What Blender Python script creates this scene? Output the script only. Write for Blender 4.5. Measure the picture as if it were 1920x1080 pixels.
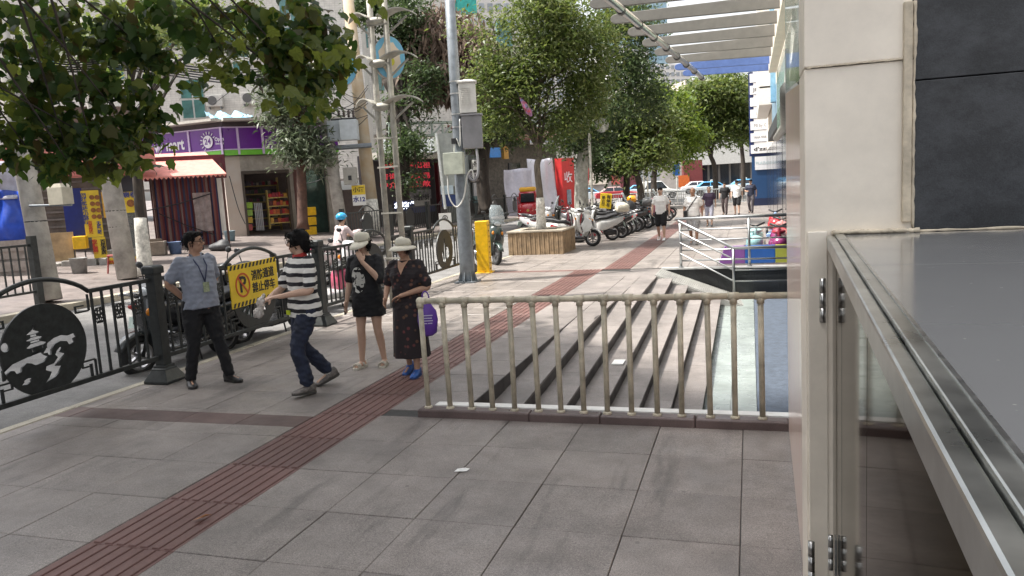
import bpy, bmesh, math, random
import numpy as np
from mathutils import Vector, Matrix
for o in list(bpy.data.objects): bpy.data.objects.remove(o)
sc = bpy.context.scene
COL = sc.collection
PI = math.pi
R_ = math.radians
random.seed(7)
RNG = np.random.default_rng(7)

# ------------------------------------------------------------------ camera
FPX = 1429.51
EYE = Vector((0.0, 0.0, 2.015))
ROT = Matrix(((0.9539825, 0.0153753, 0.2994678), (0.2943764, 0.1421351, -0.9450609), (-0.0570954, 0.9897279, 0.1310683)))
cam = bpy.data.cameras.new('camera')
cam.lens = 26.803; cam.sensor_width = 36.0; cam.clip_start = 0.05; cam.clip_end = 2500
cam_ob = bpy.data.objects.new('camera', cam); COL.objects.link(cam_ob)
cam_ob.matrix_world = Matrix.Translation(EYE) @ ROT.to_4x4()
sc.camera = cam_ob
# ------------------------------------------------------------------ sky, sun, exposure
SUN_AZ = Vector((-0.93, -0.37))            # horizontal direction towards the sun
SUN_EL = R_(62)
world = bpy.data.worlds.new('World'); sc.world = world; world.use_nodes = True
wn = world.node_tree; wn.nodes.clear()
wo = wn.nodes.new('ShaderNodeOutputWorld'); wb = wn.nodes.new('ShaderNodeBackground'); ws = wn.nodes.new('ShaderNodeTexSky')
ws.sky_type = 'NISHITA'; ws.sun_disc = False; ws.sun_elevation = SUN_EL
ws.sun_rotation = math.atan2(SUN_AZ.x, SUN_AZ.y)
ws.air_density = 1.0; ws.dust_density = 4.0; ws.ozone_density = 1.0
wb.inputs[1].default_value = 0.135
hz = wn.nodes.new('ShaderNodeHueSaturation'); hz.inputs['Saturation'].default_value = 0.22   # bright hazy summer sky
wn.links.new(ws.outputs[0], hz.inputs['Color']); wn.links.new(hz.outputs[0], wb.inputs[0]); wn.links.new(wb.outputs[0], wo.inputs[0])
sun = bpy.data.lights.new('sun', 'SUN'); sun.energy = 3.2; sun.angle = R_(1.3); sun.color = (1.0, 0.95, 0.87)
sun_ob = bpy.data.objects.new('sun', sun); COL.objects.link(sun_ob)
sd = Vector((SUN_AZ.x * math.cos(SUN_EL), SUN_AZ.y * math.cos(SUN_EL), math.sin(SUN_EL)))
sun_ob.rotation_euler = (-sd).to_track_quat('-Z', 'Y').to_euler(); sun_ob.location = sd * 60
sc.view_settings.view_transform = 'Standard'; sc.view_settings.look = 'None'
sc.view_settings.exposure = 1.42; sc.view_settings.gamma = 1.0; sc.view_settings.use_curve_mapping = False
sc.cycles.max_bounces = 5; sc.cycles.diffuse_bounces = 3; sc.cycles.glossy_bounces = 3; sc.cycles.transmission_bounces = 4; sc.cycles.transparent_max_bounces = 8
sc.cycles.use_denoising = True

def pt(u, v, d):
    """surveyed point: sight line (u, v) of the photograph at depth d metres"""
    return EYE + ROT @ Vector(((u - 960) / FPX, -(v - 540) / FPX, -1.0)) * d

# ------------------------------------------------------------------ materials
MATS = {}
def mat(name, c, rough=0.6, metal=0.0, var=0.12, scale=6.0, bump=0.0, bscale=40.0, rand=0.0, spec=0.5, emit=0.0, alpha=1.0, trans=0.0, detail=4.0, c2=None, coat=0.0, stretch=None):
    if name in MATS: return MATS[name]
    m = bpy.data.materials.new(name); m.use_nodes = True; MATS[name] = m
    nt = m.node_tree; N = nt.nodes; L = nt.links
    b = N['Principled BSDF']
    b.inputs['Roughness'].default_value = rough; b.inputs['Metallic'].default_value = metal
    b.inputs['Specular IOR Level'].default_value = spec
    if coat: b.inputs['Coat Weight'].default_value = coat; b.inputs['Coat Roughness'].default_value = 0.08
    if alpha < 1: b.inputs['Alpha'].default_value = alpha
    if trans: b.inputs['Transmission Weight'].default_value = trans
    col = (c[0], c[1], c[2], 1)
    b.inputs['Base Color'].default_value = col
    if emit:
        b.inputs['Emission Color'].default_value = col; b.inputs['Emission Strength'].default_value = emit
    if var or bump or rand:
        tc = N.new('ShaderNodeTexCoord')
        vec = tc.outputs['Object']
        if stretch:
            mp = N.new('ShaderNodeMapping'); mp.inputs['Scale'].default_value = stretch; L.new(vec, mp.inputs[0]); vec = mp.outputs[0]
        if var:
            n = N.new('ShaderNodeTexNoise'); n.inputs['Scale'].default_value = scale; n.inputs['Detail'].default_value = detail; n.inputs['Roughness'].default_value = 0.65
            L.new(vec, n.inputs['Vector'])
            r = N.new('ShaderNodeValToRGB'); r.color_ramp.elements[0].position = 0.3; r.color_ramp.elements[1].position = 0.72
            lo = tuple(x * (1 - var * 1.6) for x in c) + (1,)
            hi = tuple(min(1, x * (1 + var)) for x in (c2 or c)) + (1,)
            if c2: lo = col; hi = tuple(c2) + (1,)
            r.color_ramp.elements[0].color = lo; r.color_ramp.elements[1].color = hi
            L.new(n.outputs['Fac'], r.inputs[0]); out = r.outputs[0]
            if rand:
                oi = N.new('ShaderNodeObjectInfo'); mr = N.new('ShaderNodeMapRange')
                mr.inputs[3].default_value = 1 - rand; mr.inputs[4].default_value = 1 + rand
                L.new(oi.outputs['Random'], mr.inputs[0])
                mx = N.new('ShaderNodeMix'); mx.data_type = 'RGBA'; mx.blend_type = 'MULTIPLY'; mx.inputs[0].default_value = 1
                L.new(out, mx.inputs[6]); L.new(mr.outputs[0], mx.inputs[7]); out = mx.outputs[2]
            L.new(out, b.inputs['Base Color'])
            if rough > 0.15:
                rr = N.new('ShaderNodeMapRange'); rr.inputs[3].default_value = max(0, rough - 0.1); rr.inputs[4].default_value = min(1, rough + 0.1)
                L.new(n.outputs['Fac'], rr.inputs[0]); L.new(rr.outputs[0], b.inputs['Roughness'])
        if bump:
            n2 = N.new('ShaderNodeTexNoise'); n2.inputs['Scale'].default_value = bscale; n2.inputs['Detail'].default_value = 3
            L.new(vec, n2.inputs['Vector'])
            bp = N.new('ShaderNodeBump'); bp.inputs['Strength'].default_value = bump; bp.inputs['Distance'].default_value = 0.02
            L.new(n2.outputs['Fac'], bp.inputs['Height']); L.new(bp.outputs[0], b.inputs['Normal'])
    return m

def leafmat(name, cols, trans=0.35, rough=0.45):
    if name in MATS: return MATS[name]
    m = bpy.data.materials.new(name); m.use_nodes = True; MATS[name] = m
    nt = m.node_tree; N = nt.nodes; L = nt.links; b = N['Principled BSDF']; out = N['Material Output']
    g = N.new('ShaderNodeNewGeometry'); r = N.new('ShaderNodeValToRGB')
    els = r.color_ramp.elements
    while len(els) < len(cols): els.new(0.5)
    for i, c in enumerate(cols):
        els[i].position = i / max(1, len(cols) - 1); els[i].color = tuple(c) + (1,)
    L.new(g.outputs['Random Per Island'], r.inputs[0])
    L.new(r.outputs[0], b.inputs['Base Color']); b.inputs['Roughness'].default_value = rough; b.inputs['Specular IOR Level'].default_value = 0.4
    t = N.new('ShaderNodeBsdfTranslucent'); mx = N.new('ShaderNodeMixShader'); mx.inputs[0].default_value = trans
    hs = N.new('ShaderNodeHueSaturation'); hs.inputs['Saturation'].default_value = 1.1; hs.inputs['Value'].default_value = 1.6; hs.inputs['Hue'].default_value = 0.485
    L.new(r.outputs[0], hs.inputs['Color']); L.new(hs.outputs[0], t.inputs[0])
    L.new(b.outputs[0], mx.inputs[1]); L.new(t.outputs[0], mx.inputs[2]); L.new(mx.outputs[0], out.inputs[0])
    return m

# ------------------------------------------------------------------ object helpers
def tag(o, label=None, cat=None, group=None, kind=None):
    if label: o['label'] = label
    if cat: o['category'] = cat
    if group: o['group'] = group
    if kind: o['kind'] = kind
    return o
def empty(name, loc=(0, 0, 0), rz=0.0, label=None, cat=None, group=None):
    o = bpy.data.objects.new(name, None); COL.objects.link(o); o.empty_display_size = 0.2
    o.location = loc; o.rotation_euler = (0, 0, rz)
    return tag(o, label, cat, group)
def linkmesh(name, me, m, parent=None, smooth=False):
    o = bpy.data.objects.new(name, me); COL.objects.link(o)
    if m is not None and not me.materials: me.materials.append(m)
    if parent is not None: o.parent = parent
    return o
def root_loc(o):
    while o.parent is not None: o = o.parent
    return o.location
class MB:
    """collects shapes and builds them as ONE mesh object"""
    def __init__(s, M=None): s.v = []; s.f = []; s.M = M
    def add(s, vs, fs):
        n = len(s.v)
        if s.M is not None: vs = [s.M @ Vector(p) for p in vs]
        s.v += [tuple(p) for p in vs]; s.f += [tuple(i + n for i in f) for f in fs]; return s
    def box(s, c, d, rz=0.0, M=None):
        hx, hy, hz = d[0] / 2, d[1] / 2, d[2] / 2
        vs = [Vector((x, y, z)) for z in (-hz, hz) for y in (-hy, hy) for x in (-hx, hx)]
        if M is not None: vs = [M @ p for p in vs]
        if rz: q = Matrix.Rotation(rz, 3, 'Z'); vs = [q @ p for p in vs]
        vs = [p + Vector(c) for p in vs]
        return s.add(vs, [(0, 2, 3, 1), (4, 5, 7, 6), (0, 1, 5, 4), (2, 6, 7, 3), (0, 4, 6, 2), (1, 3, 7, 5)])
    def b2(s, a, b):
        return s.box([(a[i] + b[i]) / 2 for i in range(3)], [abs(b[i] - a[i]) for i in range(3)])
    def cbox(s, c, d, ch, rz=0.0):
        """box with chamfered top edges (ch)"""
        hx, hy, hz = d[0] / 2, d[1] / 2, d[2] / 2
        vs = []
        for (z, k) in ((-hz, 0), (hz - ch, 0), (hz, ch)):
            vs += [(-hx + k, -hy + k, z), (hx - k, -hy + k, z), (hx - k, hy - k, z), (-hx + k, hy - k, z)]
        if rz: q = Matrix.Rotation(rz, 3, 'Z'); vs = [tuple(q @ Vector(p)) for p in vs]
        vs = [(p[0] + c[0], p[1] + c[1], p[2] + c[2]) for p in vs]
        fs = [(3, 2, 1, 0), (8, 9, 10, 11)]
        for a in (0, 4):
            for i in range(4): j = (i + 1) % 4; fs.append((a + i, a + j, a + 4 + j, a + 4 + i))
        return s.add(vs, fs)
    def tube(s, pts, r, n=10, cap=True, flat=None):
        pts = [Vector(p) for p in pts]; k = len(pts)
        rs = r if isinstance(r, (list, tuple)) else [r] * k
        vs = []; fs = []; prev = None
        for i, p in enumerate(pts):
            t = (pts[min(i + 1, k - 1)] - pts[max(i - 1, 0)])
            t = t.normalized() if t.length > 1e-9 else Vector((0, 0, 1))
            if prev is None:
                a = Vector((1, 0, 0)) if abs(t.x) < 0.8 else Vector((0, 1, 0)); x = t.cross(a).normalized()
            else:
                x = (prev - t * prev.dot(t)); x = x.normalized() if x.length > 1e-6 else t.orthogonal().normalized()
            prev = x; y = t.cross(x)
            for j in range(n):
                a = 2 * PI * j / n; vs.append(p + (x * math.cos(a) + y * math.sin(a)) * rs[i])
        for i in range(k - 1):
            for j in range(n):
                q = (j + 1) % n; fs.append((i * n + j, i * n + q, (i + 1) * n + q, (i + 1) * n + j))
        if cap: fs.append(tuple(range(n))[::-1]); fs.append(tuple((k - 1) * n + j for j in range(n)))
        return s.add(vs, fs)
    def lathe(s, prof, n=20, c=(0, 0, 0), axis='Z', sx=1, sy=1, closed=False):
        vs = []; fs = []
        for (r, z) in prof:
            for j in range(n):
                a = 2 * PI * j / n; p = (r * math.cos(a) * sx, r * math.sin(a) * sy, z)
                if axis == 'Y': p = (p[0], p[2], p[1])
                if axis == 'X': p = (p[2], p[0], p[1])
                vs.append((p[0] + c[0], p[1] + c[1], p[2] + c[2]))
        k = len(prof)
        for i in range(k if closed else k - 1):
            i2 = (i + 1) % k
            for j in range(n):
                q = (j + 1) % n; fs.append((i * n + j, i * n + q, i2 * n + q, i2 * n + j))
        if not closed: fs.append(tuple(range(n))[::-1]); fs.append(tuple((k - 1) * n + j for j in range(n)))
        return s.add(vs, fs)
    def loft(s, rings, cap=True):
        n = len(rings[0]); vs = [p for r in rings for p in r]; fs = []
        for i in range(len(rings) - 1):
            for j in range(n):
                q = (j + 1) % n; fs.append((i * n + j, i * n + q, (i + 1) * n + q, (i + 1) * n + j))
        if cap: fs.append(tuple(range(n))[::-1]); fs.append(tuple((len(rings) - 1) * n + j for j in range(n)))
        return s.add(vs, fs)
    def ell(s, c, r, n=14, m=8, M=None):
        vs = []; fs = []
        for i in range(m + 1):
            t = PI * i / m
            for j in range(n):
                a = 2 * PI * j / n; p = Vector((r[0] * math.sin(t) * math.cos(a), r[1] * math.sin(t) * math.sin(a), -r[2] * math.cos(t)))
                if M is not None: p = M @ p
                vs.append(p + Vector(c))
        for i in range(m):
            for j in range(n):
                q = (j + 1) % n; fs.append((i * n + j, i * n + q, (i + 1) * n + q, (i + 1) * n + j))
        return s.add(vs, fs)
    def prism(s, poly, a, b, plane='XZ'):
        """2-D outline extruded between a and b along the third axis"""
        def P(q, h):
            return {'XZ': (q[0], h, q[1]), 'YZ': (h, q[0], q[1]), 'XY': (q[0], q[1], h)}[plane]
        n = len(poly); vs = [P(q, a) for q in poly] + [P(q, b) for q in poly]
        fs = [tuple(range(n)), tuple(range(2 * n - 1, n - 1, -1))]
        for i in range(n): j = (i + 1) % n; fs.append((i, i + n, j + n, j))
        return s.add(vs, fs)
    def quad(s, a, b, c, d): return s.add([a, b, c, d], [(0, 1, 2, 3)])
    def mesh(s, name='m', smooth=False, off=None):
        me = bpy.data.meshes.new(name)
        v = s.v
        if off is not None: v = [(p[0] - off[0], p[1] - off[1], p[2] - off[2]) for p in v]
        me.from_pydata(v, [], s.f)
        bm = bmesh.new(); bm.from_mesh(me); bmesh.ops.recalc_face_normals(bm, faces=bm.faces); bm.to_mesh(me); bm.free()
        if smooth: me.polygons.foreach_set('use_smooth', [True] * len(me.polygons))
        return me
    def build(s, name, m, parent=None, smooth=False, local=False, bevel=0.0):
        off = None
        if parent is not None and not local: off = root_loc(parent)
        o = linkmesh(name, s.mesh(name, smooth, off), m, parent)
        if bevel:
            b = o.modifiers.new('b', 'BEVEL'); b.width = bevel; b.segments = 2; b.limit_method = 'ANGLE'; b.angle_limit = R_(40)
        if smooth == 'auto' or (smooth and bevel): pass
        return o
def shade_auto(o, ang=35):
    me = o.data
    me.polygons.foreach_set('use_smooth', [True] * len(me.polygons))
    bm = bmesh.new(); bm.from_mesh(me)
    for e in bm.edges:
        if len(e.link_faces) == 2 and e.calc_face_angle(0) > R_(ang): e.smooth = False
    bm.to_mesh(me); bm.free(); return o

TMP = bpy.data.scenes.new('workbench')   # empty side scene where modifiers and text are evaluated; removed at the end
def evaluated(o):
    vl = TMP.view_layers[0]; vl.update(); dg = vl.depsgraph
    me = bpy.data.meshes.new_from_object(o.evaluated_get(dg), preserve_all_data_layers=False, depsgraph=dg)
    return me
def remesh(mb, vox, smooth=3, name='m'):
    me = mb.mesh(name); o = bpy.data.objects.new('tmp', me); TMP.collection.objects.link(o)
    r = o.modifiers.new('r', 'REMESH'); r.mode = 'VOXEL'; r.voxel_size = vox; r.use_smooth_shade = True
    if smooth:
        q = o.modifiers.new('s', 'SMOOTH'); q.iterations = smooth; q.factor = 0.5
    out = evaluated(o); bpy.data.objects.remove(o); bpy.data.meshes.remove(me)
    out.polygons.foreach_set('use_smooth', [True] * len(out.polygons)); out.name = name
    return out
def text_mesh(s, size, bold=0.0, extrude=0.002, align='CENTER', spacing=1.0, res=2, lines=1.0):
    cu = bpy.data.curves.new('t', 'FONT'); cu.body = s; cu.size = size; cu.offset = bold * size; cu.extrude = extrude
    cu.align_x = align; cu.align_y = 'CENTER'; cu.resolution_u = res; cu.space_character = spacing; cu.space_line = lines
    o = bpy.data.objects.new('t', cu); TMP.collection.objects.link(o); me = evaluated(o)
    bpy.data.objects.remove(o); bpy.data.curves.remove(cu); return me
def letters(s, size, m, M, parent, bold=0.0, name='lettering', fitw=None, **k):
    """lettering lying in the XZ plane of the frame M (reads along +X, faces -Y); fitw scales it to that width"""
    me = text_mesh(s, size, bold, **k)
    T = M @ Matrix.Rotation(PI / 2, 4, 'X')
    if fitw and len(me.vertices):
        xs = [v.co.x for v in me.vertices]; w = max(xs) - min(xs)
        T = T @ Matrix.Diagonal((fitw / max(w, 1e-6), 1, 1, 1))
    me.transform(T); off = root_loc(parent) if parent else Vector()
    if parent is not None and not k.get('local'): me.transform(Matrix.Translation(-Vector(off)))
    return linkmesh(name, me, m, parent)
def curve_plate(loops, thick, M=None):
    """flat plate from closed 2-D outlines (inner ones become holes); lies in XZ of M"""
    cu = bpy.data.curves.new('p', 'CURVE'); cu.dimensions = '2D'; cu.fill_mode = 'BOTH'; cu.extrude = thick / 2
    for lp in loops:
        sp = cu.splines.new('POLY'); sp.points.add(len(lp) - 1); sp.use_cyclic_u = True
        for i, q in enumerate(lp): sp.points[i].co = (q[0], q[1], 0, 1)
    o = bpy.data.objects.new('p', cu); TMP.collection.objects.link(o); me = evaluated(o)
    bpy.data.objects.remove(o); bpy.data.curves.remove(cu)
    me.transform(Matrix.Rotation(PI / 2, 4, 'X'))
    if M is not None: me.transform(M)
    return me
def circ(cx, cz, rx, rz=None, n=32): rz = rz or rx; return [(cx + rx * math.cos(2 * PI * i / n), cz + rz * math.sin(2 * PI * i / n)) for i in range(n)]
def catmull(pts, k=6):
    out = []; n = len(pts)
    for i in range(n - 1):
        p0, p1, p2, p3 = (Vector(pts[max(i - 1, 0)]), Vector(pts[i]), Vector(pts[i + 1]), Vector(pts[min(i + 2, n - 1)]))
        for j in range(k):
            t = j / k; out.append(0.5 * ((2 * p1) + (p2 - p0) * t + (2 * p0 - 5 * p1 + 4 * p2 - p3) * t * t + (3 * p1 - p0 - 3 * p2 + p3) * t ** 3))
    out.append(Vector(pts[-1])); return out

class Frame:
    """vertical plane through two surveyed columns; local x along it, y into it, z up"""
    def __init__(s, u1, d1, u2, d2, v=350, z0=0.0):
        a = pt(u1, v, d1); b = pt(u2, v, d2); a.z = b.z = z0
        s.o = a; s.len = (b - a).length; s.x = (b - a).normalized(); s.y = Vector((0, 0, 1)).cross(s.x)
        s.rz = math.atan2(s.x.y, s.x.x)
        s.M = Matrix.Translation(a) @ Matrix.Rotation(s.rz, 4, 'Z')
        s.z0 = z0
    def q(s, u, v):
        d = pt(u, v, 1.0) - EYE; t = (s.o - EYE).dot(s.y) / d.dot(s.y); p = EYE + d * t
        return ((p - s.o).dot(s.x), p.z - s.z0)
    def w(s, x, y, z): return s.M @ Vector((x, y, z))
    def T(s, x, y, z): return s.M @ Matrix.Translation((x, y, z))

def leaf_cloud(blobs, size, shape='long', clump=.28, per=26, seed=0, droop=.3, outer=False, spread=(.6, 1.25)):
    """leaf faces in clumps spread through ellipsoids; returns a mesh"""
    r = np.random.default_rng(seed); V = []; 
    for (c, rad, n) in blobs:
        k = max(4, int(n / per)); d = r.normal(0, 1, (k, 3)); d /= np.linalg.norm(d, axis=1)[:, None]
        rr = r.uniform(.25, 1, (k, 1)) ** .45 if not outer else np.ones((k, 1))
        cc = np.array(c) + d * rr * np.array(rad)
        idx = r.integers(0, k, n); P = cc[idx] + r.normal(0, 1, (n, 3)) * clump * np.array([1, 1, .7]); V.append(P)
    P = np.concatenate(V); n = len(P)
    a = r.uniform(0, 2 * PI, n); el = r.normal(-droop, .5, n)
    D = np.stack([np.cos(a) * np.cos(el), np.sin(a) * np.cos(el), np.sin(el)], 1)
    U = r.normal(0, .55, (n, 3)) + np.array([0, 0, 1]); S = np.cross(D, U); S /= np.linalg.norm(S, axis=1)[:, None]; Nn = np.cross(S, D)
    L = size * r.uniform(spread[0], spread[1], n)[:, None]
    if shape == 'long': prof = [(0, 0, 0), (.35, .20, .06), (1, 0, -.06), (.35, -.20, .06)]
    elif shape == 'slim': prof = [(0, 0, 0), (.4, .11, .04), (1, 0, -.10), (.4, -.11, .04)]
    elif shape == 'round': prof = [(0, 0, 0), (.22, .36, .06), (.62, .34, .04), (1, 0, -.05), (.62, -.34, .04), (.22, -.36, .06)]
    elif shape == 'lobed': prof = [(0, 0, 0), (-.05, .24, .02), (.14, .40, .0), (.40, .34, .05), (.56, .38, -.02), (.72, .19, .03), (1, 0, -.10), (.72, -.19, .03), (.56, -.38, -.02), (.40, -.34, .05), (.14, -.40, .0), (-.05, -.24, .02)]
    m = len(prof); VV = np.empty((n, m, 3))
    for j, (t, w, h) in enumerate(prof): VV[:, j] = P + D * L * t + S * L * w + Nn * L * h
    me = bpy.data.meshes.new('leaves'); me.vertices.add(n * m); me.vertices.foreach_set('co', VV.reshape(-1)); me.loops.add(n * m); me.loops.foreach_set('vertex_index', np.arange(n * m, dtype=np.int32))
    me.polygons.add(n); me.polygons.foreach_set('loop_start', np.arange(0, n * m, m, dtype=np.int32)); me.update(); me.validate(); return me, P
# ================================================================== SETTING: ground, road, pavement
def stone(name, c, speck=0.35, rough=0.55, rand=0.07, dirt=0.25, streak=0.0, bump=0.15, spots=False):
    if name in MATS: return MATS[name]
    m = bpy.data.materials.new(name); m.use_nodes = True; MATS[name] = m
    nt = m.node_tree; N = nt.nodes; L = nt.links; b = N['Principled BSDF']
    g = N.new('ShaderNodeNewGeometry'); pos = g.outputs['Position']
    def noise(scale, det=4, vec=pos, rgh=0.6):
        n = N.new('ShaderNodeTexNoise'); n.inputs['Scale'].default_value = scale; n.inputs['Detail'].default_value = det; n.inputs['Roughness'].default_value = rgh
        L.new(vec, n.inputs['Vector']); return n.outputs['Fac']
    def rng(f, a, b_, lo, hi):
        r = N.new('ShaderNodeMapRange'); r.inputs[1].default_value = a; r.inputs[2].default_value = b_; r.inputs[3].default_value = lo; r.inputs[4].default_value = hi
        L.new(f, r.inputs[0]); return r.outputs[0]
    def mul(a, b_):
        x = N.new('ShaderNodeMath'); x.operation = 'MULTIPLY'; L.new(a, x.inputs[0]); L.new(b_, x.inputs[1]); return x.outputs[0]
    f = rng(noise(210, 2), 0.3, 0.7, 1 - speck, 1 + speck)
    f = mul(f, rng(noise(75, 4, rgh=.8), 0.32, 0.68, 1 - speck * 0.6, 1 + speck * 0.6))
    f = mul(f, rng(noise(1.1, 6, rgh=0.7), 0.35, 0.62, 1 - dirt, 1.05))
    f = mul(f, rng(noise(5.0, 5, rgh=0.7), 0.3, 0.7, 1 - dirt * 0.4, 1 + dirt * 0.25))
    if spots:
        v = N.new('ShaderNodeTexVoronoi'); v.inputs['Scale'].default_value = 3.1; L.new(pos, v.inputs['Vector'])
        f = mul(f, rng(v.outputs['Distance'], 0.035, 0.06, 0.62, 1.0))
        v = N.new('ShaderNodeTexVoronoi'); v.inputs['Scale'].default_value = 9; L.new(pos, v.inputs['Vector'])
        f = mul(f, rng(v.outputs['Distance'], 0.03, 0.06, 1.25, 1.0))
    if streak:
        mp = N.new('ShaderNodeMapping'); mp.inputs['Scale'].default_value = (3.2, 0.42, 1); mp.inputs['Rotation'].default_value = (0, 0, 0.2); L.new(pos, mp.inputs[0])
        f = mul(f, rng(noise(1.0, 5, mp.outputs[0], 0.65), 0.56, 0.70, 1.0, 1 - streak))
    if rand:
        oi = N.new('ShaderNodeObjectInfo'); f = mul(f, rng(oi.outputs['Random'], 0, 1, 1 - rand, 1 + rand))
    mx = N.new('ShaderNodeMix'); mx.data_type = 'RGBA'; mx.blend_type = 'MULTIPLY'; mx.inputs[0].default_value = 1
    mx.inputs[6].default_value = tuple(c) + (1,); L.new(f, mx.inputs[7]); L.new(mx.outputs[2], b.inputs['Base Color'])
    L.new(rng(noise(2.3, 5), 0.3, 0.7, rough - 0.15, rough + 0.15), b.inputs['Roughness'])
    bp = N.new('ShaderNodeBump'); bp.inputs['Strength'].default_value = bump; bp.inputs['Distance'].default_value = 0.004
    L.new(noise(150, 2), bp.inputs['Height']); L.new(bp.outputs[0], b.inputs['Normal'])
    return m
GRANITE = stone('granite paving', (0.232, 0.205, 0.188), streak=0.5, speck=0.5, rough=0.46, spots=True, dirt=0.33, rand=0.1)
GRANITE2 = stone('granite steps', (0.225, 0.20, 0.188), dirt=0.35, spots=True)
BANDM = stone('brown band stone', (0.11, 0.071, 0.063), speck=0.2, dirt=0.35, rand=0.1)
REDTILE = stone('red tactile stone', (0.135, 0.070, 0.061), speck=0.2, dirt=0.2, rough=0.55, rand=0.1)
GROUT = stone('dark joint grit', (0.035, 0.034, 0.032), rand=0)
ASPH = stone('asphalt', (0.20, 0.195, 0.19), speck=0.4, dirt=0.35, rough=0.85, rand=0, bump=0.5)
KERBM = stone('kerb stone', (0.42, 0.38, 0.30), dirt=0.4, rand=0)
DARKG = stone('dark granite', (0.12, 0.085, 0.08), speck=0.25, dirt=0.35, rough=0.4, rand=0)
FARP = stone('far paving', (0.20, 0.168, 0.155), speck=0.2, dirt=0.45, rand=0, spots=True)
CONC = mat('concrete', (0.33, 0.32, 0.30), 0.85, var=0.25, scale=3, bump=0.3)

# one ground sheet to the horizon, left open round the sunken court
g = MB()
ZG = -0.16
xs = [-600, -7.0, -2.45, 3.0, 600]; ys = [-300, 6.32, 17.25, 1500]
for i in range(4):
    for j in range(3):
        if i == 2 and j == 1: continue
        z = ZG if not (i == 0) else ZG - 0.05
        g.quad((xs[i], ys[j], z), (xs[i + 1], ys[j], z), (xs[i + 1], ys[j + 1], z), (xs[i], ys[j + 1], z))
tag(g.build('ground', FARP), kind='structure')
# road, rising gently to the far kerb
RZ = lambda x: -0.09 + (-6.75 - x) * 0.065
g = MB()
for (a, b) in ((-6.75, -8.4), (-8.4, -10.2), (-10.2, -11.9)):
    for j in range(-2, 15): g.quad((b, j * 6, RZ(b)), (a, j * 6, RZ(a)), (a, j * 6 + 6, RZ(a)), (b, j * 6 + 6, RZ(b)))
road = tag(g.build('road', ASPH), kind='structure')
g = MB(); g.quad((-60, 74, 0.02), (60, 74, 0.02), (60, 98, 0.02), (-60, 98, 0.02)); tag(g.build('cross_road', ASPH), kind='structure')
# far pavement, on the slope up to the shops
g = MB(); FZ = lambda x: 0.36 + max(0.0, -12.1 - x) * 0.05
for j in range(-2, 12):
    for (a, b) in ((-12.1, -16), (-16, -22), (-22, -60)): g.quad((b, j * 6, FZ(b)), (a, j * 6, FZ(a)), (a, j * 6 + 6, FZ(a)), (b, j * 6 + 6, FZ(b)))
far_pave = tag(g.build('pavement_far', FARP), kind='structure')
g = MB(); g.b2((-12.12, -12, 0.1), (-11.88, 72, 0.365)); tag(g.build('kerb_far', KERBM), kind='structure')
kerb = empty('kerb'); kerb['kind'] = 'structure'
k0 = MB().cbox((0, 0, 0), (0.13, 0.985, 0.2), 0.012).mesh('kerb_stone')
k0.materials.append(KERBM)
for j in range(48):
    o = linkmesh('kerb_stone', k0, None, kerb); o.location = (-6.79 - 0.00 * j, 1.5 + j * 1.0, -0.095 + RNG.uniform(-.004, .004)); o.rotation_euler.z = RNG.uniform(-.006, .006)

# near pavement: bed + single slabs
pav = empty('pavement'); pav['kind'] = 'structure'
g = MB()
for (a, b) in (((-6.73, -4), (-2.60, 80)), ((-2.60, -4), (3, 6.30)), ((-2.60, 17.26), (3, 80))):
    g.b2((a[0], a[1], -0.15), (b[0], b[1], -0.012))
g.build('joint_bed', GROUT, pav)
CX = [-6.72, -6.52, -5.87, -5.21, -4.56, -3.92, -3.28, -2.65, -2.03, -1.38, -0.73, -0.08, 0.57]
RW = 0.668
def slab_mesh(w, l): return MB().cbox((0, 0, -0.03), (w - 0.005, l - 0.005, 0.06), 0.0035).mesh('slab')
SL = {}
def slab(x0, x1, y0, y1, m, name='slab'):
    k = (round(x1 - x0, 3), round(y1 - y0, 3), m.name)
    if k not in SL: SL[k] = slab_mesh(k[0], k[1]); SL[k].materials.append(m)
    o = linkmesh(name, SL[k], None, pav); o.location = ((x0 + x1) / 2, (y0 + y1) / 2, RNG.uniform(-0.0025, 0.002)); o.rotation_euler = (RNG.normal(0, .0012), RNG.normal(0, .0012), RNG.normal(0, .0015))
tact = MB(); tact.cbox((0, 0, -0.033), (0.633, 0.661, 0.056), 0.003)
for i in range(7): tact.cbox((-0.264 + i * 0.088, 0, -0.002), (0.052, 0.645, 0.011), 0.004)
tact = tact.mesh('tactile_slab'); tact.materials.append(REDTILE)
rest = MB(); resttact = MB()
redrow = (5.70, 5.96)          # narrow red band across
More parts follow.
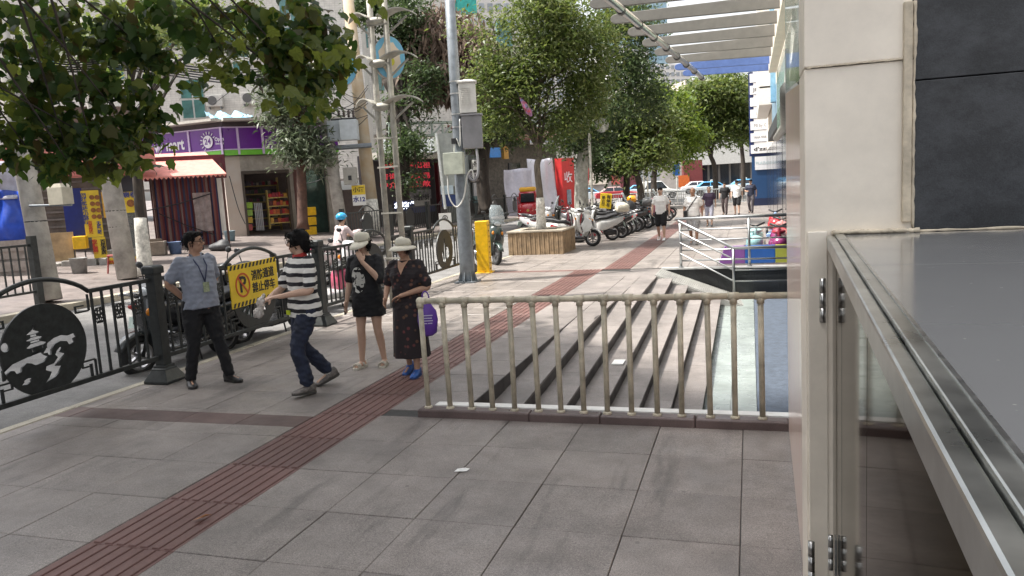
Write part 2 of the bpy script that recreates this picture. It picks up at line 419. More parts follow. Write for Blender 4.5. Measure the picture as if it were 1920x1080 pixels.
for j in range(0, 92):
    y0 = 2.11 + (j - 0) * RW; y1 = y0 + RW
    for i in range(len(CX) - 1):
        x0, x1 = CX[i], CX[i + 1]
        if i == 5:
            if y0 < 17.0:
                if y0 < 13.9: o = linkmesh('tactile_slab', tact, None, pav); o.location = (-3.60, (y0 + y1) / 2, 0); o.rotation_euler.z = RNG.normal(0, .002)
                else:
                    for q in range(7): resttact.b2((-3.86 + q * .088, y0 + .01, -.02), (-3.81 + q * .088, y1 - .01, .004))
                    resttact.b2((-3.92, y0, -.03), (-3.28, y1 - .006, -.003))
                continue
        if i == 6 and y0 >= 17.0 and y0 < 60:
            for q in range(7): resttact.b2((-3.22 + q * .085, y0 + .01, -.02), (-3.17 + q * .085, y1 - .01, .004))
            resttact.b2((x0, y0, -.03), (x1, y1 - .006, -.003)); continue
        if y1 > 6.2 and y0 < 17.2:
            if x0 >= -2.66 + .001: continue
            if i == 6: continue
        if j == 5 and i < 5:      # the row with the red band
            if i in (0,): x0s = x0
            slab(x0, x1, y0 - .0, y0 + 0.25, GRANITE)
            slab(x0, x1, y0 + 0.25, y1 - 0.10, BANDM, 'red_band_slab')
            slab(x0, x1, y1 - 0.10, y1, GRANITE); continue
        if j == 22 and i < 6: m_rest = resttact; rest.b2((x0 + .003, y0 + .003, -.04), (x1 - .003, y0 + .40, 0)); resttact.b2((x0 + .003, y0 + .41, -.04), (x1 - .003, y1 - .003, .0)); continue
        if y0 < 14.2 and x1 < 0.6: slab(x0, x1, y0, y1, GRANITE)
        else: rest.cbox(((x0 + x1) / 2, (y0 + y1) / 2, -.03 + RNG.uniform(-.002, .001)), (x1 - x0 - .008, RW - .008, .06), .004)
# edge strip along the steps
for j in range(17):
    y0 = 6.32 + j * RW; y1 = min(y0 + RW, 17.2)
    if y0 > 17: break
    slab(-3.28, -2.558, y0, y1, GRANITE2)
tag(rest.build('slab_field', GRANITE, pav), kind='stuff'); tag(resttact.build('tactile_field', REDTILE, pav), kind='stuff')
# right margin beyond the court
g = MB().b2((0.57, 17.27, -.1), (9, 80, -.004)); g.build('court_margin', GRANITE2, pav)

# ================================================================== sunken court and steps
steps = empty('steps', (0, 0, 0)); tag(steps, 'wide granite steps going down from the pavement to the sunken court', 'steps')
XR = [-2.55, -2.23, -1.89, -1.57, -1.255, -0.945, -0.61]
TY = lambda k, y: 0.0463 * (y - (10.69 + 3.24 * (k - 1)))
RIS = stone('shaded riser granite', (0.045, 0.036, 0.035), speck=0.3, dirt=0.3, rand=0.05, rough=0.5)  # shade of faces turned from the sun is put into this darker granite
Y0, Y1 = 6.34, 16.0
for k in range(1, 8):
    x0 = XR[k - 1]; x1 = XR[k] if k < 7 else -0.6
    # riser: from level above down to tread k, pieces about 1.2 m long
    y = Y0; n = 0
    yend = Y1
    while y < yend - .01:
        ye = min(y + 1.21, yend)
        top = lambda q: min(0.0, TY(k - 1, q)) if k > 1 else 0.0
        bot = lambda q: min(TY(k, q), top(q))
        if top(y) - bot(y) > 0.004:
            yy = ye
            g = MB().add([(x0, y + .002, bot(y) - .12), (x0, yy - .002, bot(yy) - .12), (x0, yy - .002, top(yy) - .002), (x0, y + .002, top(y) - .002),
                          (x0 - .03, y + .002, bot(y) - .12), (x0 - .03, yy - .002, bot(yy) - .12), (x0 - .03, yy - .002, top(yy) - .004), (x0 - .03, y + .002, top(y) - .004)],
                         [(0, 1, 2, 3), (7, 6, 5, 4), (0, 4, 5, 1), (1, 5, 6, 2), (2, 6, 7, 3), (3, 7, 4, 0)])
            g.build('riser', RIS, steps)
        y = ye
    if k < 7:
        y = Y0; n = 0
        while y < Y1 - .01:
            ye = min(y + 1.21 + (0.4 if n == 0 and k % 2 else 0), Y1)
            za, zb = min(TY(k, y), 0.0), min(TY(k, ye), 0.0)
            if za < -0.003 or zb < -0.003:
                a, b = x0 + .002, x1 + .012
                g = MB().add([(a, y + .003, za), (b, y + .003, za), (b, ye - .003, zb), (a, ye - .003, zb), (a, y + .003, za - .03), (b, y + .003, za - .03), (b, ye - .003, zb - .03), (a, ye - .003, zb - .03)],
                             [(0, 1, 2, 3), (7, 6, 5, 4), (0, 4, 5, 1), (1, 5, 6, 2), (2, 6, 7, 3), (3, 7, 4, 0)])
                g.build('tread', GRANITE2, steps)
            else:
                g = MB().b2((x0 + .002, y + .003, -.03), (x1 + .012, ye - .003, 0.0)); g.build('tread', GRANITE2, steps)
            y = ye; n += 1
# court floor: pale green tiles, then a blue-grey mat
FL = lambda y: TY(7, y)
court = empty('court_floor'); court['kind'] = 'structure'
PALE = stone('pale green tile', (0.25, 0.285, 0.27), speck=0.1, dirt=0.3, rough=0.3, rand=0.05)
y = Y0
while y < 17.2:
    ye = min(y + .6, 17.25)
    for (a, b) in ((-.62, -.28), (-.28, .045)):
        MB().add([(a + .002, y + .002, FL(y)), (b - .002, y + .002, FL(y)), (b - .002, ye - .002, FL(ye)), (a + .002, ye - .002, FL(ye)), (a, y, FL(y) - .05), (b, y, FL(y) - .05), (b, ye, FL(ye) - .05), (a, ye, FL(ye) - .05)],
                 [(0, 1, 2, 3), (0, 4, 5, 1), (1, 5, 6, 2), (2, 6, 7, 3), (3, 7, 4, 0)]).build('floor_tile', PALE, court)
    y = ye
MATB = mat('blue grey mat', (0.07, 0.088, 0.118), 0.8, var=0.2, scale=9, bump=0.3)
g = MB()
g.add([(.05, Y0, FL(Y0) + .002), (3, Y0, FL(Y0) + .002), (3, 17.25, FL(17.25) + .002), (.05, 17.25, FL(17.25) + .002)], [(0, 1, 2, 3)])
g.build('mat', MATB, court)
# near end wall of the court under the barrier, and the black granite wall under the rail
BLK = stone('black polished granite', (0.018, 0.02, 0.022), speck=0.5, dirt=0.2, rough=0.18, rand=0)
w = empty('retaining_wall', (-.5, 17.25, -.6), label='black polished granite retaining wall under the steel railing', cat='wall')
for i in range(6): MB().b2((-1.92 + i * .62, 17.25, -1.1), (-1.305 + i * .62, 17.31, -.02)).build('wall_slab', BLK, w)
MB().b2((-1.92, 17.22, -.018), (3, 17.36, .02)).build('coping', mat('pale coping', (.5, .5, .49), .5), w)
w = empty('court_end_wall', (-.5, 6.3, -.9), label='granite end wall of the court below the beige pipe barrier', cat='wall')
MB().b2((-2.56, 6.30, -1.4), (3, 6.335, -.02)).build('face', GRANITE2, w)
# ribbed ramp along the far end of the steps
ramp = empty('ribbed_ramp', (-1.1, 16.6, -.3), label='grey ribbed stone ramp sloping down beside the far end of the steps', cat='ramp')
RA, RB = (-1.92, 0.004), (-0.15, -0.66)
RIB = stone('ribbed ramp stone', (0.34, 0.335, 0.315), dirt=0.3, rand=0.06)
n = 46
for i in range(n):
    x0 = RA[0] + (RB[0] - RA[0]) * i / n; x1 = RA[0] + (RB[0] - RA[0]) * (i + .78) / n
    z0 = RA[1] + (RB[1] - RA[1]) * i / n; z1 = RA[1] + (RB[1] - RA[1]) * (i + .78) / n
    g = MB().prism([(x0, z0 + .012), (x1, z1 + .012), (x1, z1 - .05), (x0, z0 - .05)], 16.06, 17.2); g.build('rib', RIB, ramp)
MB().prism([(RA[0], RA[1] - .004), (RB[0], RB[1] - .004), (RB[0], -1.3), (RA[0], -1.3)], 16.02, 17.22).build('ramp_body', RIB, ramp)
MB().b2((-2.6, 16.0, -.2), (-1.93, 17.25, -.001)).build('landing', GRANITE2, ramp)

# ================================================================== beige pipe barrier
BEI = mat('beige pipe', (0.50, 0.45, 0.345), 0.45, var=0.28, scale=7, spec=.4, detail=8)
bar = empty('pipe_barrier', (-1.3, 6.17, 0), label='beige pipe barrier on a low granite plinth in front of the steps', cat='barrier')
YB = 6.17
MB().tube([(-2.82, YB, 1.055), (0.27, YB, 1.068)], .026, 12).build('top_rail', BEI, bar, True)
for i in range(15):
    x = -2.82 + i * .2062 + RNG.normal(0, .003)
    dx = RNG.normal(0, .006); zt = 1.055 + (x + 2.82) * .0043
    MB().tube([(x + dx, YB, .075), (x, YB, zt)], .0235, 10).build('baluster', BEI, bar, True)
    f = MB()
    if i == 0: f.ell((x, YB, zt), (.036, .036, .036)); f.tube([(x, YB, zt), (x, YB, zt - .06)], .031); f.tube([(x, YB, zt), (x + .055, YB, zt)], .031)
    else:
        f.tube([(x - .042, YB, zt), (x + .042, YB, zt)], .032, 12); f.tube([(x, YB, zt), (x, YB, zt - .06)], .029, 12)
    f.build('pipe_fitting', BEI, bar, True)
    MB().lathe([(.038, .076), (.036, .088), (.026, .096)], 12, (x + dx, YB, 0)).build('foot_ring', BEI, bar)
xx = -2.9
for L_ in (1.05, .62, .78, .72):
    MB().cbox((xx + L_ / 2, YB, .032), (L_ - .005, .13, .09), .012).build('plinth_stone', DARKG, bar, bevel=.006); xx += L_
MB().b2((-2.78, 6.238, -.01), (.27, 6.345, .083)).build('white_ledge', mat('white ledge', (.72, .71, .68), .5, var=.1), bar)
# ================================================================== right: shop pillar, counter, film panel
CREAM = mat('cream paint', (0.83, 0.755, 0.645), 0.42, var=0.09, scale=3.5, detail=9, bump=.10, bscale=7)
CREAM2 = mat('cream trim', (0.58, 0.50, 0.38), 0.6, var=0.2, scale=14)
STEEL = mat('polished steel', (0.12, 0.11, 0.10), 0.05, 1.0, var=0.15, scale=3, bump=.012, bscale=2.0, stretch=(1, 1, .4))
STEEL.node_tree.nodes['Principled BSDF'].inputs['Specular Tint'].default_value = (.30, .28, .25, 1)   # dark reflection of the shaded pavement put into base colour and edge tint
STEELB = mat('brushed steel', (0.5, 0.5, 0.49), 0.3, 1.0, var=0.12, scale=30)
pil = empty('cream_pillar', (.4, 3.3, 0), label='cream painted shop pillar standing beside the counter', cat='pillar')
MB().b2((.205, 3.2, -.1), (.585, 3.5, 2.395)).build('lower_panel', CREAM, pil, bevel=.004)
MB().b2((.205, 3.194, 2.402), (.575, 3.5, 4.4)).build('upper_panel', CREAM, pil, bevel=.004)
MB().b2((.545, 3.178, 1.80), (.575, 3.199, 2.60)).build('corner_trim', CREAM2, pil, bevel=.004)
MB().b2((.30, 3.172, 1.762), (.56, 3.199, 1.776)).build('skirting', CREAM2, pil, bevel=.003)
MB().b2((.213, 3.187, -.1), (.285, 3.199, 1.775)).build('door_frame', CREAM, pil, bevel=.004)
bw = empty('black_wall_panel', (1.2, 3.25, 0), label='matt black stone wall panel behind the dark counter top', cat='wall panel')
BLKM = stone('matt black stone', (0.028, 0.031, 0.036), speck=0.4, dirt=0.6, rough=0.42, rand=0)
MB().b2((.586, 3.215, 1.70), (2.6, 3.5, 2.318)).build('panel', BLKM, bw, bevel=.003)
MB().b2((.586, 3.218, 2.322), (2.6, 3.5, 3.6)).build('panel', BLKM, bw, bevel=.003)
# caulk beads and paint runs where the panels meet
rk = random.Random(2)
for (A, Bq, r_) in (((.583, 3.196, 1.775), (.583, 3.19, 2.6), .006), ((.30, 3.166, 1.772), (.60, 3.166, 1.770), .007), ((.60, 3.19, 1.764), (1.9, 3.19, 1.764), .005), ((.213, 3.192, 2.399), (.575, 3.19, 2.399), .003)):
    A = Vector(A); Bq = Vector(Bq); n = 40
    MB().tube([A.lerp(Bq, i / n) + Vector((rk.gauss(0, .0009), rk.gauss(0, .0006), rk.gauss(0, .0009))) for i in range(n + 1)], [r_ * rk.uniform(.6, 1.5) for i in range(n + 1)], 7).build('caulk_bead', CREAM2, pil, True)
def _scuff():
    nt = BLKM.node_tree; N = nt.nodes; L = nt.links; b_ = N['Principled BSDF']; src = b_.inputs['Base Color'].links[0].from_socket
    g = N.new('ShaderNodeNewGeometry'); mp = N.new('ShaderNodeMapping'); mp.inputs['Scale'].default_value = (2.2, 1, 3.4); mp.inputs['Rotation'].default_value = (0, .5, 0); L.new(g.outputs['Position'], mp.inputs[0])
    n = N.new('ShaderNodeTexNoise'); n.inputs['Scale'].default_value = 1.6; n.inputs['Detail'].default_value = 9; n.inputs['Roughness'].default_value = .72; L.new(mp.outputs[0], n.inputs['Vector'])
    r = N.new('ShaderNodeMapRange'); r.inputs[1].default_value = .45; r.inputs[2].default_value = .75; r.inputs[4].default_value = .6; L.new(n.outputs['Fac'], r.inputs[0])
    v = N.new('ShaderNodeTexVoronoi'); v.inputs['Scale'].default_value = 7; L.new(g.outputs['Position'], v.inputs['Vector']); r2 = N.new('ShaderNodeMapRange'); r2.inputs[1].default_value = .025; r2.inputs[2].default_value = .045; r2.inputs[3].default_value = 1; r2.inputs[4].default_value = 0; L.new(v.outputs['Distance'], r2.inputs[0])
    mx = N.new('ShaderNodeMix'); mx.data_type = 'RGBA'; mx.inputs[7].default_value = (.085, .09, .10, 1); L.new(r.outputs[0], mx.inputs[0]); L.new(src, mx.inputs[6])
    m2 = N.new('ShaderNodeMix'); m2.data_type = 'RGBA'; m2.inputs[7].default_value = (.3, .3, .3, 1); L.new(r2.outputs[0], m2.inputs[0]); L.new(mx.outputs[2], m2.inputs[6]); L.new(m2.outputs[2], b_.inputs['Base Color'])
_scuff()
# counter
ct = empty('shop_counter', (.6, 1.8, 0), label='dark stone counter with polished stainless steel front and edge trim', cat='counter')
def CT(u, v, z): # point on a level plane z
    d = pt(u, v, 1) - EYE; t = (z - EYE.z) / d.z; return EYE + d * t
TOPZ = 1.765
a = Vector((.283, 3.178)); b = Vector((.14, .35))
dirv = (b - a).normalized(); nrm = Vector((dirv.y, -dirv.x))  # points to +x side
if nrm.x < 0: nrm = -nrm
def CP(s, o, z): p = a + dirv * s + nrm * o; return (p.x, p.y, z)
LEN = (b - a).length
def bar_(o0, o1, z0, z1, s0=0.0, s1=None):
    s1 = LEN if s1 is None else s1
    return MB().add([CP(s0, o0, z0), CP(s1, o0, z0), CP(s1, o1, z0), CP(s0, o1, z0), CP(s0, o0, z1), CP(s1, o0, z1), CP(s1, o1, z1), CP(s0, o1, z1)],
                    [(3, 2, 1, 0), (4, 5, 6, 7), (0, 1, 5, 4), (1, 2, 6, 5), (2, 3, 7, 6), (3, 0, 4, 7)])
CTOP = mat('speckled dark counter stone', (0.045, 0.05, 0.055), 0.16, var=0, spec=.6)
def _ct():
    m = CTOP; nt = m.node_tree; N = nt.nodes; L = nt.links; b_ = N['Principled BSDF']
    g = N.new('ShaderNodeNewGeometry'); v = N.new('ShaderNodeTexVoronoi'); v.inputs['Scale'].default_value = 26; v.inputs['Randomness'].default_value = 1
    L.new(g.outputs['Position'], v.inputs['Vector'])
    r = N.new('ShaderNodeMapRange'); r.inputs[1].default_value = .03; r.inputs[2].default_value = .085; r.inputs[3].default_value = 1; r.inputs[4].default_value = 0
    L.new(v.outputs['Distance'], r.inputs[0])
    n = N.new('ShaderNodeTexNoise'); n.inputs['Scale'].default_value = 6; L.new(g.outputs['Position'], n.inputs['Vector'])
    k = N.new('ShaderNodeMath'); k.operation = 'GREATER_THAN'; k.inputs[1].default_value = .5; L.new(n.outputs['Fac'], k.inputs[0])
    q = N.new('ShaderNodeMath'); q.operation = 'MULTIPLY'; L.new(r.outputs[0], q.inputs[0]); L.new(k.outputs[0], q.inputs[1])
    mx = N.new('ShaderNodeMix'); mx.data_type = 'RGBA'; mx.inputs[6].default_value = (.20, .20, .20, 1); mx.inputs[7].default_value = (.5, .48, .44, 1)
    L.new(q.outputs[0], mx.inputs[0]); L.new(mx.outputs[2], b_.inputs['Base Color'])
    n3 = N.new('ShaderNodeTexNoise'); n3.inputs['Scale'].default_value = 4.5; n3.inputs['Detail'].default_value = 5; L.new(g.outputs['Position'], n3.inputs['Vector'])
    rr = N.new('ShaderNodeMapRange'); rr.inputs[3].default_value = .02; rr.inputs[4].default_value = .24; L.new(n3.outputs['Fac'], rr.inputs[0]); L.new(rr.outputs[0], b_.inputs['Roughness'])
_ct()
bar_(.062, 2.4, TOPZ - .04, TOPZ - .004, s1=1.02).build('counter_top', CTOP, ct)
bar_(.062, 2.4, TOPZ - .04, TOPZ - .004, 1.024).build('counter_top', CTOP, ct)
bar_(.028, .060, TOPZ - .05, TOPZ).build('steel_lip', mat('satin lip steel', (.50, .51, .49), .30, 1.0, var=.2, scale=7, bump=.02, bscale=5), ct, bevel=.003)
bar_(.0, .027, TOPZ - .058, TOPZ - .006).build('steel_edge', mat('satin lip steel', (.55, .56, .54), .34, 1.0), ct, bevel=.005)
bar_(.052, .058, TOPZ - .02, TOPZ + .003, .28).build('glass_runner', STEELB, ct)
for (s0, s1) in ((0.02, .30), (.305, .62), (.63, 1.5), (1.505, LEN)):
    bar_(.018, .05, .12, TOPZ - .062, s0, s1).build('steel_panel', STEEL, ct, bevel=.003)
bar_(.03, .06, .0, .118).build('plinth', STEELB, ct)
for (s0, z0, z1) in ((.34, .56, .70),):
    for dz in (0, .045, .09): MB().tube([CP(s0, -.004, z0 + dz), CP(s0, -.004, z0 + dz + .042)], .009, 10).build('hinge_knuckle', STEELB, ct, True)
    bar_(.008, .016, z0, z1, s0 + .005, s0 + .05).build('hinge_leaf', STEELB, ct)
for z0 in (1.38, .30): pass
hp = pt(1543, 520, 3.15 * .93); 
for (u, v0, v1) in ((1543, 520, 605), (1522, 1012, 1100)):
    d = 3.0; A = pt(u, v0, d); B = pt(u - 1, v1, d); A.x = B.x = (A.x + B.x) / 2; A.y = B.y = (A.y + B.y) / 2
    for k in range(3):
        z0 = B.z + (A.z - B.z) * k / 3; z1 = B.z + (A.z - B.z) * (k + .96) / 3
        MB().tube([(A.x, A.y, z0), (A.x, A.y, z1)], .0125, 12).build('door_hinge', STEELB, pil, True)
# pink film glass panel between pillar and barrier
gp = empty('film_panel', (.25, 4.7, 0), label='tall glass panel with pink streaked film beside the cream pillar', cat='glass panel')
FILM = mat('pink film', (0.82, 0.60, 0.52), 0.35, var=.35, scale=2.2, detail=6, c2=(.80, .72, .62), stretch=(1, 5, .35), coat=.5)
def _film():
    nt = FILM.node_tree; N = nt.nodes; L = nt.links; b_ = N['Principled BSDF']
    src = b_.inputs['Base Color'].links[0].from_socket
    tc = N.new('ShaderNodeTexCoord'); mp = N.new('ShaderNodeMapping'); mp.inputs['Scale'].default_value = (1, 3.2, .5); L.new(tc.outputs['Object'], mp.inputs[0])
    w = N.new('ShaderNodeTexWave'); w.wave_type = 'BANDS'; w.bands_direction = 'Y'; w.inputs['Scale'].default_value = .8; w.inputs['Distortion'].default_value = 7; w.inputs['Detail'].default_value = 3
    L.new(mp.outputs[0], w.inputs['Vector']); r = N.new('ShaderNodeMapRange'); r.inputs[1].default_value = .8; r.inputs[2].default_value = 1; r.inputs[4].default_value = .55; L.new(w.outputs['Fac'], r.inputs[0])
    mx = N.new('ShaderNodeMix'); mx.data_type = 'RGBA'; mx.inputs[7].default_value = (.8, .3, .24, 1); L.new(r.outputs[0], mx.inputs[0]); L.new(src, mx.inputs[6]); L.new(mx.outputs[2], b_.inputs['Base Color'])
_film()
GLS = mat('green glass', (0.42, 0.62, 0.52), 0.08, var=0, alpha=.45)
MB().add([(.222, 3.42, .02), (.262, 6.10, .02), (.262, 6.10, 2.58), (.222, 3.42, 2.38), (.230, 3.42, .02), (.270, 6.10, .02), (.270, 6.10, 2.58), (.230, 3.42, 2.38)],
         [(0, 1, 2, 3), (7, 6, 5, 4), (0, 4, 5, 1), (1, 5, 6, 2), (2, 6, 7, 3), (3, 7, 4, 0)]).build('film_sheet', FILM, gp)
MB().b2((.262, 6.10, .0), (.29, 6.13, 2.9)).build('frame_post', mat('pale alu', (.55, .56, .54), .4, .6), gp)
MB().b2((.214, 3.385, .0), (.24, 3.415, 2.9)).build('frame_post', mat('pale alu', (.55, .56, .54), .4, .6), gp)
MB().add([(.224, 3.42, 2.40), (.264, 6.10, 2.60), (.264, 6.10, 3.3), (.224, 3.42, 3.3), (.230, 3.42, 2.4), (.270, 6.10, 2.6), (.270, 6.10, 3.3), (.230, 3.42, 3.3)],
         [(0, 1, 2, 3), (7, 6, 5, 4), (0, 4, 5, 1), (1, 5, 6, 2), (2, 6, 7, 3), (3, 7, 4, 0)]).build('upper_pane', GLS, gp)
# ================================================================== mall: facade, canopy, railing, totem, rides
mall = empty('mall_building', (3, 20, 0), label='mall frontage with cream fascia boards, blue pillar and dark glazed doors', cat='building')
BLUEP = mat('sky blue paint', (.22, .42, .58), .5); DKGL = mat('dark glazing', (.012, .016, .022), .08, var=.0, spec=.7)
WHT = mat('white board', (.72, .71, .68), .55, var=.06)
MB().b2((1.3, 6.2, -1.4), (9, 19.0, 9.0)).build('wall', CREAM, mall)
MB().b2((1.05, 20.0, -.2), (9, 60, 11)).build('wall', CREAM, mall)
for i in range(7): MB().b2((1.0, 21.2 + i * 5, .02), (1.06, 25.8 + i * 5, 3.3)).build('glazed_door', DKGL, mall, bevel=.01)
MB().b2((.80, 30.6, 4.6), (.98, 31.2, 9)).build('blue_pillar', BLUEP, mall)
MB().b2((.98, 22, 3.8), (1.04, 36, 5.2)).build('blue_panel', mat('grey blue panel', (.22, .33, .42), .5), mall)
MB().b2((.80, 19.6, 3.35), (1.04, 36, 3.75)).build('awning_box', mat('dark awning', (.05, .055, .06), .5), mall)
for i in range(6):
    MB().b2((.45 - i * .004, 36.5, 5.0 + i * .8), (1.0, 46, 5.72 + i * .8)).build('fascia_board', WHT, mall)
    MB().b2((.5, 36.6, 5.73 + i * .8), (.9, 45.9, 5.79 + i * .8)).build('shadow_gap', mat('dark awning', (.05, .055, .06), .5), mall)
# struts near the pillar
STR = mat('grey strut', (.42, .42, .38), .5, .3, var=.2)
for (y, xx) in ((7.2, .62), (9.6, .66), (12, .7)):
    MB().tube([(xx, y, 4.3), (xx - .16, y + 1.0, 2.75)], .05, 8).build('strut', STR, mall, True)
    MB().tube([(xx, y + 2.2, 4.3), (xx - .16, y + 1.0, 2.75)], .05, 8).build('strut', STR, mall, True)
MB().tube([(.30, 6.3, 2.62), (.55, 13, 2.72), (.6, 18.8, 2.78)], .075, 10).build('eave_tube', STR, mall, True)
MB().b2((.45, 6.3, 4.25), (.62, 18.8, 4.75)).build('eave_beam', CREAM, mall)
MB().b2((.62, 6.4, 2.8), (.64, 18.8, 4.22)).build('upper_glazing', GLS, mall)
MB().b2((.85, 6.4, -1.3), (.9, 18.8, 2.55)).build('shop_window', DKGL, mall)
# canopy
can = empty('canopy', (-.6, 15, 4.4), label='louvred grey canopy of rounded fins on a steel tube over the steps', cat='canopy')
FIN = mat('fin grey', (.20, .192, .175), .5, .1, var=.08); FINB = mat('fin blue', (.10, .17, .42), .45, var=.1)
rows = [(1166, 35), (1203, 62), (1228, 86), (1250, 103), (1268, 117), (1283, 127), (1292, 135)]
yy0 = 9.85
for i in range(-3, 7):
    y = 12.0 + i * 1.17; xl = -1.98 + i * .085
    zc = 4.45
    ring = lambda x, s: [(x, y + .035 * math.cos(t) * s, zc + .095 * math.sin(t) * s) for t in [2 * PI * q / 12 for q in range(12)]]
    g = MB(); rr = []
    # rounded nose in elevation
    for (dx, hz) in ((0, .015), (.012, .04), (.04, .06), (.09, .072), (.2, .074)):
        rr.append([(xl + dx, y - .03, zc - hz), (xl + dx, y + .03, zc - hz), (xl + dx, y + .03, zc + hz), (xl + dx, y - .03, zc + hz)])
    rr.append([(.62, y - .03, zc - .125), (.62, y + .03, zc - .125), (.62, y + .03, zc + .075), (.62, y - .03, zc + .075)])
    g.loft(rr).build('fin', FINB if i >= 5 else FIN, can, bevel=.006)
MB().tube([(-1.98 - 3 * .085 + .42, 8.3, 4.33), (-1.44 + .42, 19.3, 4.33)], .055, 12).build('tube_beam', STEELB, can, True)
for i in range(-3, 7):
    y = 12.0 + i * 1.17; x = -1.98 + i * .085 + .42
    MB().tube([(x, y - .06, 4.33), (x, y + .06, 4.33)], .07, 10).build('clamp', mat('dark clamp', (.06, .06, .06), .5), can)
# steel railing
rail = empty('steel_railing', (-.4, 17.3, 0), label='stainless steel railing with horizontal bars beside the ribbed ramp', cat='railing')
CH = mat('satin steel', (.42, .43, .43), .36, 1.0, var=.1)
for x in (-1.49, -.03, 1.0): MB().tube([(x, 17.30, .02), (x, 17.30, 1.08)], .03, 10).build('post', CH, rail, True); MB().lathe([(.06, .021), (.055, .04), (.03, .05)], 12, (x, 17.3, 0)).build('post_foot', CH, rail)
MB().tube([(-1.60, 17.30, 1.10), (1.3, 17.30, 1.10)], .036, 12).build('handrail', CH, rail, True)
for z in (.17, .40, .62, .85): MB().tube([(-1.49, 17.30, z), (1.3, 17.30, z)], .018, 8).build('bar', CH, rail, True)
rail2 = empty('ramp_railing', (-.4, 17.0, 0), label='stainless steel railing that slopes down along the ribbed ramp', cat='railing')
yr = 17.05
MB().tube([(-.36, yr, -.54), (-.36, yr, .44)], .03, 10).build('post', CH, rail2, True)
MB().tube([(-1.52, yr + .1, 1.07), (-.36, yr, .44), (1.3, yr, .44)], .034, 12).build('handrail', CH, rail2, True)
for dz in (.24, .48, .72): MB().tube([(-1.49, yr + .05, 1.07 - dz), (-.36, yr, .44 - dz), (1.3, yr, .44 - dz)], .018, 8).build('bar', CH, rail2, True)
# totem with shop names
tot = empty('sign_totem', (.75, 50, 0), label='tall dark blue totem with white shop name plates beside the mall', cat='sign')
NAVY = mat('navy panel', (.018, .06, .155), .35, var=.05); PLATE = mat('white plate', (.72, .73, .76), .45, var=.03)
INK = mat('black print', (.015, .015, .018), .5, var=0); INKG = mat('grey print', (.18, .18, .19), .5, var=0)
MB().b2((.08, 50, .0), (1.42, 50.5, .45)).build('foot', mat('navy dark', (.012, .02, .06), .5), tot)
MB().b2((.14, 50.05, .45), (1.36, 50.45, 3.05)).build('panel', NAVY, tot)
MB().b2((.02, 50.03, 3.05), (1.5, 50.47, 8.1)).build('panel', mat('navy panel dark', (.012, .025, .11), .35), tot)
zz = 3.2
MB().b2((.33, 49.98, 2.2), (1.15, 50.02, 3.0)).build('plate', PLATE, tot)
letters('PLAZA', .24, mat('teal print', (.45, .6, .62), .5, var=0), Matrix.Translation((.74, 49.972, 2.6)), tot)
for i, (s, bd) in enumerate((("d'zzit", .02), ('YANA FERRERE', .01), ('MI by Co.', 0), ('KIDS', .03), ('m.', .02), ('JNBY', .01), ('', 0))):
    z0 = 3.2 + i * .92 * .76 * 1.02
    MB().b2((.1, 49.94, z0), (1.42, 50.02, z0 + .52)).build('plate', PLATE, tot)
    MB().b2((.3, 49.98, z0 + .53), (1.2, 50.02, z0 + .68)).build('plate', PLATE, tot)
    if s: letters(s, .30 if i != 1 else .2, INK if i in (0, 3, 5) else INKG, Matrix.Translation((.76, 49.932, z0 + .26)), tot, bold=bd, fitw=(1.0, 1.0, .9, .6, .4, 1.0)[i])
# coin rides and colour panels by the railing
def blob(parts):
    g = MB()
    for c, r in parts: g.ell(c, r)
    return g
cp = empty('colour_panel', (0, 18, 0), label='low purple, blue and lime panel row standing behind the steel railing', cat='panel')
for (x0, x1, c) in ((-.70, -.12, (.20, .075, .28)), (-.12, .52, (.02, .10, .36)), (.52, 1.4, (.30, .32, .05))):
    MB().prism([(x0 + (.0 if x0 < -.5 else 0), .02), (x1, .02), (x1, .42), (x0 + (.14 if x0 < -.5 else 0), .42)], 17.75, 17.85).build('panel', mat('ride %.2f' % x0, c, .4, var=.05), cp, bevel=.012)
def ride(name, label, x, y, c1, c2, kind):
    e = empty(name, (x, y, 0), label=label, cat='coin ride')
    A = mat(name + label[:14] + 'a', c1, .25, var=.04, coat=.5); B = mat(name + label[:14] + 'b', c2, .25, var=.04, coat=.5)
    K = mat('ride black', (.02, .02, .022), .4)
    MB().cbox((x, y, .07), (.55, .9, .14), .03).build('base', A if kind else B, e, bevel=.01)
    g = blob([((x, y, .36), (.24, .42, .22)), ((x, y + .3, .5), (.2, .2, .2)), ((x, y - .32, .42), (.18, .2, .16))])
    linkmesh('shell', remesh(g, .03, 4), A, e).location = -Vector(e.location)
    MB().ell((x, y - .05, .66), (.16, .24, .07)).build('seat', B, e, True)
    MB().tube([(x - .2, y - .3, .86), (x, y - .34, .78), (x + .2, y - .3, .86)], .025, 8).build('handle', K, e, True)
    MB().tube([(x, y - .3, .5), (x, y - .34, .78)], .035, 8).build('stem', B, e, True)
    for s in (-1, 1):
        for q in (-.28, .28): MB().lathe([(.05, -.03), (.13, -.03), (.13, .03), (.05, .03)], 14, (x + s * .25, y + q, .17), 'X').build('wheel', K, e, True)
ride('coin_ride', 'pale turquoise coin ride standing just behind the steel railing', .12, 19.1, (.26, .46, .48), (.35, .5, .5), 0)
ride('coin_ride', 'magenta round-backed coin ride behind the steel railing', .62, 18.6, (.20, .025, .11), (.38, .03, .06), 1)
ride('coin_ride', 'red coin ride with pink seat standing farther behind the railing', .78, 21.3, (.36, .03, .04), (.45, .2, .2), 1)
ride('coin_ride', 'red spotted coin ride nearest the dark mall doors', .75, 25.5, (.5, .03, .04), (.25, .4, .7), 0)
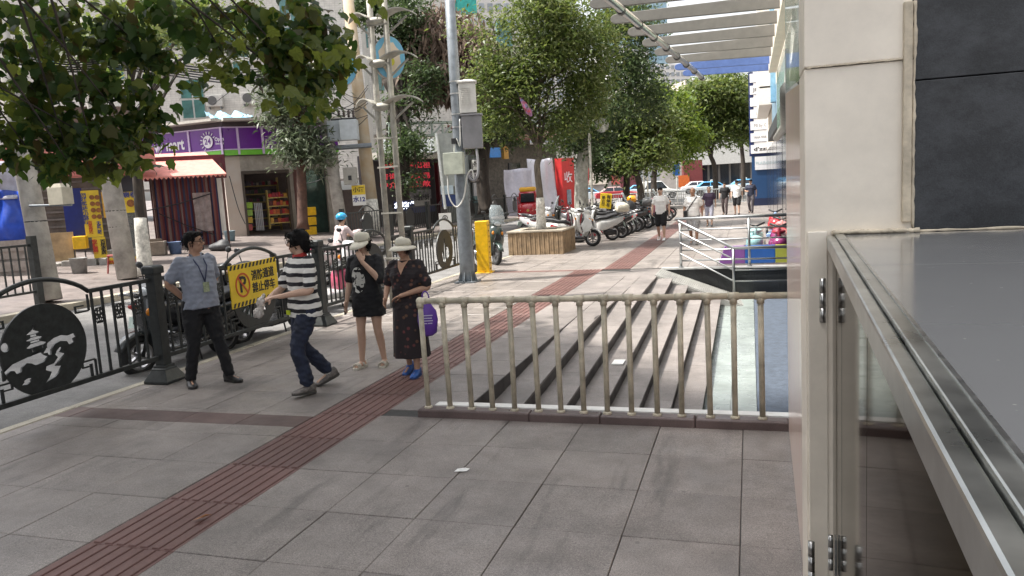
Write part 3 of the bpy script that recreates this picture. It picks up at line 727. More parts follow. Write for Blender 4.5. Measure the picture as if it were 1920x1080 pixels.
# ================================================================== kerb fence
IRON = mat('dark green iron', (0.032, 0.036, 0.036), 0.42, 0.3, var=0.25, scale=14, bump=.08)
FX = -6.55; PITCH = 3.47
TF = lambda y, z=0.0, x=FX: Matrix.Translation((x, y, z)) @ Matrix.Rotation(PI / 2, 4, 'Z')   # local x runs along +Y, faces +X
def offs(me, e): me.transform(Matrix.Translation(-Vector(e.location))); return me
pagoda = []
def P2(l): return [((x - 265) / 265.0 * .475, -(y - 630) / 270.0 * .445) for (x, y) in l]   # medallion drawing units
for q in ([(200, 470), (206, 470), (207, 494), (199, 494)], [(160, 522), (188, 506), (200, 496), (208, 496), (216, 506), (246, 520), (226, 524), (180, 526)], [(182, 529), (224, 527), (226, 540), (182, 542)],
          [(154, 556), (182, 545), (226, 543), (260, 552), (240, 559), (170, 562)], [(178, 565), (238, 562), (240, 573), (178, 576)], [(150, 598), (178, 580), (242, 576), (280, 590), (256, 597), (168, 604)],
          [(180, 607), (190, 606), (192, 628), (182, 628)], [(242, 601), (252, 600), (254, 613), (244, 614)], [(164, 640), (272, 613), (274, 622), (166, 650)]): pagoda.append(P2(q))
pagoda.append(P2([(0, 690), (60, 668), (150, 650), (235, 640), (250, 660), (275, 676), (240, 700), (205, 706), (188, 706), (168, 690), (140, 682), (112, 700), (104, 724), (76, 728), (66, 708), (44, 702), (22, 716), (14, 746), (0, 750)]))
pagoda.append(P2([(262, 632), (276, 598), (320, 575), (370, 568), (408, 580), (440, 575), (456, 572), (466, 600), (444, 606), (450, 628), (412, 636), (400, 612), (360, 602), (322, 612), (298, 640), (292, 668), (276, 668), (270, 652), (244, 650)]))
pagoda.append(P2([(355, 635), (368, 645), (350, 668), (382, 684), (340, 716), (310, 742), (350, 752), (322, 790), (300, 806), (236, 824), (262, 800), (280, 770), (246, 752), (252, 730), (300, 724), (330, 694), (316, 676), (330, 652)]))
pagoda.append(circ((33 - 265) / 265 * .475, -(565 - 630) / 270 * .445, .043, n=16))
pagoda.append(P2([(95, 800), (115, 785), (108, 778), (135, 770), (165, 775), (150, 785), (156, 792), (125, 804)]))
plant = [[(-.13, -.26), (-.18, -.10), (-.13, .02), (-.085, -.10), (-.09, -.27)], [(-.06, -.28), (-.055, -.05), (-.025, .24), (.01, .26), (.035, .0), (.025, -.15), (-.02, -.29)], [(.06, -.18), (.07, -.04), (.14, .05), (.24, .02), (.26, -.08), (.19, -.18), (.11, -.23)], [(.07, .03), (.085, .12), (.11, .08), (.105, .03)]]
wheelv = [[(-.34 + i * .1, -.30 + abs(i - 3) * .05), (-.27 + i * .1, -.32 + abs(i - 3) * .05), (-.2 + i * .075, -.08), (-.225 + i * .075, -.06)] for i in range(7)]
def motif():
    a = .062
    o = [(-a, -a * 1.1), (-a * .6, -a * 1.1), (-a * .6, -a * 1.35), (a * .6, -a * 1.35), (a * .6, -a * 1.1), (a, -a * 1.1), (a, a * 1.1), (a * .6, a * 1.1), (a * .6, a * 1.35), (-a * .6, a * 1.35), (-a * .6, a * 1.1), (-a, a * 1.1)]
    h = [circ(0, a * .45, a * .22, n=8)]
    for (x, z) in ((-.55, .6), (.55, .6), (-.5, -.2), (.5, -.2), (-.55, -.8), (.55, -.8), (0, 1.0), (-.2, -.75), (.22, -.7)): h.append(circ(x * a, z * a, a * .17, a * .22, n=7))
    return [o] + h
MOT = curve_plate(motif(), .012); MOT.materials.append(IRON)
def fence_panel(y0, y1, ym, label, kind):
    e = empty('iron_fence', (FX, (y0 + y1) / 2, 0), label=label, cat='fence', group='iron fence panels along the kerb')
    ya, yb = y0 + .08, y1 - .08; yl, yr = ym - .58, ym + .58
    ZT, ZB = 1.20, .30
    for (a, b) in ((ya, yl), (yr, yb)): MB().b2((FX - .022, a, ZT - .022), (FX + .022, b, ZT + .022)).build('top_rail', IRON, e, bevel=.005)
    arch = [(FX, yl + (yr - yl) * t, ZT + .19 * math.sin(PI * t) ** .75) for t in [i / 14 for i in range(15)]]
    MB().tube(arch, .024, 8).build('arch_rail', IRON, e, True)
    MB().b2((FX - .025, ya, ZB - .03), (FX + .025, yb, ZB + .02)).build('bottom_rail', IRON, e, bevel=.005)
    n1 = 5
    for side, (a, b) in enumerate(((ya, yl), (yr, yb))):
        k = max(3, int(round((b - a) / .145)))
        for i in range(k):
            y = a + .03 + (b - a - .03) * (i + (.0 if side else .5)) / k
            MB().b2((FX - .011, y - .011, ZB), (FX + .011, y + .011, ZT)).build('baluster', IRON, e)
            if i % 2 == 0 and i < k:
                o = linkmesh('flower_plate', MOT, None, e); o.location = (0, y + .07 - e.location.y, .93); o.rotation_euler.z = PI / 2
    disc = [circ(0, 0, .475, .445, 48)]
    disc += pagoda if kind == 0 else (plant if kind == 2 else (wheelv if kind == 1 else []))
    me = offs(curve_plate(disc, .02, TF(ym, .715)), e); linkmesh('medallion', me, IRON, e)
    for s in (-1, 1):
        for zz, dz in ((ZT - .03, -1), (ZB + .02, 1)):
            y = ym + s * .56
            g = MB()
            g.b2((FX - .009, y - .009, zz), (FX + .009, y + .009, zz + dz * .17))
            g.b2((FX - .008, y - s * .01, zz + dz * .16), (FX + .008, y - s * .17, zz + dz * .178))
            g.b2((FX - .007, y - s * .155, zz + dz * .17), (FX + .007, y - s * .172, zz + dz * .10))
            g.b2((FX - .006, y - s * .16, zz + dz * .10), (FX + .006, y - s * .06, zz + dz * .115))
            g.build('scroll', IRON, e)
        MB().b2((FX - .011, ym + s * .5 - .011, ZB), (FX + .011, ym + s * .5 + .011, .45)).build('stay', IRON, e)
    return e
def fence_post(y, label):
    e = empty('fence_post', (FX, y, 0), label=label, cat='fence post', group='fence posts along the kerb')
    MB().cbox((FX, y, .66), (.125, .125, 1.24), .004).build('shaft', IRON, e, bevel=.008)
    MB().cbox((FX, y, 1.315), (.175, .175, .10), .02).build('cap', IRON, e, bevel=.012)
    b_ = MB().loft([[(FX + sx * r, y + sy * r, z) for (sx, sy) in ((-1, -1), (1, -1), (1, 1), (-1, 1))] for (r, z) in ((.165, .0), (.165, .03), (.10, .15), (.10, .165), (.085, .17), (.085, .2))]); b_.build('foot', IRON, e, bevel=.006)
PY = [3.63, 7.08, 10.57, 14.04, 17.5]
fence_panel(PY[0], PY[1], 5.58, 'iron fence panel with a pagoda and bridge cut into its disc', 0)
fence_panel(PY[1], PY[2], 8.9, 'iron fence panel that carries the yellow no parking board', 1)
fence_panel(PY[2], PY[3], 12.37, 'iron fence panel behind the woman in the black T-shirt dress', 3)
fence_panel(PY[3], PY[4], 15.84, 'iron fence panel with a leaf cut into its disc, by the grey pole', 2)
for y, l in zip(PY, ('iron fence post at the near end of the pagoda panel', 'iron fence post beside the man in the grey shirt', 'iron fence post behind the person in the striped shirt', 'iron fence post between the two women in visors', 'iron fence post hidden behind the grey utility pole')): fence_post(y, l)
# no parking board
sg = empty('no_parking_board', (FX, 8.9, .9), label='yellow no parking board with black hazard edges tied to the fence', cat='sign')
YEL = mat('sign yellow', (.72, .50, .02), .45, var=.06); SBLK = mat('sign black', (.012, .012, .012), .5, var=0); SRED = mat('sign red', (.50, .08, .02), .5, var=0)
SW, SH = 1.06, .57
SM = TF(8.88, .925, FX + .035) @ Matrix.Rotation(R_(-1.0), 4, 'Y')
MB(SM).box((0, 0, 0), (SW, .012, SH)).build('board', YEL, sg)
for zc in (SH / 2 - .035, -SH / 2 + .035):
    for i in range(13):
        x = -SW / 2 + .015 + i * .081; h = .03
        MB(SM).prism([(x, zc - h), (x + .04, zc - h), (x + .072, zc + h), (x + .032, zc + h)], -.009, -.0065).build('hazard_stripe', SBLK, sg)
ring = curve_plate([circ(-.27, 0, .155, .165, 36), circ(-.27, 0, .130, .140, 36)], .003, SM @ Matrix.Translation((0, -.011, 0))); linkmesh('ring', offs(ring, sg), SRED, sg)
MB(SM).prism([(-.37, .095), (-.35, .112), (-.17, -.095), (-.19, -.112)], -.0135, -.0105).build('slash', SRED, sg)
letters('P', .30, SBLK, SM @ Matrix.Translation((-.27, -.0085, 0)), sg, bold=.02)
letters('消防通道', .15, SBLK, SM @ Matrix.Translation((.19, -.0085, .085)), sg, bold=.022, fitw=.52)
letters('禁止停车', .15, SBLK, SM @ Matrix.Translation((.19, -.0085, -.085)), sg, bold=.022, fitw=.52)

# ================================================================== grey utility pole with boxes
PG = mat('grey galvanised', (.22, .245, .27), .45, .55, var=.15, scale=8); PGD = mat('grey paint box', (.23, .23, .245), .5, .1, var=.1)
up = empty('utility_pole', (-5.95, 15.6, 0), label='tapered grey steel pole carrying meter boxes beside the yellow bollard', cat='pole')
px_, py_ = -5.95, 15.6
MB().lathe([(.165, .0), (.16, .5), (.15, 1.9), (.145, 2.35), (.135, 2.4), (.125, 2.6), (.115, 4.0), (.10, 7.5)], 16, (px_, py_, 0)).build('shaft', PG, up, True)
g = MB().b2((px_ - .23, py_ - .23, .0), (px_ + .23, py_ + .23, .03)); g.build('base_plate', PG, up)
for i in range(8):
    a = i * PI / 4; c, s_ = math.cos(a), math.sin(a)
    MB().add([(px_ + c * .15 - s_ * .006, py_ + s_ * .15 + c * .006, .03), (px_ + c * .23 - s_ * .006, py_ + s_ * .23 + c * .006, .03), (px_ + c * .15 - s_ * .006, py_ + s_ * .15 + c * .006, .28),
              (px_ + c * .15 + s_ * .006, py_ + s_ * .15 - c * .006, .03), (px_ + c * .23 + s_ * .006, py_ + s_ * .23 - c * .006, .03), (px_ + c * .15 + s_ * .006, py_ + s_ * .15 - c * .006, .28)],
             [(0, 1, 2), (5, 4, 3), (0, 3, 4, 1), (1, 4, 5, 2), (2, 5, 3, 0)]).build('gusset', PG, up)
for z in (2.75, 3.35, 3.62, 4.05, 4.3): MB().lathe([(.128, z - .012), (.132, z - .012), (.132, z + .012), (.128, z + .012)], 16, (px_, py_, 0), closed=True).build('strap', mat('steel strap', (.5, .5, .5), .35, .9), up)
def pbox(name, c, d, m, rz=.25, roof=.0, label=None):
    e = MB(Matrix.Translation(c) @ Matrix.Rotation(rz, 4, 'Z')); e.box((0, 0, 0), d); o = e.build(name, m, up, bevel=.008)
    if roof:
        q = MB(Matrix.Translation(c) @ Matrix.Rotation(rz, 4, 'Z')); q.loft([[(sx * (d[0] / 2 + .03), sy * (d[1] / 2 + .03), d[2] / 2 + .002) for sx, sy in ((-1, -1), (1, -1), (1, 1), (-1, 1))], [(sx * (d[0] / 2 + .03), sy * (d[1] / 2 + .03), d[2] / 2 + .03) for sx, sy in ((-1, -1), (1, -1), (1, 1), (-1, 1))], [(sx * .04, sy * .04, d[2] / 2 + .03 + roof) for sx, sy in ((-1, -1), (1, -1), (1, 1), (-1, 1))]])
        q.build('box_roof', m, o)
    return o
WB = mat('white box', (.62, .61, .58), .5, var=.1)
bx1 = pbox('louvre_box', (px_ + .27, py_ - .02, 3.93), (.36, .30, .62), WB, .35, .05)
for i in range(9): MB(Matrix.Translation((px_ + .27, py_ - .02, 3.93)) @ Matrix.Rotation(.35, 4, 'Z')).box((-.03, -.156, .2 - i * .04), (.2, .014, .018)).build('louvre', WB, bx1)
pbox('control_cabinet', (px_ + .33, py_ - .02, 3.22), (.42, .30, .68), PGD, .3, .02)
pbox('meter_box', (px_ - .04, py_ - .26, 2.58), (.42, .2, .46), mat('greenish box', (.42, .45, .38), .5, var=.15), .12)
pbox('camera_body', (px_ - .02, py_ - .2, 3.05), (.1, .14, .12), mat('black plastic', (.02, .02, .022), .35), 0)
CW = mat('white cable', (.6, .6, .57), .5)
MB().tube(catmull([(px_ - .2, py_ - .27, 2.35), (px_ - .19, py_ - .3, 1.9), (px_ - .05, py_ - .28, 1.66), (px_ + .12, py_ - .25, 1.85), (px_ + .22, py_ - .22, 2.3), (px_ + .33, py_ - .2, 2.42), (px_ + .36, py_ - .2, 2.2)]), .016, 8).build('cable', CW, up, True)
MB().tube(catmull([(px_ - .05, py_ - .2, 2.82), (px_ + .02, py_ - .22, 3.1), (px_ + .1, py_ - .2, 2.95), (px_ + .13, py_ - .2, 3.5)]), .014, 8).build('cable', CW, up, True)
MB().tube(catmull([(px_ + .2, py_ - .2, 2.35), (px_ + .34, py_ - .2, 2.2), (px_ + .45, py_ - .2, 2.3), (px_ + .46, py_ - .15, 2.6), (px_ + .42, py_ - .1, 2.9)]), .03, 8).build('conduit', PGD, up, True)
# yellow bollard cabinet
yb = empty('yellow_bollard', (-6.17, 17.35, 0), label='square yellow painted steel bollard behind the grey pole', cat='bollard')
YP = mat('yellow paint', (.78, .46, .008), .4, var=.14, scale=7)
MB().cbox((-6.17, 17.37, .63), (.30, .30, 1.24), .012, .12).build('shaft', YP, yb, bevel=.012)
MB().cbox((-6.17, 17.37, .006), (.42, .42, .022), .004, .12).build('base_plate', YP, yb)
for i in range(9): MB().box((-5.985 - .018, 17.36, .1 + i * .13), (.012, .05, .035), .12).build('slot', mat('yellow dark', (.3, .17, .01), .6), yb)
# planter
pl = empty('tree_planter', (-6.03, 22.3, 0), label='square planter clad in brown ribbed stone round the white-painted trunk', cat='planter')
PS = mat('brown ribbed stone', (.30, .21, .125), .75, var=.3, scale=5, bump=.3)
x0, x1, y0, y1 = -6.87, -5.2, 21.55, 23.15
for i in range(24):
    w = (x1 - x0) / 24; MB().b2((x0 + i * w + .004, y0 - .012 * (i % 2), 0), (x0 + (i + 1) * w - .004, y0 + .08, .66)).build('facing_strip', PS, pl)
for i in range(22):
    w = (y1 - y0) / 22; MB().b2((x1 - .08, y0 + .09 + i * w * .94 + .004, 0), (x1 + .012 * (i % 2), y0 + .09 + (i + 1) * w * .94 - .004, .66)).build('facing_strip', PS, pl)
for a, b in (((x0 + .01, y0 + .09), (x0 + .09, y1)), ((x0 + .1, y1 - .08), (x1 - .1, y1))): MB().b2((a[0], a[1], 0), (b[0], b[1], .655)).build('wall', PS, pl)
for a, b in (((x0 - .03, y0 - .04), (x1 + .03, y0 + .3)), ((x0 - .03, y1 - .3), (x1 + .03, y1 + .03)), ((x0 - .03, y0 + .305), (x0 + .28, y1 - .305)), ((x1 - .28, y0 + .305), (x1 + .03, y1 - .305))):
    MB().b2((a[0], a[1], .662), (b[0], b[1], .715)).build('coping', stone('planter coping', (.40, .35, .28), dirt=.3), pl, bevel=.008)
MB().b2((x0 + .2, y0 + .2, .3), (x1 - .2, y1 - .2, .6)).build('soil', mat('soil', (.05, .038, .028), .95, var=.4, scale=12, bump=.8), pl)
# twin-tube decorative lamp post with round sign
tp = empty('lamp_post', (-6.0, 12.3, 0), label='twin-tube decorative post with leaf-shaped brackets and round blue sign', cat='lamp post')
TPM = mat('weathered grey tube', (.40, .385, .34), .6, .2, var=.25, scale=6)
tx, ty = -6.02, 12.3
for dx in (-.14, .14): MB().tube([(tx + dx, ty, 0), (tx + dx, ty, 7.2)], .052, 10).build('tube', TPM, tp, True)
for z in (.9, 1.7, 2.5, 3.0, 3.6, 4.25, 4.9): MB().b2((tx - .2, ty - .055, z - .03), (tx + .2, ty - .005 - .06, z)).build('tie_plate', TPM, tp)
def wing(z, s, L):
    pts = [(tx + s * (.1 + L * t), ty - .1 + .1 * t, z + .16 * math.sin(t * 2.2) - .14 * t * t) for t in [i / 7 for i in range(8)]]
    g = MB(); rr = []
    for i, p in enumerate(pts):
        t = i / 7; w = .17 * (1 - t) ** .6 + .012
        rr.append([(p[0], p[1] - w, p[2]), (p[0], p[1] + w, p[2]), (p[0], p[1] + w, p[2] + .02), (p[0], p[1] - w, p[2] + .02)])
    g.loft(rr).build('leaf_bracket', TPM, tp)
    MB().tube([(tx + s * .14, ty, z - .28), (tx + s * (.1 + L * .7), ty, z)], .02, 6).build('strut', TPM, tp)
for z, L in ((3.55, .62), (4.28, .58), (4.98, .62)):
    wing(z, 1, L); wing(z, -1, L * .75)
    MB().ell((tx - .05, ty - .02, z - .03), (.17, .13, .07)).build('hub', TPM, tp, True)
SB = mat('sign sky blue', (.16, .45, .66), .4, var=.03); SC = mat('sign cream', (.68, .58, .46), .4, var=.03); SYW = mat('sign lime', (.62, .60, .06), .4, var=.03); SEDGE = mat('sign edge', (.42, .39, .36), .4, .2)
def disc_sign(c, rz, R, H_, rim, face, e, inner=None):
    T = Matrix.Translation(c) @ Matrix.Rotation(rz, 4, 'Z')
    MB(T).lathe([(R, -.075), (R, .075)], 32, axis='Y', sy=H_ / R).build('sign_case', SEDGE, e, True)
    MB(T).lathe([(.001, -.082), (R * .99, -.082), (R * .99, -.076), (.001, -.076)], 32, axis='Y', sy=H_ / R).build('sign_rim', rim, e)
    star = [((R * (.66 + .1 * (i % 2))) * math.cos(2 * PI * i / 16), (H_ * (.66 + .1 * (i % 2))) * math.sin(2 * PI * i / 16)) for i in range(16)]
    MB(T).prism(star, -.09, -.0835).build('sign_face', face, e)
    if inner: MB(T).lathe([(.001, -.097), (R * .3, -.097), (R * .3, -.0905), (.001, -.0905)], 20, (0, 0, -H_ * .2), axis='Y').build('sign_dot', inner, e)
p = pt(729, 109, 13.3); disc_sign(p, .62, .27, .36, SB, SC, tp, SYW)
p = pt(640, 125, 13.4); disc_sign(p, .5, .27, .34, SB, SYW, tp)
# litter
lit = mat('white paper', (.7, .7, .68), .7, var=.05)
e = MB(Matrix.Translation((-2.02, 4.92, .004)) @ Matrix.Rotation(.3, 4, 'Z')).add([(-.055, -.01, 0), (-.02, -.028, .006), (.035, -.02, .002), (.06, .01, .008), (.02, .02, .014), (-.03, .02, .01)], [(0, 1, 2, 3, 4, 5)]).build('paper_scrap', lit); tag(e, 'small white paper scrap lying on the near granite slabs', 'litter')
e = MB(Matrix.Translation((-3.4, 3.85, .016)) @ Matrix.Rotation(.8, 4, 'Z')).add([(-.06, 0, 0), (-.02, -.02, .01), (.03, -.012, .02), (.06, .01, .005), (.02, .018, .014), (-.03, .02, .0)], [(0, 1, 2, 3, 4, 5)]).build('dry_leaf', mat('dry leaf', (.36, .17, .07), .7)); tag(e, 'curled brown dry leaf on the red tactile strip', 'leaf')
e = MB().b2((-.86, 8.9, TY(6, 8.9) + .001), (-.74, 9.14, TY(6, 9.1) + .005)).build('paper_sheet', lit); tag(e, 'white paper sheet left on the lowest step', 'litter')
e = MB().b2((-1.75, 9.6, TY(3, 9.6) + .004), (-1.6, 9.85, TY(3, 9.85) + .007)).build('paper_sheet', lit); tag(e, 'pale flyer stuck on a middle step', 'litter')
# ================================================================== scooters, three-wheeler, cars
RUB = mat('tyre rubber', (.018, .018, .019), .8, var=.2, scale=20); BPL = mat('black plastic', (.02, .02, .022), .35); CHR = mat('chrome', (.6, .6, .6), .12, 1.0, var=0)
SEATM = mat('seat vinyl', (.022, .022, .025), .5, var=.2, scale=12); LENS = mat('clear lens', (.55, .58, .6), .08, var=0, spec=.8); REDL = mat('red lens', (.35, .01, .012), .15, var=0); AMB = mat('amber lens', (.6, .2, .01), .2, var=0)
WSC = mat('windscreen', (.35, .40, .42), .08, var=0, alpha=.4)
def rrect(x, z, w, h, y, r=.35, n=3):
    """rounded rectangle ring in XZ at y"""
    out = []; rr = min(w, h) * r
    for (sx, sz, a0) in ((1, 1, 0), (-1, 1, 90), (-1, -1, 180), (1, -1, 270)):
        for i in range(n + 1):
            a = R_(a0 + 90 * i / n); out.append((x + sx * (w / 2 - rr) + rr * math.cos(a), y, z + sz * (h / 2 - rr) + rr * math.sin(a)))
    return out
PAINT = {}
def paint(c):
    k = 'paint %.3f %.3f %.3f' % c
    return mat(k, c, .28, .05, var=.05, scale=4, coat=.6)
def wheel(e, x, y, z, r, w=.11, spokes=6, axis_x=True):
    hub = bpy.data.objects.new('wheel', None); COL.objects.link(hub); hub.parent = e; hub.empty_display_size = .1; e = hub
    t = MB().lathe([(r * .68, -w * .38), (r * .8, -w * .5), (r * .93, -w * .42), (r, -w * .18), (r, w * .18), (r * .93, w * .42), (r * .8, w * .5), (r * .68, w * .38)], 24, (x, y, z), 'X', closed=True).build('tyre', RUB, e, True, local=True)
    m = MB().lathe([(r * .6, -w * .36), (r * .69, -w * .4), (r * .69, w * .4), (r * .6, w * .36)], 24, (x, y, z), 'X', closed=True)
    for i in range(spokes):
        a = 2 * PI * i / spokes; q = Matrix.Rotation(a, 3, 'X')
        m.box(Vector((x, y, z)) + q @ Vector((0, 0, r * .33)), (w * .4, r * .12, r * .62), M=q)
    m.lathe([(.001, -w * .45), (r * .16, -w * .45), (r * .16, w * .45), (.001, w * .45)], 14, (x, y, z), 'X')
    m.build('rim', mat('alloy', (.3, .3, .31), .35, .8), e, local=True)
def scooter(label, loc, rz, c, c2=None, box=None, screen=False, rack=True, sporty=False, seatc=None, cover=None, lean=R_(-7), group='scooters parked in a row on the pavement', front=None):
    e = empty('scooter', loc, rz, label, 'scooter', group); e.rotation_euler = (0, lean, rz); e.scale = (1.08,) * 3
    A = paint(c); B = paint(c2 or (.03, .03, .032)); S = seatc or SEATM
    wheel(e, 0, .66, .245, .245, .10); wheel(e, 0, -.60, .245, .245, .12)
    # front fork and mudguard
    g = MB()
    for s in (-1, 1): g.tube([(s * .075, .66, .245), (s * .07, .56, .62)], .02, 8)
    g.build('fork', CHR if sporty else BPL, e, True, local=True)
    rr = []
    for i in range(9):
        a = R_(20 + i * 17); rr.append([(sx, .66 + math.cos(a) * r_, .245 + math.sin(a) * r_) for (sx, r_) in ((-.075, .262), (-.05, .30), (.05, .30), (.075, .262), (.04, .275), (-.04, .275))])
    MB().loft(rr).build('front_mudguard', A, e, True, local=True)
    # front apron
    prof = [(.40, .27, .30), (.47, .40, .40), (.52, .58, .42), (.53, .74, .40), (.50, .88, .34), (.45, .97, .26)]
    rr = []
    for (y, z, w) in prof:
        ring = []
        for i in range(9):
            t = -1 + 2 * i / 8; ring.append((t * w / 2, y + .10 * (1 - t * t), z + .03 * (1 - t * t)))
        for i in range(8, -1, -1):
            t = -1 + 2 * i / 8; ring.append((t * w / 2 * .94, y - .05 + .06 * (1 - t * t), z))
        rr.append(ring)
    MB().loft(rr).build('front_shield', front and paint(front) or A, e, True, local=True)
    MB().loft([[(x * .5, .60 + .03, .60 + z * .5) for x, z in ((-.2, 0), (.2, 0), (.13, .3), (-.13, .3))], [(x * .46, .655, .61 + z * .46) for x, z in ((-.2, 0), (.2, 0), (.13, .3), (-.13, .3))]]).build('nose_grille', B, e, local=True)
    # handlebar head
    MB().loft([rrect(0, 1.0, .12, .08, .34), rrect(0, 1.02, .26, .15, .42), rrect(0, 1.01, .24, .16, .52), rrect(0, .99, .12, .09, .58)]).build('headlamp_cowl', A, e, True, local=True)
    MB().ell((0, .565, 1.0), (.085, .035, .055)).build('headlamp', LENS, e, True, local=True)
    for s in (-1, 1): MB().ell((s * .12, .60, .78), (.03, .03, .045)).build('indicator', AMB, e, True, local=True)
    MB().tube([(-.34, .33, 1.04), (-.2, .40, 1.03), (.2, .40, 1.03), (.34, .33, 1.04)], .017, 8).build('handlebar', BPL, e, True, local=True)
    for s in (-1, 1):
        MB().tube([(s * .23, .385, 1.03), (s * .35, .325, 1.045)], .024, 8).build('grip', RUB, e, True, local=True)
        mm = MB().tube([(s * .19, .40, 1.04), (s * .24, .39, 1.16), (s * .29, .38, 1.23)], .008, 6).build('mirror_stalk', BPL, e, True, local=True)
        MB().ell((s * .31, .375, 1.26), (.065, .018, .042)).build('mirror', BPL, mm, True, local=True)
        MB().tube([(s * .22, .46, 1.03), (s * .34, .41, 1.045)], .007, 6).build('brake_lever', CHR, e, True, local=True)
    MB().tube([(0, .38, .95), (0, .50, .45)], .05, 8).build('steering_column', B, e, True, local=True)
    # floor, body, seat
    MB().loft([rrect(0, .27, .30, .10, .46), rrect(0, .25, .34, .11, .2), rrect(0, .26, .34, .13, -.12), rrect(0, .30, .28, .16, -.25)]).build('footboard', B, e, True, local=True)
    MB().loft([rrect(0, .46, .22, .36, -.10), rrect(0, .52, .32, .40, -.22), rrect(0, .55, .36, .34, -.45), rrect(0, .61, .30, .26, -.70), rrect(0, .68, .18, .16, -.92), rrect(0, .72, .08, .06, -.99)]).build('rear_body', A, e, True, local=True)
    MB().loft([rrect(0, .70, .16, .06, -.06), rrect(0, .745, .26, .10, -.16), rrect(0, .75, .30, .10, -.38), rrect(0, .80, .28, .11, -.55), rrect(0, .83, .24, .10, -.78), rrect(0, .82, .14, .06, -.88)]).build('seat', S, e, True, local=True)
    MB().loft([rrect(0, .30, .2, .18, -.32), rrect(0, .27, .22, .2, -.5), rrect(0, .25, .16, .14, -.72)]).build('motor_case', BPL, e, True, local=True)
    MB().tube([(.13, -.25, .24), (.17, -.6, .26), (.17, -.86, .33)], [.03, .05, .055], 10).build('exhaust', CHR if not sporty else BPL, e, True, local=True)
    rr = []
    for i in range(7):
        a = R_(60 + i * 18); rr.append([(sx, -.60 + math.cos(a) * .29, .245 + math.sin(a) * r_) for (sx, r_) in ((-.07, .29), (.07, .29), (.07, .275), (-.07, .275))])
    MB().loft(rr).build('rear_mudguard', BPL, e, True, local=True)
    MB().ell((0, -.965, .70), (.10, .03, .04)).build('tail_lamp', REDL, e, True, local=True)
    MB().box((0, -.99, .50), (.2, .01, .15), M=Matrix.Rotation(-.3, 3, 'X')).build('number_plate', mat('plate green', (.45, .55, .5), .4), e, local=True)
    MB().tube([(-.12, -.1, .2), (-.16, -.12, .02), (-.16, -.05, .015)], .012, 6).build('side_stand', BPL, e, local=True)
    if rack:
        g = MB()
        for s in (-1, 1): g.tube([(s * .11, -.75, .80), (s * .12, -.98, .86), (s * .06, -1.08, .87), (0, -1.09, .87)], .012, 6)
        g.build('rear_rack', CHR, e, True, local=True)
    if box:
        MB().loft([rrect(0, .98, .34, .10, -.72, .4), rrect(0, 1.04, .40, .30, -.76, .45), rrect(0, 1.05, .42, .32, -.98, .45), rrect(0, 1.02, .34, .22, -1.12, .45)]).build('top_box', paint(box), e, True, local=True)
    if screen:
        rr = []
        for (y, z, w) in ((.55, 1.0, .36), (.50, 1.18, .40), (.43, 1.36, .36), (.38, 1.46, .24)):
            rr.append([((-1 + 2 * i / 8) * w / 2, y + .06 * (1 - (-1 + 2 * i / 8) ** 2), z) for i in range(9)] + [((1 - 2 * i / 8) * w / 2, y - .006 + .06 * (1 - (1 - 2 * i / 8) ** 2), z) for i in range(9)])
        MB().loft(rr).build('windscreen', WSC, e, True, local=True)
    if sporty:
        for s in (-1, 1): MB().prism([(.60, .42), (.72, .55), (.66, .76), (.5, .86), (.36, .62), (.44, .4)], s * .14, s * .2, 'YZ').build('side_fairing', A, e, local=True, bevel=.02)
        for s in (-1, 1): MB().prism([(-.62, .60), (-.34, .52), (-.30, .58), (-.6, .68)], s * .17, s * .19, 'YZ').build('red_flash', paint((.45, .02, .03)), e, local=True)
    if cover is not None:
        g = MB().loft([rrect(0, .75, .52, .5, .62, .4), rrect(0, .82, .72, .62, .52, .4), rrect(0, .84, .76, .64, .40, .4), rrect(0, .8, .6, .5, .3, .4)])
        me = remesh(g, .03, 6); o = linkmesh('leg_apron', me, cover, e)
    return e
# behind the bollard
scooter('dark green scooter with a clear windscreen behind the yellow bollard', (-6.85, 19.5, 0), R_(-140), (.03, .05, .045), screen=True, group='scooters parked on the pavement')
WHI = (.62, .62, .60)
scooter('white sporty scooter with red flashes beside the planter', (-5.5, 24.0, 0), R_(-98), WHI, (.03, .03, .035), sporty=True)
scooter('white scooter with its shield turned to the planter, behind the sporty one', (-6.25, 25.4, 0), R_(-75), WHI, (.05, .05, .05), rack=True)
scooter('white scooter with cream top box and red trim', (-5.15, 25.9, 0), R_(112), (.55, .55, .54), (.3, .02, .03), box=(.62, .58, .47))
scooter('white and black scooter beside the yellow crate on the row', (-5.0, 27.9, 0), R_(104), (.6, .6, .6), (.03, .03, .03))
scooter('grey scooter with black screen in the middle of the row', (-4.95, 29.9, 0), R_(-95), (.16, .16, .17), (.03, .03, .03), cover=mat('black apron', (.02, .02, .022), .7))
scooter('dark green retro scooter beside the walking man', (-4.75, 31.9, 0), R_(-98), (.035, .065, .06), (.03, .03, .03))
scooter('pink and white scooter half hidden by the walking man', (-4.6, 34.0, 0), R_(-92), (.5, .2, .25), (.5, .5, .5))
scooter('dark red scooter with an orange basket far down the row', (-4.4, 36.6, 0), R_(-92), (.2, .02, .02), (.03, .03, .03), box=(.7, .3, .01))
scooter('black scooter at the far end of the row', (-4.5, 39.2, 0), R_(-90), (.03, .03, .03))
scooter('light grey scooter by the mottled tree trunk', (-8.0, 29.0, 0), R_(-120), (.45, .45, .46))
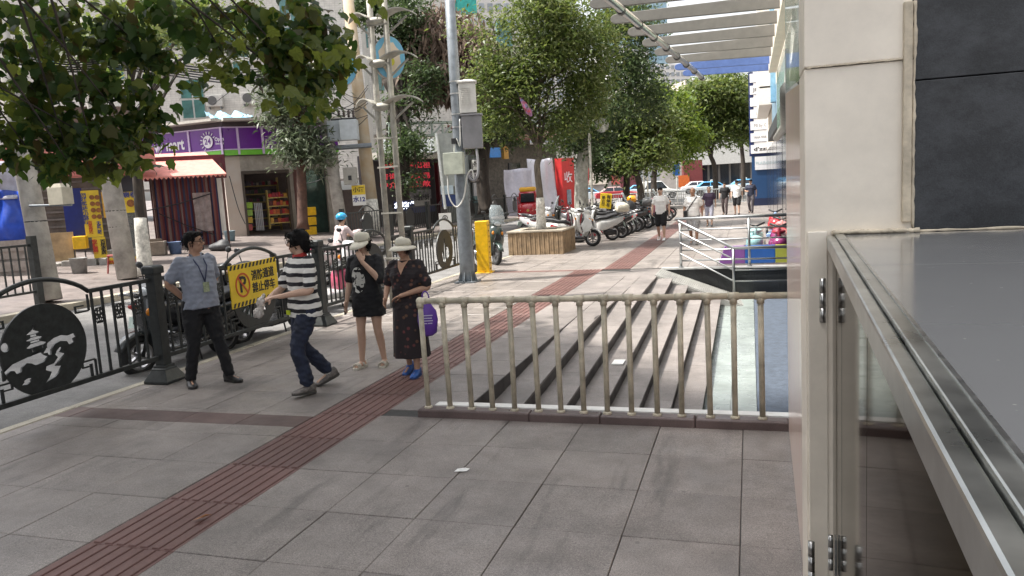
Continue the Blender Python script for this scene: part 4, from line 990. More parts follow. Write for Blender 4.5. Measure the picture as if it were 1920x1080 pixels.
for q, (lab, loc, a, c, kw) in enumerate((
    ('black scooter wedged between the white scooters', (-5.0, 26.9, 0), 98, (.03, .03, .032), {}),
    ('dark grey scooter next to the white and black one', (-5.05, 28.9, 0), -88, (.07, .07, .075), dict(screen=True)),
    ('black scooter with grey top box in the middle of the row', (-4.9, 30.9, 0), 94, (.03, .03, .03), dict(box=(.1, .1, .1))),
    ('dark blue scooter beyond the retro green one', (-4.75, 32.95, 0), -90, (.03, .04, .08), {}),
    ('black scooter partly behind the walking man', (-4.65, 35.2, 0), -94, (.03, .03, .03), dict(screen=True)),
    ('maroon scooter in the second row by the mottled trunk', (-6.9, 27.6, 0), -100, (.12, .02, .03), {}),
    ('black scooter in the second row behind the cream box', (-6.7, 29.4, 0), 92, (.03, .03, .03), dict(screen=True)),
    ('grey scooter in the second row', (-6.6, 31.4, 0), -92, (.2, .2, .21), {}))):
    scooter(lab, loc, R_(a), c, **kw)
# kerb side, on the road beyond the fence
G2 = 'scooters on the road beside the fence'
scooter('dark scooter parked on the road behind the man in grey', (-7.35, 8.35, -.1), R_(170), (.025, .03, .032), rack=True, group=G2)
scooter('black delivery scooter parked behind the no parking board', (-7.25, 10.2, -.1), R_(175), (.03, .032, .034), rack=True, cover=mat('black apron', (.02, .02, .022), .7), group=G2)
scooter('pink and white scooter behind the fence and the striped shirt', (-7.6, 12.6, -.06), R_(168), (.55, .10, .18), (.5, .5, .5), group=G2)
scooter('pale scooter behind the fence next to the pink one', (-7.9, 14.4, -.05), R_(172), (.55, .55, .55), (.4, .1, .15), group=G2)
# yellow folding notice on the scooter row
yn = empty('yellow_crate', tuple(pt(1136, 395, 28.3)), label='yellow board with black Chinese lettering standing on the scooter row', cat='board')
T = Matrix.Translation(pt(1136, 377, 28.3)) @ Matrix.Rotation(.2, 4, 'Z') @ Matrix.Rotation(.12, 4, 'Y')
MB(T).box((0, 0, 0), (.42, .14, .56)).build('board', YEL, yn, bevel=.01)
letters('有\n停\n车', .15, SBLK, T @ Matrix.Translation((.09, -.074, 0)), yn, bold=.02); letters('禁\n止\n行', .12, SBLK, T @ Matrix.Translation((-.1, -.074, .0)), yn, bold=.02)

# red three-wheeler
tk = empty('cargo_tricycle', (-9.6, 33.6, .1), R_(-168), 'red cargo three-wheeler with a yellow sack on its roof', 'three-wheeler')
RED = paint((.42, .012, .02))
MB().loft([rrect(0, .75, .60, .5, .98, .3), rrect(0, .80, .86, .75, .85, .25), rrect(0, .82, .92, .8, .4, .2), rrect(0, .80, .92, .8, .1, .2)]).build('cab_body', RED, tk, True, local=True)
MB().loft([rrect(0, 1.42, .74, .5, .72, .2), rrect(0, 1.43, .82, .56, .5, .2), rrect(0, 1.43, .84, .56, .1, .2)]).build('cab_top', RED, tk, True, local=True)
MB().prism([(-.32, 1.22), (.32, 1.22), (.29, 1.60), (-.29, 1.60)], .69, .86).build('windscreen', DKGL, tk, local=True)
for s in (-1, 1):
    MB().ell((s * .28, .93, .86), (.07, .04, .06)).build('headlamp', LENS, tk, True, local=True)
    MB().tube([(s * .45, .75, 1.3), (s * .55, .78, 1.35)], .012, 6).build('mirror_stalk', BPL, tk, local=True); MB().ell((s * .58, .78, 1.38), (.05, .02, .08)).build('mirror', BPL, tk, True, local=True)
MB().lathe([(.001, -.02), (.06, -.02), (.06, .02), (.001, .02)], 14, (0, .985, .85), 'Y').build('badge', mat('badge gold', (.5, .35, .1), .3, .7), tk, local=True)
MB().loft([rrect(0, 1.73, .6, .14, .7, .5), rrect(0, 1.78, .78, .2, .45, .5), rrect(0, 1.76, .7, .16, .1, .5)]).build('roof_sack', mat('yellow sack', (.7, .36, .02), .7, var=.15), tk, True, local=True)
wheel(tk, 0, .95, .24, .24, .12); wheel(tk, -.45, -1.1, .26, .26, .13); wheel(tk, .45, -1.1, .26, .26, .13)
MB().b2((-.52, -1.7, .55), (.52, .02, .62)).build('load_bed', RED, tk, local=True)
for s in (-1, 1): MB().b2((s * .52 - .02, -1.7, .62), (s * .52 + .02, .02, 1.45)).build('side_board', RED, tk, local=True)
MB().b2((-.52, -1.74, .62), (.52, -1.7, 1.45)).build('tail_board', RED, tk, local=True)
MB().b2((-.56, -1.35, .7), (-.545, -.75, 1.3)).build('notice', mat('pale notice', (.6, .55, .5), .6, var=.3, scale=20), tk, local=True)

# cars on the cross street
def car(label, loc, rz, c, c2=None, sign=False, van=False):
    e = empty('car', loc, rz, label, 'car', 'cars on the cross street')
    A = paint(c); B = paint(c2 or c)
    lo = [(-2.2, .30), (-2.25, .62), (-2.1, .88), (-1.2, .95), (.95, .95), (1.9, .82), (2.2, .62), (2.22, .32), (1.75, .25), (1.62, .52), (1.3, .64), (.98, .52), (.86, .25), (-.92, .25), (-1.05, .52), (-1.35, .64), (-1.66, .52), (-1.8, .25)]
    MB().prism(lo, -.86, .86, 'YZ').build('body', A, e, local=True, bevel=.06)
    top = 1.42 if not van else 1.75
    MB().loft([[(-.8, -1.75, .94), (.8, -1.75, .94), (.8, 1.05, .94), (-.8, 1.05, .94)], [(-.6, -1.05 if not van else -1.6, top), (.6, -1.05 if not van else -1.6, top), (.6, .25, top), (-.6, .25, top)]]).build('cabin', B, e, local=True, bevel=.05)
    for s in (-1, 1):
        for (a0, a1, b0, b1) in ((-1.45, -.4, -1.0, -.4), (-.32, .8, -.32, .3)):
            zt = top - .08; f = (zt - .94) / (top - .94)
            xb, xt = s * (.80 + .004 - .02), s * (.80 - .2 * f + .006)
            MB().add([(xb + s * .012, a0, 1.0), (xb + s * .012, a1, 1.0), (xt, b1, zt), (xt, b0, zt), (xb - s * .03, a0, 1.0), (xb - s * .03, a1, 1.0), (xt - s * .03, b1, zt), (xt - s * .03, b0, zt)], [(0, 1, 2, 3), (7, 6, 5, 4), (0, 4, 5, 1), (1, 5, 6, 2), (2, 6, 7, 3), (3, 7, 4, 0)]).build('side_window', DKGL, e, local=True)
        MB().ell((s * .66, 2.17, .62), (.16, .07, .08)).build('headlight', LENS, e, True, local=True)
        MB().ell((s * .66, -2.18, .70), (.15, .06, .08)).build('tail_light', REDL, e, True, local=True)
        for y in (1.3, -1.35): wheel(e, s * .80, y, .31, .31, .2, 7)
    MB().add([(-.70, 1.0, 1.0), (.70, 1.0, 1.0), (.56, .33, top - .06), (-.56, .33, top - .06), (-.70, .95, .98), (.70, .95, .98), (.56, .28, top - .08), (-.56, .28, top - .08)], [(0, 1, 2, 3), (7, 6, 5, 4), (0, 4, 5, 1), (1, 5, 6, 2), (2, 6, 7, 3), (3, 7, 4, 0)]).build('windscreen', DKGL, e, local=True)
    if sign: MB().cbox((0, -.2, top + .09), (.7, .16, .14), .02).build('roof_sign', paint((.6, .6, .55)), e, local=True)
    return e
def gp_(u, d): p = pt(u, 350, d); return (p.x, p.y, .03)
TAXB = (.10, .38, .68)
car('blue and white taxi farthest left between the trunks', gp_(1105, 82), R_(-80), (.55, .6, .62), TAXB, True)
car('red car seen between the tree trunks on the cross street', gp_(1156, 78), R_(-75), (.38, .03, .04), (.45, .30, .28))
car('blue taxi just behind the red car', gp_(1205, 86), R_(-80), (.55, .6, .62), TAXB, True)
car('white van behind the head of the walking man', gp_(1235, 76), R_(-80), (.66, .66, .64), None, van=True)
car('white car behind the man with the shoulder bag', gp_(1313, 88), R_(-82), (.66, .66, .66))
car('blue and white taxi in front of the white car', gp_(1338, 76), R_(-82), (.55, .62, .66), TAXB, True)
car('blue taxi partly hidden by the navy totem', gp_(1402, 80), R_(-82), (.5, .6, .66), TAXB, True)
# ================================================================== people
def skin(n, c): return mat('skin ' + n, c, .55, var=.06, scale=14, spec=.35)
SK1 = skin('tan', (.40, .235, .16)); SK2 = skin('light', (.52, .335, .245)); SK3 = skin('dark', (.33, .185, .12))
HAIR = mat('black hair', (.008, .007, .007), .8, var=.3, scale=30, stretch=(1, 1, .2), spec=.2, bump=.4, bscale=60); WHITE = mat('white cloth', (.80, .79, .77), .8, var=.06, bump=.15, bscale=9)
BLKC = mat('black cloth', (.010, .010, .012), .85, var=.2, scale=8, bump=.2, bscale=9); EYEM = mat('eye dark', (.012, .010, .010), .3, var=0); LIP = mat('lip', (.32, .12, .10), .5, var=0)
def ring(c, rx, ry, z, n=18, rot=0.0, tilt=0.0, p=2.0):
    o = []
    for i in range(n):
        a = 2 * PI * i / n; ca, sa = math.cos(a), math.sin(a)
        x = rx * math.copysign(abs(ca) ** (2 / p), ca); y = ry * math.copysign(abs(sa) ** (2 / p), sa)
        if rot: x, y = x * math.cos(rot) - y * math.sin(rot), x * math.sin(rot) + y * math.cos(rot)
        o.append((c[0] + x, c[1] + y, z + tilt * y))
    return o
def limb(g, pts, rs, n=12, k=4):
    """rounded tapered limb through joints"""
    P = catmull(pts, k); m = len(pts); R = []
    for i in range(m - 1):
        for j in range(k): t = j / k; t = t * t * (3 - 2 * t); R.append(rs[i] * (1 - t) + rs[i + 1] * t)
    R.append(rs[-1]); g.tube(P, R, n); g.ell(P[0], (R[0],) * 3, 10, 6); g.ell(P[-1], (R[-1],) * 3, 10, 6)
def hand(g, w, d, pn, side, curl=.5, s=1.0):
    """w wrist, d finger direction, pn palm normal, side = +1/-1 thumb side sign"""
    d = Vector(d).normalized(); pn = Vector(pn); pn = (pn - d * pn.dot(d)).normalized(); x = d.cross(pn) * side; w = Vector(w)
    M = Matrix((x, d, pn)).transposed()
    g.ell(w + d * .05 * s, (.040 * s, .052 * s, .016 * s), 12, 8, M)
    g.tube([w - d * .02, w + d * .03 * s], [.026 * s, .028 * s], 10)
    for i, (o, L) in enumerate(((-.030, .062), (-.010, .075), (.010, .078), (.029, .070))):
        b = w + d * .088 * s + x * o * s; p = [b - d * .02 * s]
        dd = d.copy(); q = b
        p.append(q)
        for j in range(3):
            ang = curl * (.5 + .45 * j); dd = (d * math.cos(ang) + pn * math.sin(ang)); q = q + dd * L * s * (.45, .32, .25)[j]; p.append(q)
        g.tube(p, [.0098 * s, .0096 * s, .0092 * s, .0086 * s, .0072 * s], 8)
    b = w + d * .025 * s + x * .03 * s; t1 = b + (x * .6 + d * .7 + pn * .25) * .035 * s; t2 = t1 + (d * .85 + x * .25 + pn * .4) * .032 * s; t3 = t2 + (d * .9 + pn * .45) * .022 * s
    g.tube([b, t1, t2, t3], [.014 * s, .0115 * s, .0105 * s, .008 * s], 8)
DEF = dict(head=(0, .018, 1.575), neck=(0, -.01, 1.44), chest=(0, 0, 1.27), waist=(0, .0, 1.06), pelvis=(0, -.005, .93),
           ls=(-.168, -.01, 1.372), rs=(.168, -.01, 1.372), le=(-.235, -.03, 1.12), re=(.235, -.03, 1.12), lw=(-.245, .05, .87), rw=(.245, .05, .87),
           lh=(-.09, 0, .90), rh=(.09, 0, .90), lk=(-.10, .015, .49), rk=(.10, .015, .49), la=(-.105, -.02, .085), ra=(.105, -.02, .085),
           lt=(-.03, 1, -.0), rt=(.03, 1, -.0), lhd=None, rhd=None, hy=0.0, hp=0.0, hw=1.0, bust=0.0, fat=1.0)
def person(label, loc, rz, h, pose, skinm, build, vox=.0085, gender='m', name='person', wear=None):
    """one continuous body; clothes and hair are its parts. build(e, J, s) adds them"""
    J = dict(DEF); J.update(pose); s = h / 1.70
    e = empty(name, loc, rz, label, 'person'); e.scale = (s, s, s)
    V = lambda k: Vector(J[k]); f = J['fat']
    g = MB()
    pe, wa, ch, ne, hd = V('pelvis'), V('waist'), V('chest'), V('neck'), V('head')
    st = [(pe - Vector((0, 0, .09)), .150 * f, .105 * f), (pe, .165 * f, .115 * f), (wa, .135 * f, .100 * f), (ch, .155 * f, .112 * f), (ch + (ne - ch) * .42, .160 * f, .100), (ch + (ne - ch) * .75, .115, .078), (ne, .06, .058)]
    g.loft([ring(c, rx, ry, c.z, p=2.3) for c, rx, ry in st])
    g.tube([ne - Vector((0, 0, .05)), ne + (hd - ne) * .55], [.062, .052], 12)
    # head
    Q = Matrix.Rotation(J['hy'], 3, 'Z') @ Matrix.Rotation(J['hp'], 3, 'X')
    g.ell(hd + Q @ Vector((0, -.008, .022)), (.074, .094, .098), 20, 14, Q); g.ell(hd + Q @ Vector((0, .028, -.052)), (.056, .058, .062), 18, 12, Q); g.ell(hd + Q @ Vector((0, .05, -.088)), (.028, .028, .022), 12, 8, Q)
    g.tube([hd + Q @ Vector((0, .085, .015)), hd + Q @ Vector((0, .104, -.018)), hd + Q @ Vector((0, .092, -.032))], [.009, .015, .012], 8)
    for sx in (-1, 1):
        g.ell(hd + Q @ Vector((sx * .076, -.008, -.005)), (.012, .02, .032), 10, 8, Q)
        g.ell(hd + Q @ Vector((sx * .036, .066, -.018)), (.026, .02, .022), 10, 8, Q)
        a = 'l' if sx < 0 else 'r'
        limb(g, [V(a + 's') + Vector((-sx * .03, 0, -.01)), V(a + 's'), V(a + 's').lerp(V(a + 'e'), .55), V(a + 'e'), V(a + 'e').lerp(V(a + 'w'), .35), V(a + 'w')], [.052 * f, .052 * f, .045 * f, .038, .039, .026])
        hdv = J[a + 'hd'] or ((V(a + 'w') - V(a + 'e')).normalized() + Vector((0, .15, 0)), Vector((-sx, .2, 0)), .55)
        hand(g, V(a + 'w'), hdv[0], hdv[1], hdv[3] if len(hdv) > 3 else (1 if sx > 0 else -1), hdv[2])
        limb(g, [V(a + 'h') + Vector((0, 0, .02)), V(a + 'h').lerp(V(a + 'k'), .45), V(a + 'k'), V(a + 'k').lerp(V(a + 'a'), .3) + Vector((0, -.012, 0)), V(a + 'a')], [.094 * f, .076 * f, .054, .053, .034])
        t = Vector(J[a + 't']).normalized(); an = V(a + 'a')
        g.tube([an + Vector((0, 0, -.03)) - t * .045, an + Vector((0, 0, -.045)) + t * .05, an + Vector((0, 0, -.06)) + t * .15], [.034, .036, .026], 10)
    o = linkmesh('body', remesh(g, vox, 2), skinm, e)
    # face
    F = lambda x, y, z: hd + Q @ Vector((x, y, z))
    for sx in (-1, 1):
        MB().ell(F(sx * .030, .083, .012), (.013, .006, .0055), 10, 6, Q).build('eye', EYEM, e, True, local=True)
        MB().tube([F(sx * .016, .089, .032), F(sx * .032, .090, .036), F(sx * .048, .078, .030)], .0042, 6).build('eyebrow', HAIR, e, local=True)
    MB().tube([F(-.022, .080, -.062), F(0, .088, -.060), F(.022, .080, -.062)], [.003, .0062, .003], 6).build('mouth', LIP, e, local=True)
    build(e, J, Q)
    return e
def vv(J, k): return Vector(J[k])
def hair_cap(e, J, Q, pts, m=HAIR, vox=.011, sm=1, name='hair'):
    g = MB(); hd = vv(J, 'head')
    for c, r in pts: g.ell(hd + Q @ Vector(c), r, 14, 9, Q)
    linkmesh(name, remesh(g, vox, sm), m, e)
    if vox < .0125:   # loose strands over the cap
        bl_ = [(tuple(hd + Q @ Vector(c)), tuple(x * 1.0 for x in r), int(90 + 5000 * r[0] * r[1])) for c, r in pts]
        me, _ = leaf_cloud(bl_, .042, 'slim', .006, 3, 3, .9, outer=True); linkmesh('hair_strands', me, m, e)
def wrinkle(me, amp=.006, sc=9.0, seed=0):
    n = len(me.vertices); co = np.empty(n * 3, dtype=np.float64); me.vertices.foreach_get('co', co); no = np.empty(n * 3, dtype=np.float64); me.vertices.foreach_get('normal', no)
    co = co.reshape(-1, 3); no = no.reshape(-1, 3); r = np.random.default_rng(seed); d = np.zeros(n)
    for k in range(9):
        w = r.normal(0, 1, 3) * sc * (1 + .55 * k); w[2] *= 1.5; q = np.sin(co @ w + r.uniform(0, 6) + 1.5 * np.sin(co @ (r.normal(0, 1, 3) * sc))); d += (1 - 2 * np.abs(q)) / (1 + .4 * k)
    co += no * (d * amp * .55)[:, None]; me.vertices.foreach_set('co', co.ravel()); me.update(); return me
def top_garment(e, J, m, hem, sleeve=.62, fat=1.0, pad=.018, name='shirt', flare=0.0, vox=.011, seed=1, neckz=.0, amp=.006):
    """shirt: torso shell to hem (height) plus sleeves covering a share of the upper arm"""
    g = MB(); f = J['fat'] * fat; pe, wa, ch, ne = vv(J, 'pelvis'), vv(J, 'waist'), vv(J, 'chest'), vv(J, 'neck')
    st = []
    if hem < pe.z - .1: st.append((Vector((pe.x, pe.y, hem)), .175 * f + flare, .125 * f + flare)); st.append((pe + Vector((0, 0, .0)), .178 * f + flare * .5, .130 * f + flare * .4))
    else: st.append((Vector((pe.x, pe.y, hem)), .172 * f + flare, .124 * f + flare))
    st += [(wa, .155 * f, .118 * f), (ch, .168 * f, .124 * f), (ch + (ne - ch) * .42, .170 * f, .112), (ch + (ne - ch) * .74, .130, .088), (ne + Vector((0, 0, -.005 + neckz)), .075, .070)]
    g.loft([ring(c, rx + pad * .3, ry + pad * .3, c.z, p=2.4) for c, rx, ry in st])
    for a, sx in (('l', -1), ('r', 1)):
        S, E, W = vv(J, a + 's'), vv(J, a + 'e'), vv(J, a + 'w')
        if sleeve <= 1: end = S.lerp(E, sleeve); limb(g, [S + Vector((-sx * .05, 0, -.01)), S + Vector((0, 0, .005)), S.lerp(E, sleeve * .5), end], [.060 * f, .060 * f, .062 * f, .064 * f]);
        else: limb(g, [S + Vector((-sx * .05, 0, -.01)), S, E, E.lerp(W, sleeve - 1)], [.060 * f, .060 * f, .053, .042])
    me = wrinkle(remesh(g, vox, 3), amp, 8, seed); return linkmesh(name, me, m, e)
def pants(e, J, m, to=.97, wide=1.0, name='trousers', vox=.011, seed=2, rk=.072, ra=.06, top=None, amp=.006):
    g = MB(); f = J['fat']; pe = vv(J, 'pelvis')
    z1 = top or pe.z + .07
    g.loft([ring(pe, .150 * f, .108 * f, pe.z - .13, p=2.4), ring(pe, .172 * f, .120 * f, pe.z - .02, p=2.4), ring(pe, .155 * f, .108 * f, z1, p=2.4)])
    for a in 'lr':
        Hh, K, A = vv(J, a + 'h'), vv(J, a + 'k'), vv(J, a + 'a')
        if to > .5:
            t = (to - .5) / .5; E = K.lerp(A, t)
            limb(g, [Hh, Hh.lerp(K, .45), K, K.lerp(E, .5), E], [.105 * f * wide, .096 * f * wide, rk * wide, (rk + ra) / 2 * wide, ra * wide])
        else:
            E = Hh.lerp(K, to * 2); limb(g, [Hh, Hh.lerp(E, .5), E], [.106 * f * wide, .102 * f * wide, .095 * wide])
    return linkmesh(name, wrinkle(remesh(g, vox, 3), amp, 10, seed), m, e)
def shoes(e, J, m, sole=None, kind='shoe'):
    for a in 'lr':
        an = vv(J, a + 'a'); t = Vector(J[a + 't']).normalized(); up = Vector((0, 0, 1)); up = (up - t * up.dot(t)).normalized(); x = t.cross(up)
        P = lambda f_, s_, u: an + t * f_ + x * s_ + up * u
        def rg(f_, w, z0, z1): return [P(f_, w * math.cos(q) , z0 + (z1 - z0) * (.5 + .5 * math.sin(q))) for q in [2 * PI * i / 12 for i in range(12)]]
        if kind == 'shoe':
            g = MB().loft([rg(-.085, .022, -.07, -.0), rg(-.07, .038, -.082, .03), rg(-.01, .045, -.085, .035), rg(.06, .048, -.085, -.012), rg(.13, .05, -.085, -.03), rg(.175, .038, -.082, -.045), rg(.19, .015, -.075, -.055)]); g.build('shoe', m, e, True, local=True)
        else:
            for f_ in (.02, .10, .14): MB().tube([P(f_, -.05, -.07), P(f_, -.035, -.028), P(f_, 0, -.012), P(f_, .035, -.028), P(f_, .05, -.07)], .012, 8).build('strap', m, e, True, local=True)
            MB().tube([P(-.06, -.03, -.07), P(-.085, 0, -.01), P(-.06, .03, -.07)], .012, 8).build('heel_strap', m, e, True, local=True)
        if sole: MB().loft([[P(f_, w, z) for f_, w in ((-.09, -.02), (-.09, .02), (-.05, .045), (.05, .045), (.13, .052), (.18, .03), (.195, 0), (.18, -.03), (.13, -.052), (.05, -.045), (-.05, -.045))] for z in (-.085, -.060)]).build('sole', sole, e, local=True)
def face_dir(dx, dy): return math.atan2(-dx, dy)   # rz so that local +Y points along (dx, dy)

# --- man in grey shirt: stands, hands behind his back, looks to the right
GREYS = mat('grey blue shirt', (.235, .255, .31), .8, var=.1, scale=10, bump=.2, bscale=9); DKNAVY = mat('dark trousers', (.007, .007, .009), .85, var=.2, bump=.2, bscale=9); LEA = mat('black leather', (.012, .011, .011), .3, var=.2)
def dress_man(e, J, Q):
    top_garment(e, J, GREYS, .86, .72, 1.06, seed=3)
    pants(e, J, DKNAVY, .985, 1.05, seed=4); shoes(e, J, LEA, LEA)
    hair_cap(e, J, Q, [((0, -.018, .060), (.081, .095, .066)), ((0, -.062, .01), (.074, .048, .075)), ((0, .038, .092), (.058, .045, .025)), ((-.066, -.01, .03), (.016, .05, .045)), ((.066, -.01, .03), (.016, .05, .045))])
    ne = vv(J, 'neck')
    for s in (-1, 1): MB().add([(s * .015, ne.y + .075, ne.z - .03), (s * .062, ne.y + .03, ne.z + .018), (s * .082, ne.y + .05, ne.z - .035), (s * .045, ne.y + .10, ne.z - .075)], [(0, 1, 2, 3)]).build('collar', GREYS, e, local=True)
    c = vv(J, 'chest')
    LAN = mat('lanyard blue', (.03, .04, .10), .6)
    MB().tube([(-.065, ne.y + .02, ne.z + .01), (-.05, c.y + .145, c.z + .05), (.0, c.y + .165, c.z - .12)], .0065, 6).build('lanyard', LAN, e, True, local=True)
    MB().tube([(.065, ne.y + .02, ne.z + .01), (.045, c.y + .148, c.z + .05), (.0, c.y + .167, c.z - .12)], .0065, 6).build('lanyard', LAN, e, True, local=True)
    MB().box((.0, c.y + .178, c.z - .175), (.066, .008, .105)).build('badge', mat('badge', (.30, .34, .22), .3, var=.3, scale=30), e, local=True)
    hd = vv(J, 'head'); F = lambda x, y, z: hd + Q @ Vector((x, y, z))
    for s in (-1, 1):
        MB().tube([F(s * .032 + .026 * math.cos(q), .094, .010 + .017 * math.sin(q)) for q in [2 * PI * i / 12 for i in range(13)]], .0026, 5).build('spectacle_rim', EYEM, e, local=True)
        MB().tube([F(s * .058, .09, .012), F(s * .078, .0, .012)], .0026, 5).build('spectacle_arm', EYEM, e, local=True)
    MB().tube([(-.16, .02, .985), (0, .135, .985), (.16, .02, .985)], .014, 6)
person('man in a grey short-sleeved shirt and lanyard, standing with hands behind his back', (-5.88, 7.0, 0), R_(-113), 1.74,
       dict(lw=(-.06, -.18, .93), rw=(.08, -.17, .95), le=(-.27, -.13, 1.14), re=(.27, -.12, 1.15), lhd=((.6, -.05, -.5), (0, 1, 0), .5), rhd=((-.7, -.05, -.3), (0, -1, 0), .4),
            lk=(-.14, .05, .49), la=(-.20, .10, .085), rk=(.12, .0, .49), ra=(.15, -.10, .085), lt=(-.15, 1, 0), rt=(.35, 1, 0), fat=1.08, hy=R_(40), waist=(0, .03, 1.06), pelvis=(0, .02, .93)), SK1, dress_man)

# --- person in striped polo walking towards the right of the picture, holding a snack bag
def stripes():
    m = mat('striped polo', (.68, .66, .62), .85, var=.05, bump=.2, bscale=9)
    nt = m.node_tree; N = nt.nodes; L = nt.links; b = N['Principled BSDF']; src = b.inputs['Base Color'].links[0].from_socket
    tc = N.new('ShaderNodeTexCoord'); sx = N.new('ShaderNodeSeparateXYZ'); L.new(tc.outputs['Object'], sx.inputs[0])
    a = N.new('ShaderNodeMath'); a.operation = 'MULTIPLY'; a.inputs[1].default_value = 1 / .092; L.new(sx.outputs[2], a.inputs[0])
    n = N.new('ShaderNodeTexNoise'); n.inputs['Scale'].default_value = 5; L.new(tc.outputs['Object'], n.inputs['Vector'])
    q = N.new('ShaderNodeMath'); q.operation = 'MULTIPLY_ADD'; q.inputs[1].default_value = .35; L.new(n.outputs['Fac'], q.inputs[0]); L.new(a.outputs[0], q.inputs[2])
    f = N.new('ShaderNodeMath'); f.operation = 'FRACT'; L.new(q.outputs[0], f.inputs[0])
    g = N.new('ShaderNodeMath'); g.operation = 'GREATER_THAN'; g.inputs[1].default_value = .56; L.new(f.outputs[0], g.inputs[0])
    mx = N.new('ShaderNodeMix'); mx.data_type = 'RGBA'; mx.inputs[7].default_value = (.012, .012, .016, 1); L.new(g.outputs[0], mx.inputs[0]); L.new(src, mx.inputs[6]); L.new(mx.outputs[2], b.inputs['Base Color']); return m
JEANS = mat('dark jeans', (.016, .022, .045), .85, var=.3, scale=10, bump=.25, bscale=14); SNK = mat('dark sneaker', (.03, .026, .024), .6, var=.5, scale=18, c2=(.25, .22, .2)); SOLE = mat('sole', (.05, .045, .04), .8)
def dress_stripe(e, J, Q):
    top_garment(e, J, stripes(), .80, .80, 1.10, seed=5, flare=.012)
    pants(e, J, JEANS, .93, 1.12, seed=6, ra=.068); shoes(e, J, SNK, SOLE)
    for a in 'lr':
        an = vv(J, a + 'a'); MB().tube([an + Vector((0, 0, -.02)), an + (vv(J, a + 'k') - an) * .16], .042, 10).build('sock', WHITE, e, True, local=True)
    hair_cap(e, J, Q, [((0, -.03, .055), (.095, .108, .080)), ((0, -.08, -.0), (.085, .055, .085)), ((-.075, -.005, .015), (.02, .06, .055)), ((.075, -.005, .015), (.02, .06, .055)), ((0, .062, .078), (.07, .04, .03)), ((.0, -.10, -.06), (.055, .035, .05)), ((.03, -.05, .12), (.03, .04, .025)), ((-.03, -.02, .125), (.03, .04, .02))], vox=.012, sm=0)
    ne = vv(J, 'neck'); RC = mat('red collar', (.42, .035, .03), .8)
    MB().loft([ring(ne + Vector((0, .01, 0)), .074, .078, ne.z - .035, tilt=-.5), ring(ne + Vector((0, .01, 0)), .068, .07, ne.z + .03, tilt=-.25)], cap=False).build('collar', RC, e, True, local=True)
    MB().add([(-.035, ne.y + .085, ne.z - .045), (.035, ne.y + .085, ne.z - .045), (.02, ne.y + .128, ne.z - .13), (-.02, ne.y + .128, ne.z - .13)], [(0, 1, 2, 3)]).build('placket', RC, e, local=True)
    hd = vv(J, 'head'); F = lambda x, y, z: hd + Q @ Vector((x, y, z))
    for s in (-1, 1): MB().tube([F(s * .032 + .026 * math.cos(q), .098, .010 + .017 * math.sin(q)) for q in [2 * PI * i / 12 for i in range(13)]], .0026, 5).build('spectacle_rim', mat('rim grey', (.25, .24, .24), .3), e, local=True)
    MB().box((.06, .155, .86), (.055, .01, .045), .2).build('jeans_patch', mat('lime patch', (.5, .6, .02), .7), e, local=True)
person('person in a black and white striped polo with red collar, striding over the pavement', (-4.45, 6.85, 0), R_(150), 1.70,
       dict(lw=(-.10, .29, 1.06), le=(-.27, .06, 1.10), lhd=((.55, .75, .0), (.2, -.1, -1), .5), rw=(.12, .33, 1.02), re=(.27, .10, 1.10), rhd=((-.5, .8, -.05), (0, .2, -1), .6),
            lk=(-.10, .17, .50), la=(-.12, .10, .10), rk=(.09, .03, .50), ra=(.10, -.27, .14), lt=(-.1, 1, .12), rt=(.1, 1, -.32), hy=R_(-45)), SK2, dress_stripe)

# --- woman in black T-shirt dress and visor, hand at her mouth
def printed():
    m = mat('black print tee', (.010, .010, .012), .85, var=.2, bump=.2, bscale=9)
    nt = m.node_tree; N = nt.nodes; L = nt.links; b = N['Principled BSDF']; src = b.inputs['Base Color'].links[0].from_socket
    tc = N.new('ShaderNodeTexCoord'); sx = N.new('ShaderNodeSeparateXYZ'); L.new(tc.outputs['Object'], sx.inputs[0])
    def math_(op, a, b_=None, c=None):
        x = N.new('ShaderNodeMath'); x.operation = op
        for i, q in enumerate((a, b_, c)):
            if q is None: continue
            if isinstance(q, (int, float)): x.inputs[i].default_value = q
            else: L.new(q, x.inputs[i])
        return x.outputs[0]
    ex = math_('DIVIDE', math_('SUBTRACT', sx.outputs[0], .06), .095); ez = math_('DIVIDE', math_('SUBTRACT', sx.outputs[2], 1.13), .16)
    r = math_('ADD', math_('POWER', ex, 2.0), math_('POWER', ez, 2.0)); ins = math_('MULTIPLY', math_('LESS_THAN', r, 1.0), math_('GREATER_THAN', sx.outputs[1], .02))
    n = N.new('ShaderNodeTexNoise'); n.inputs['Scale'].default_value = 15; n.inputs['Detail'].default_value = 2; L.new(tc.outputs['Object'], n.inputs['Vector'])
    ins = math_('MULTIPLY', ins, math_('LESS_THAN', n.outputs['Fac'], .53))
    mx = N.new('ShaderNodeMix'); mx.data_type = 'RGBA'; mx.inputs[7].default_value = (.55, .54, .5, 1); L.new(ins, mx.inputs[0]); L.new(src, mx.inputs[6]); L.new(mx.outputs[2], b.inputs['Base Color']); return m
VIS = mat('visor cream', (.62, .58, .48), .7, var=.08, bump=.1)
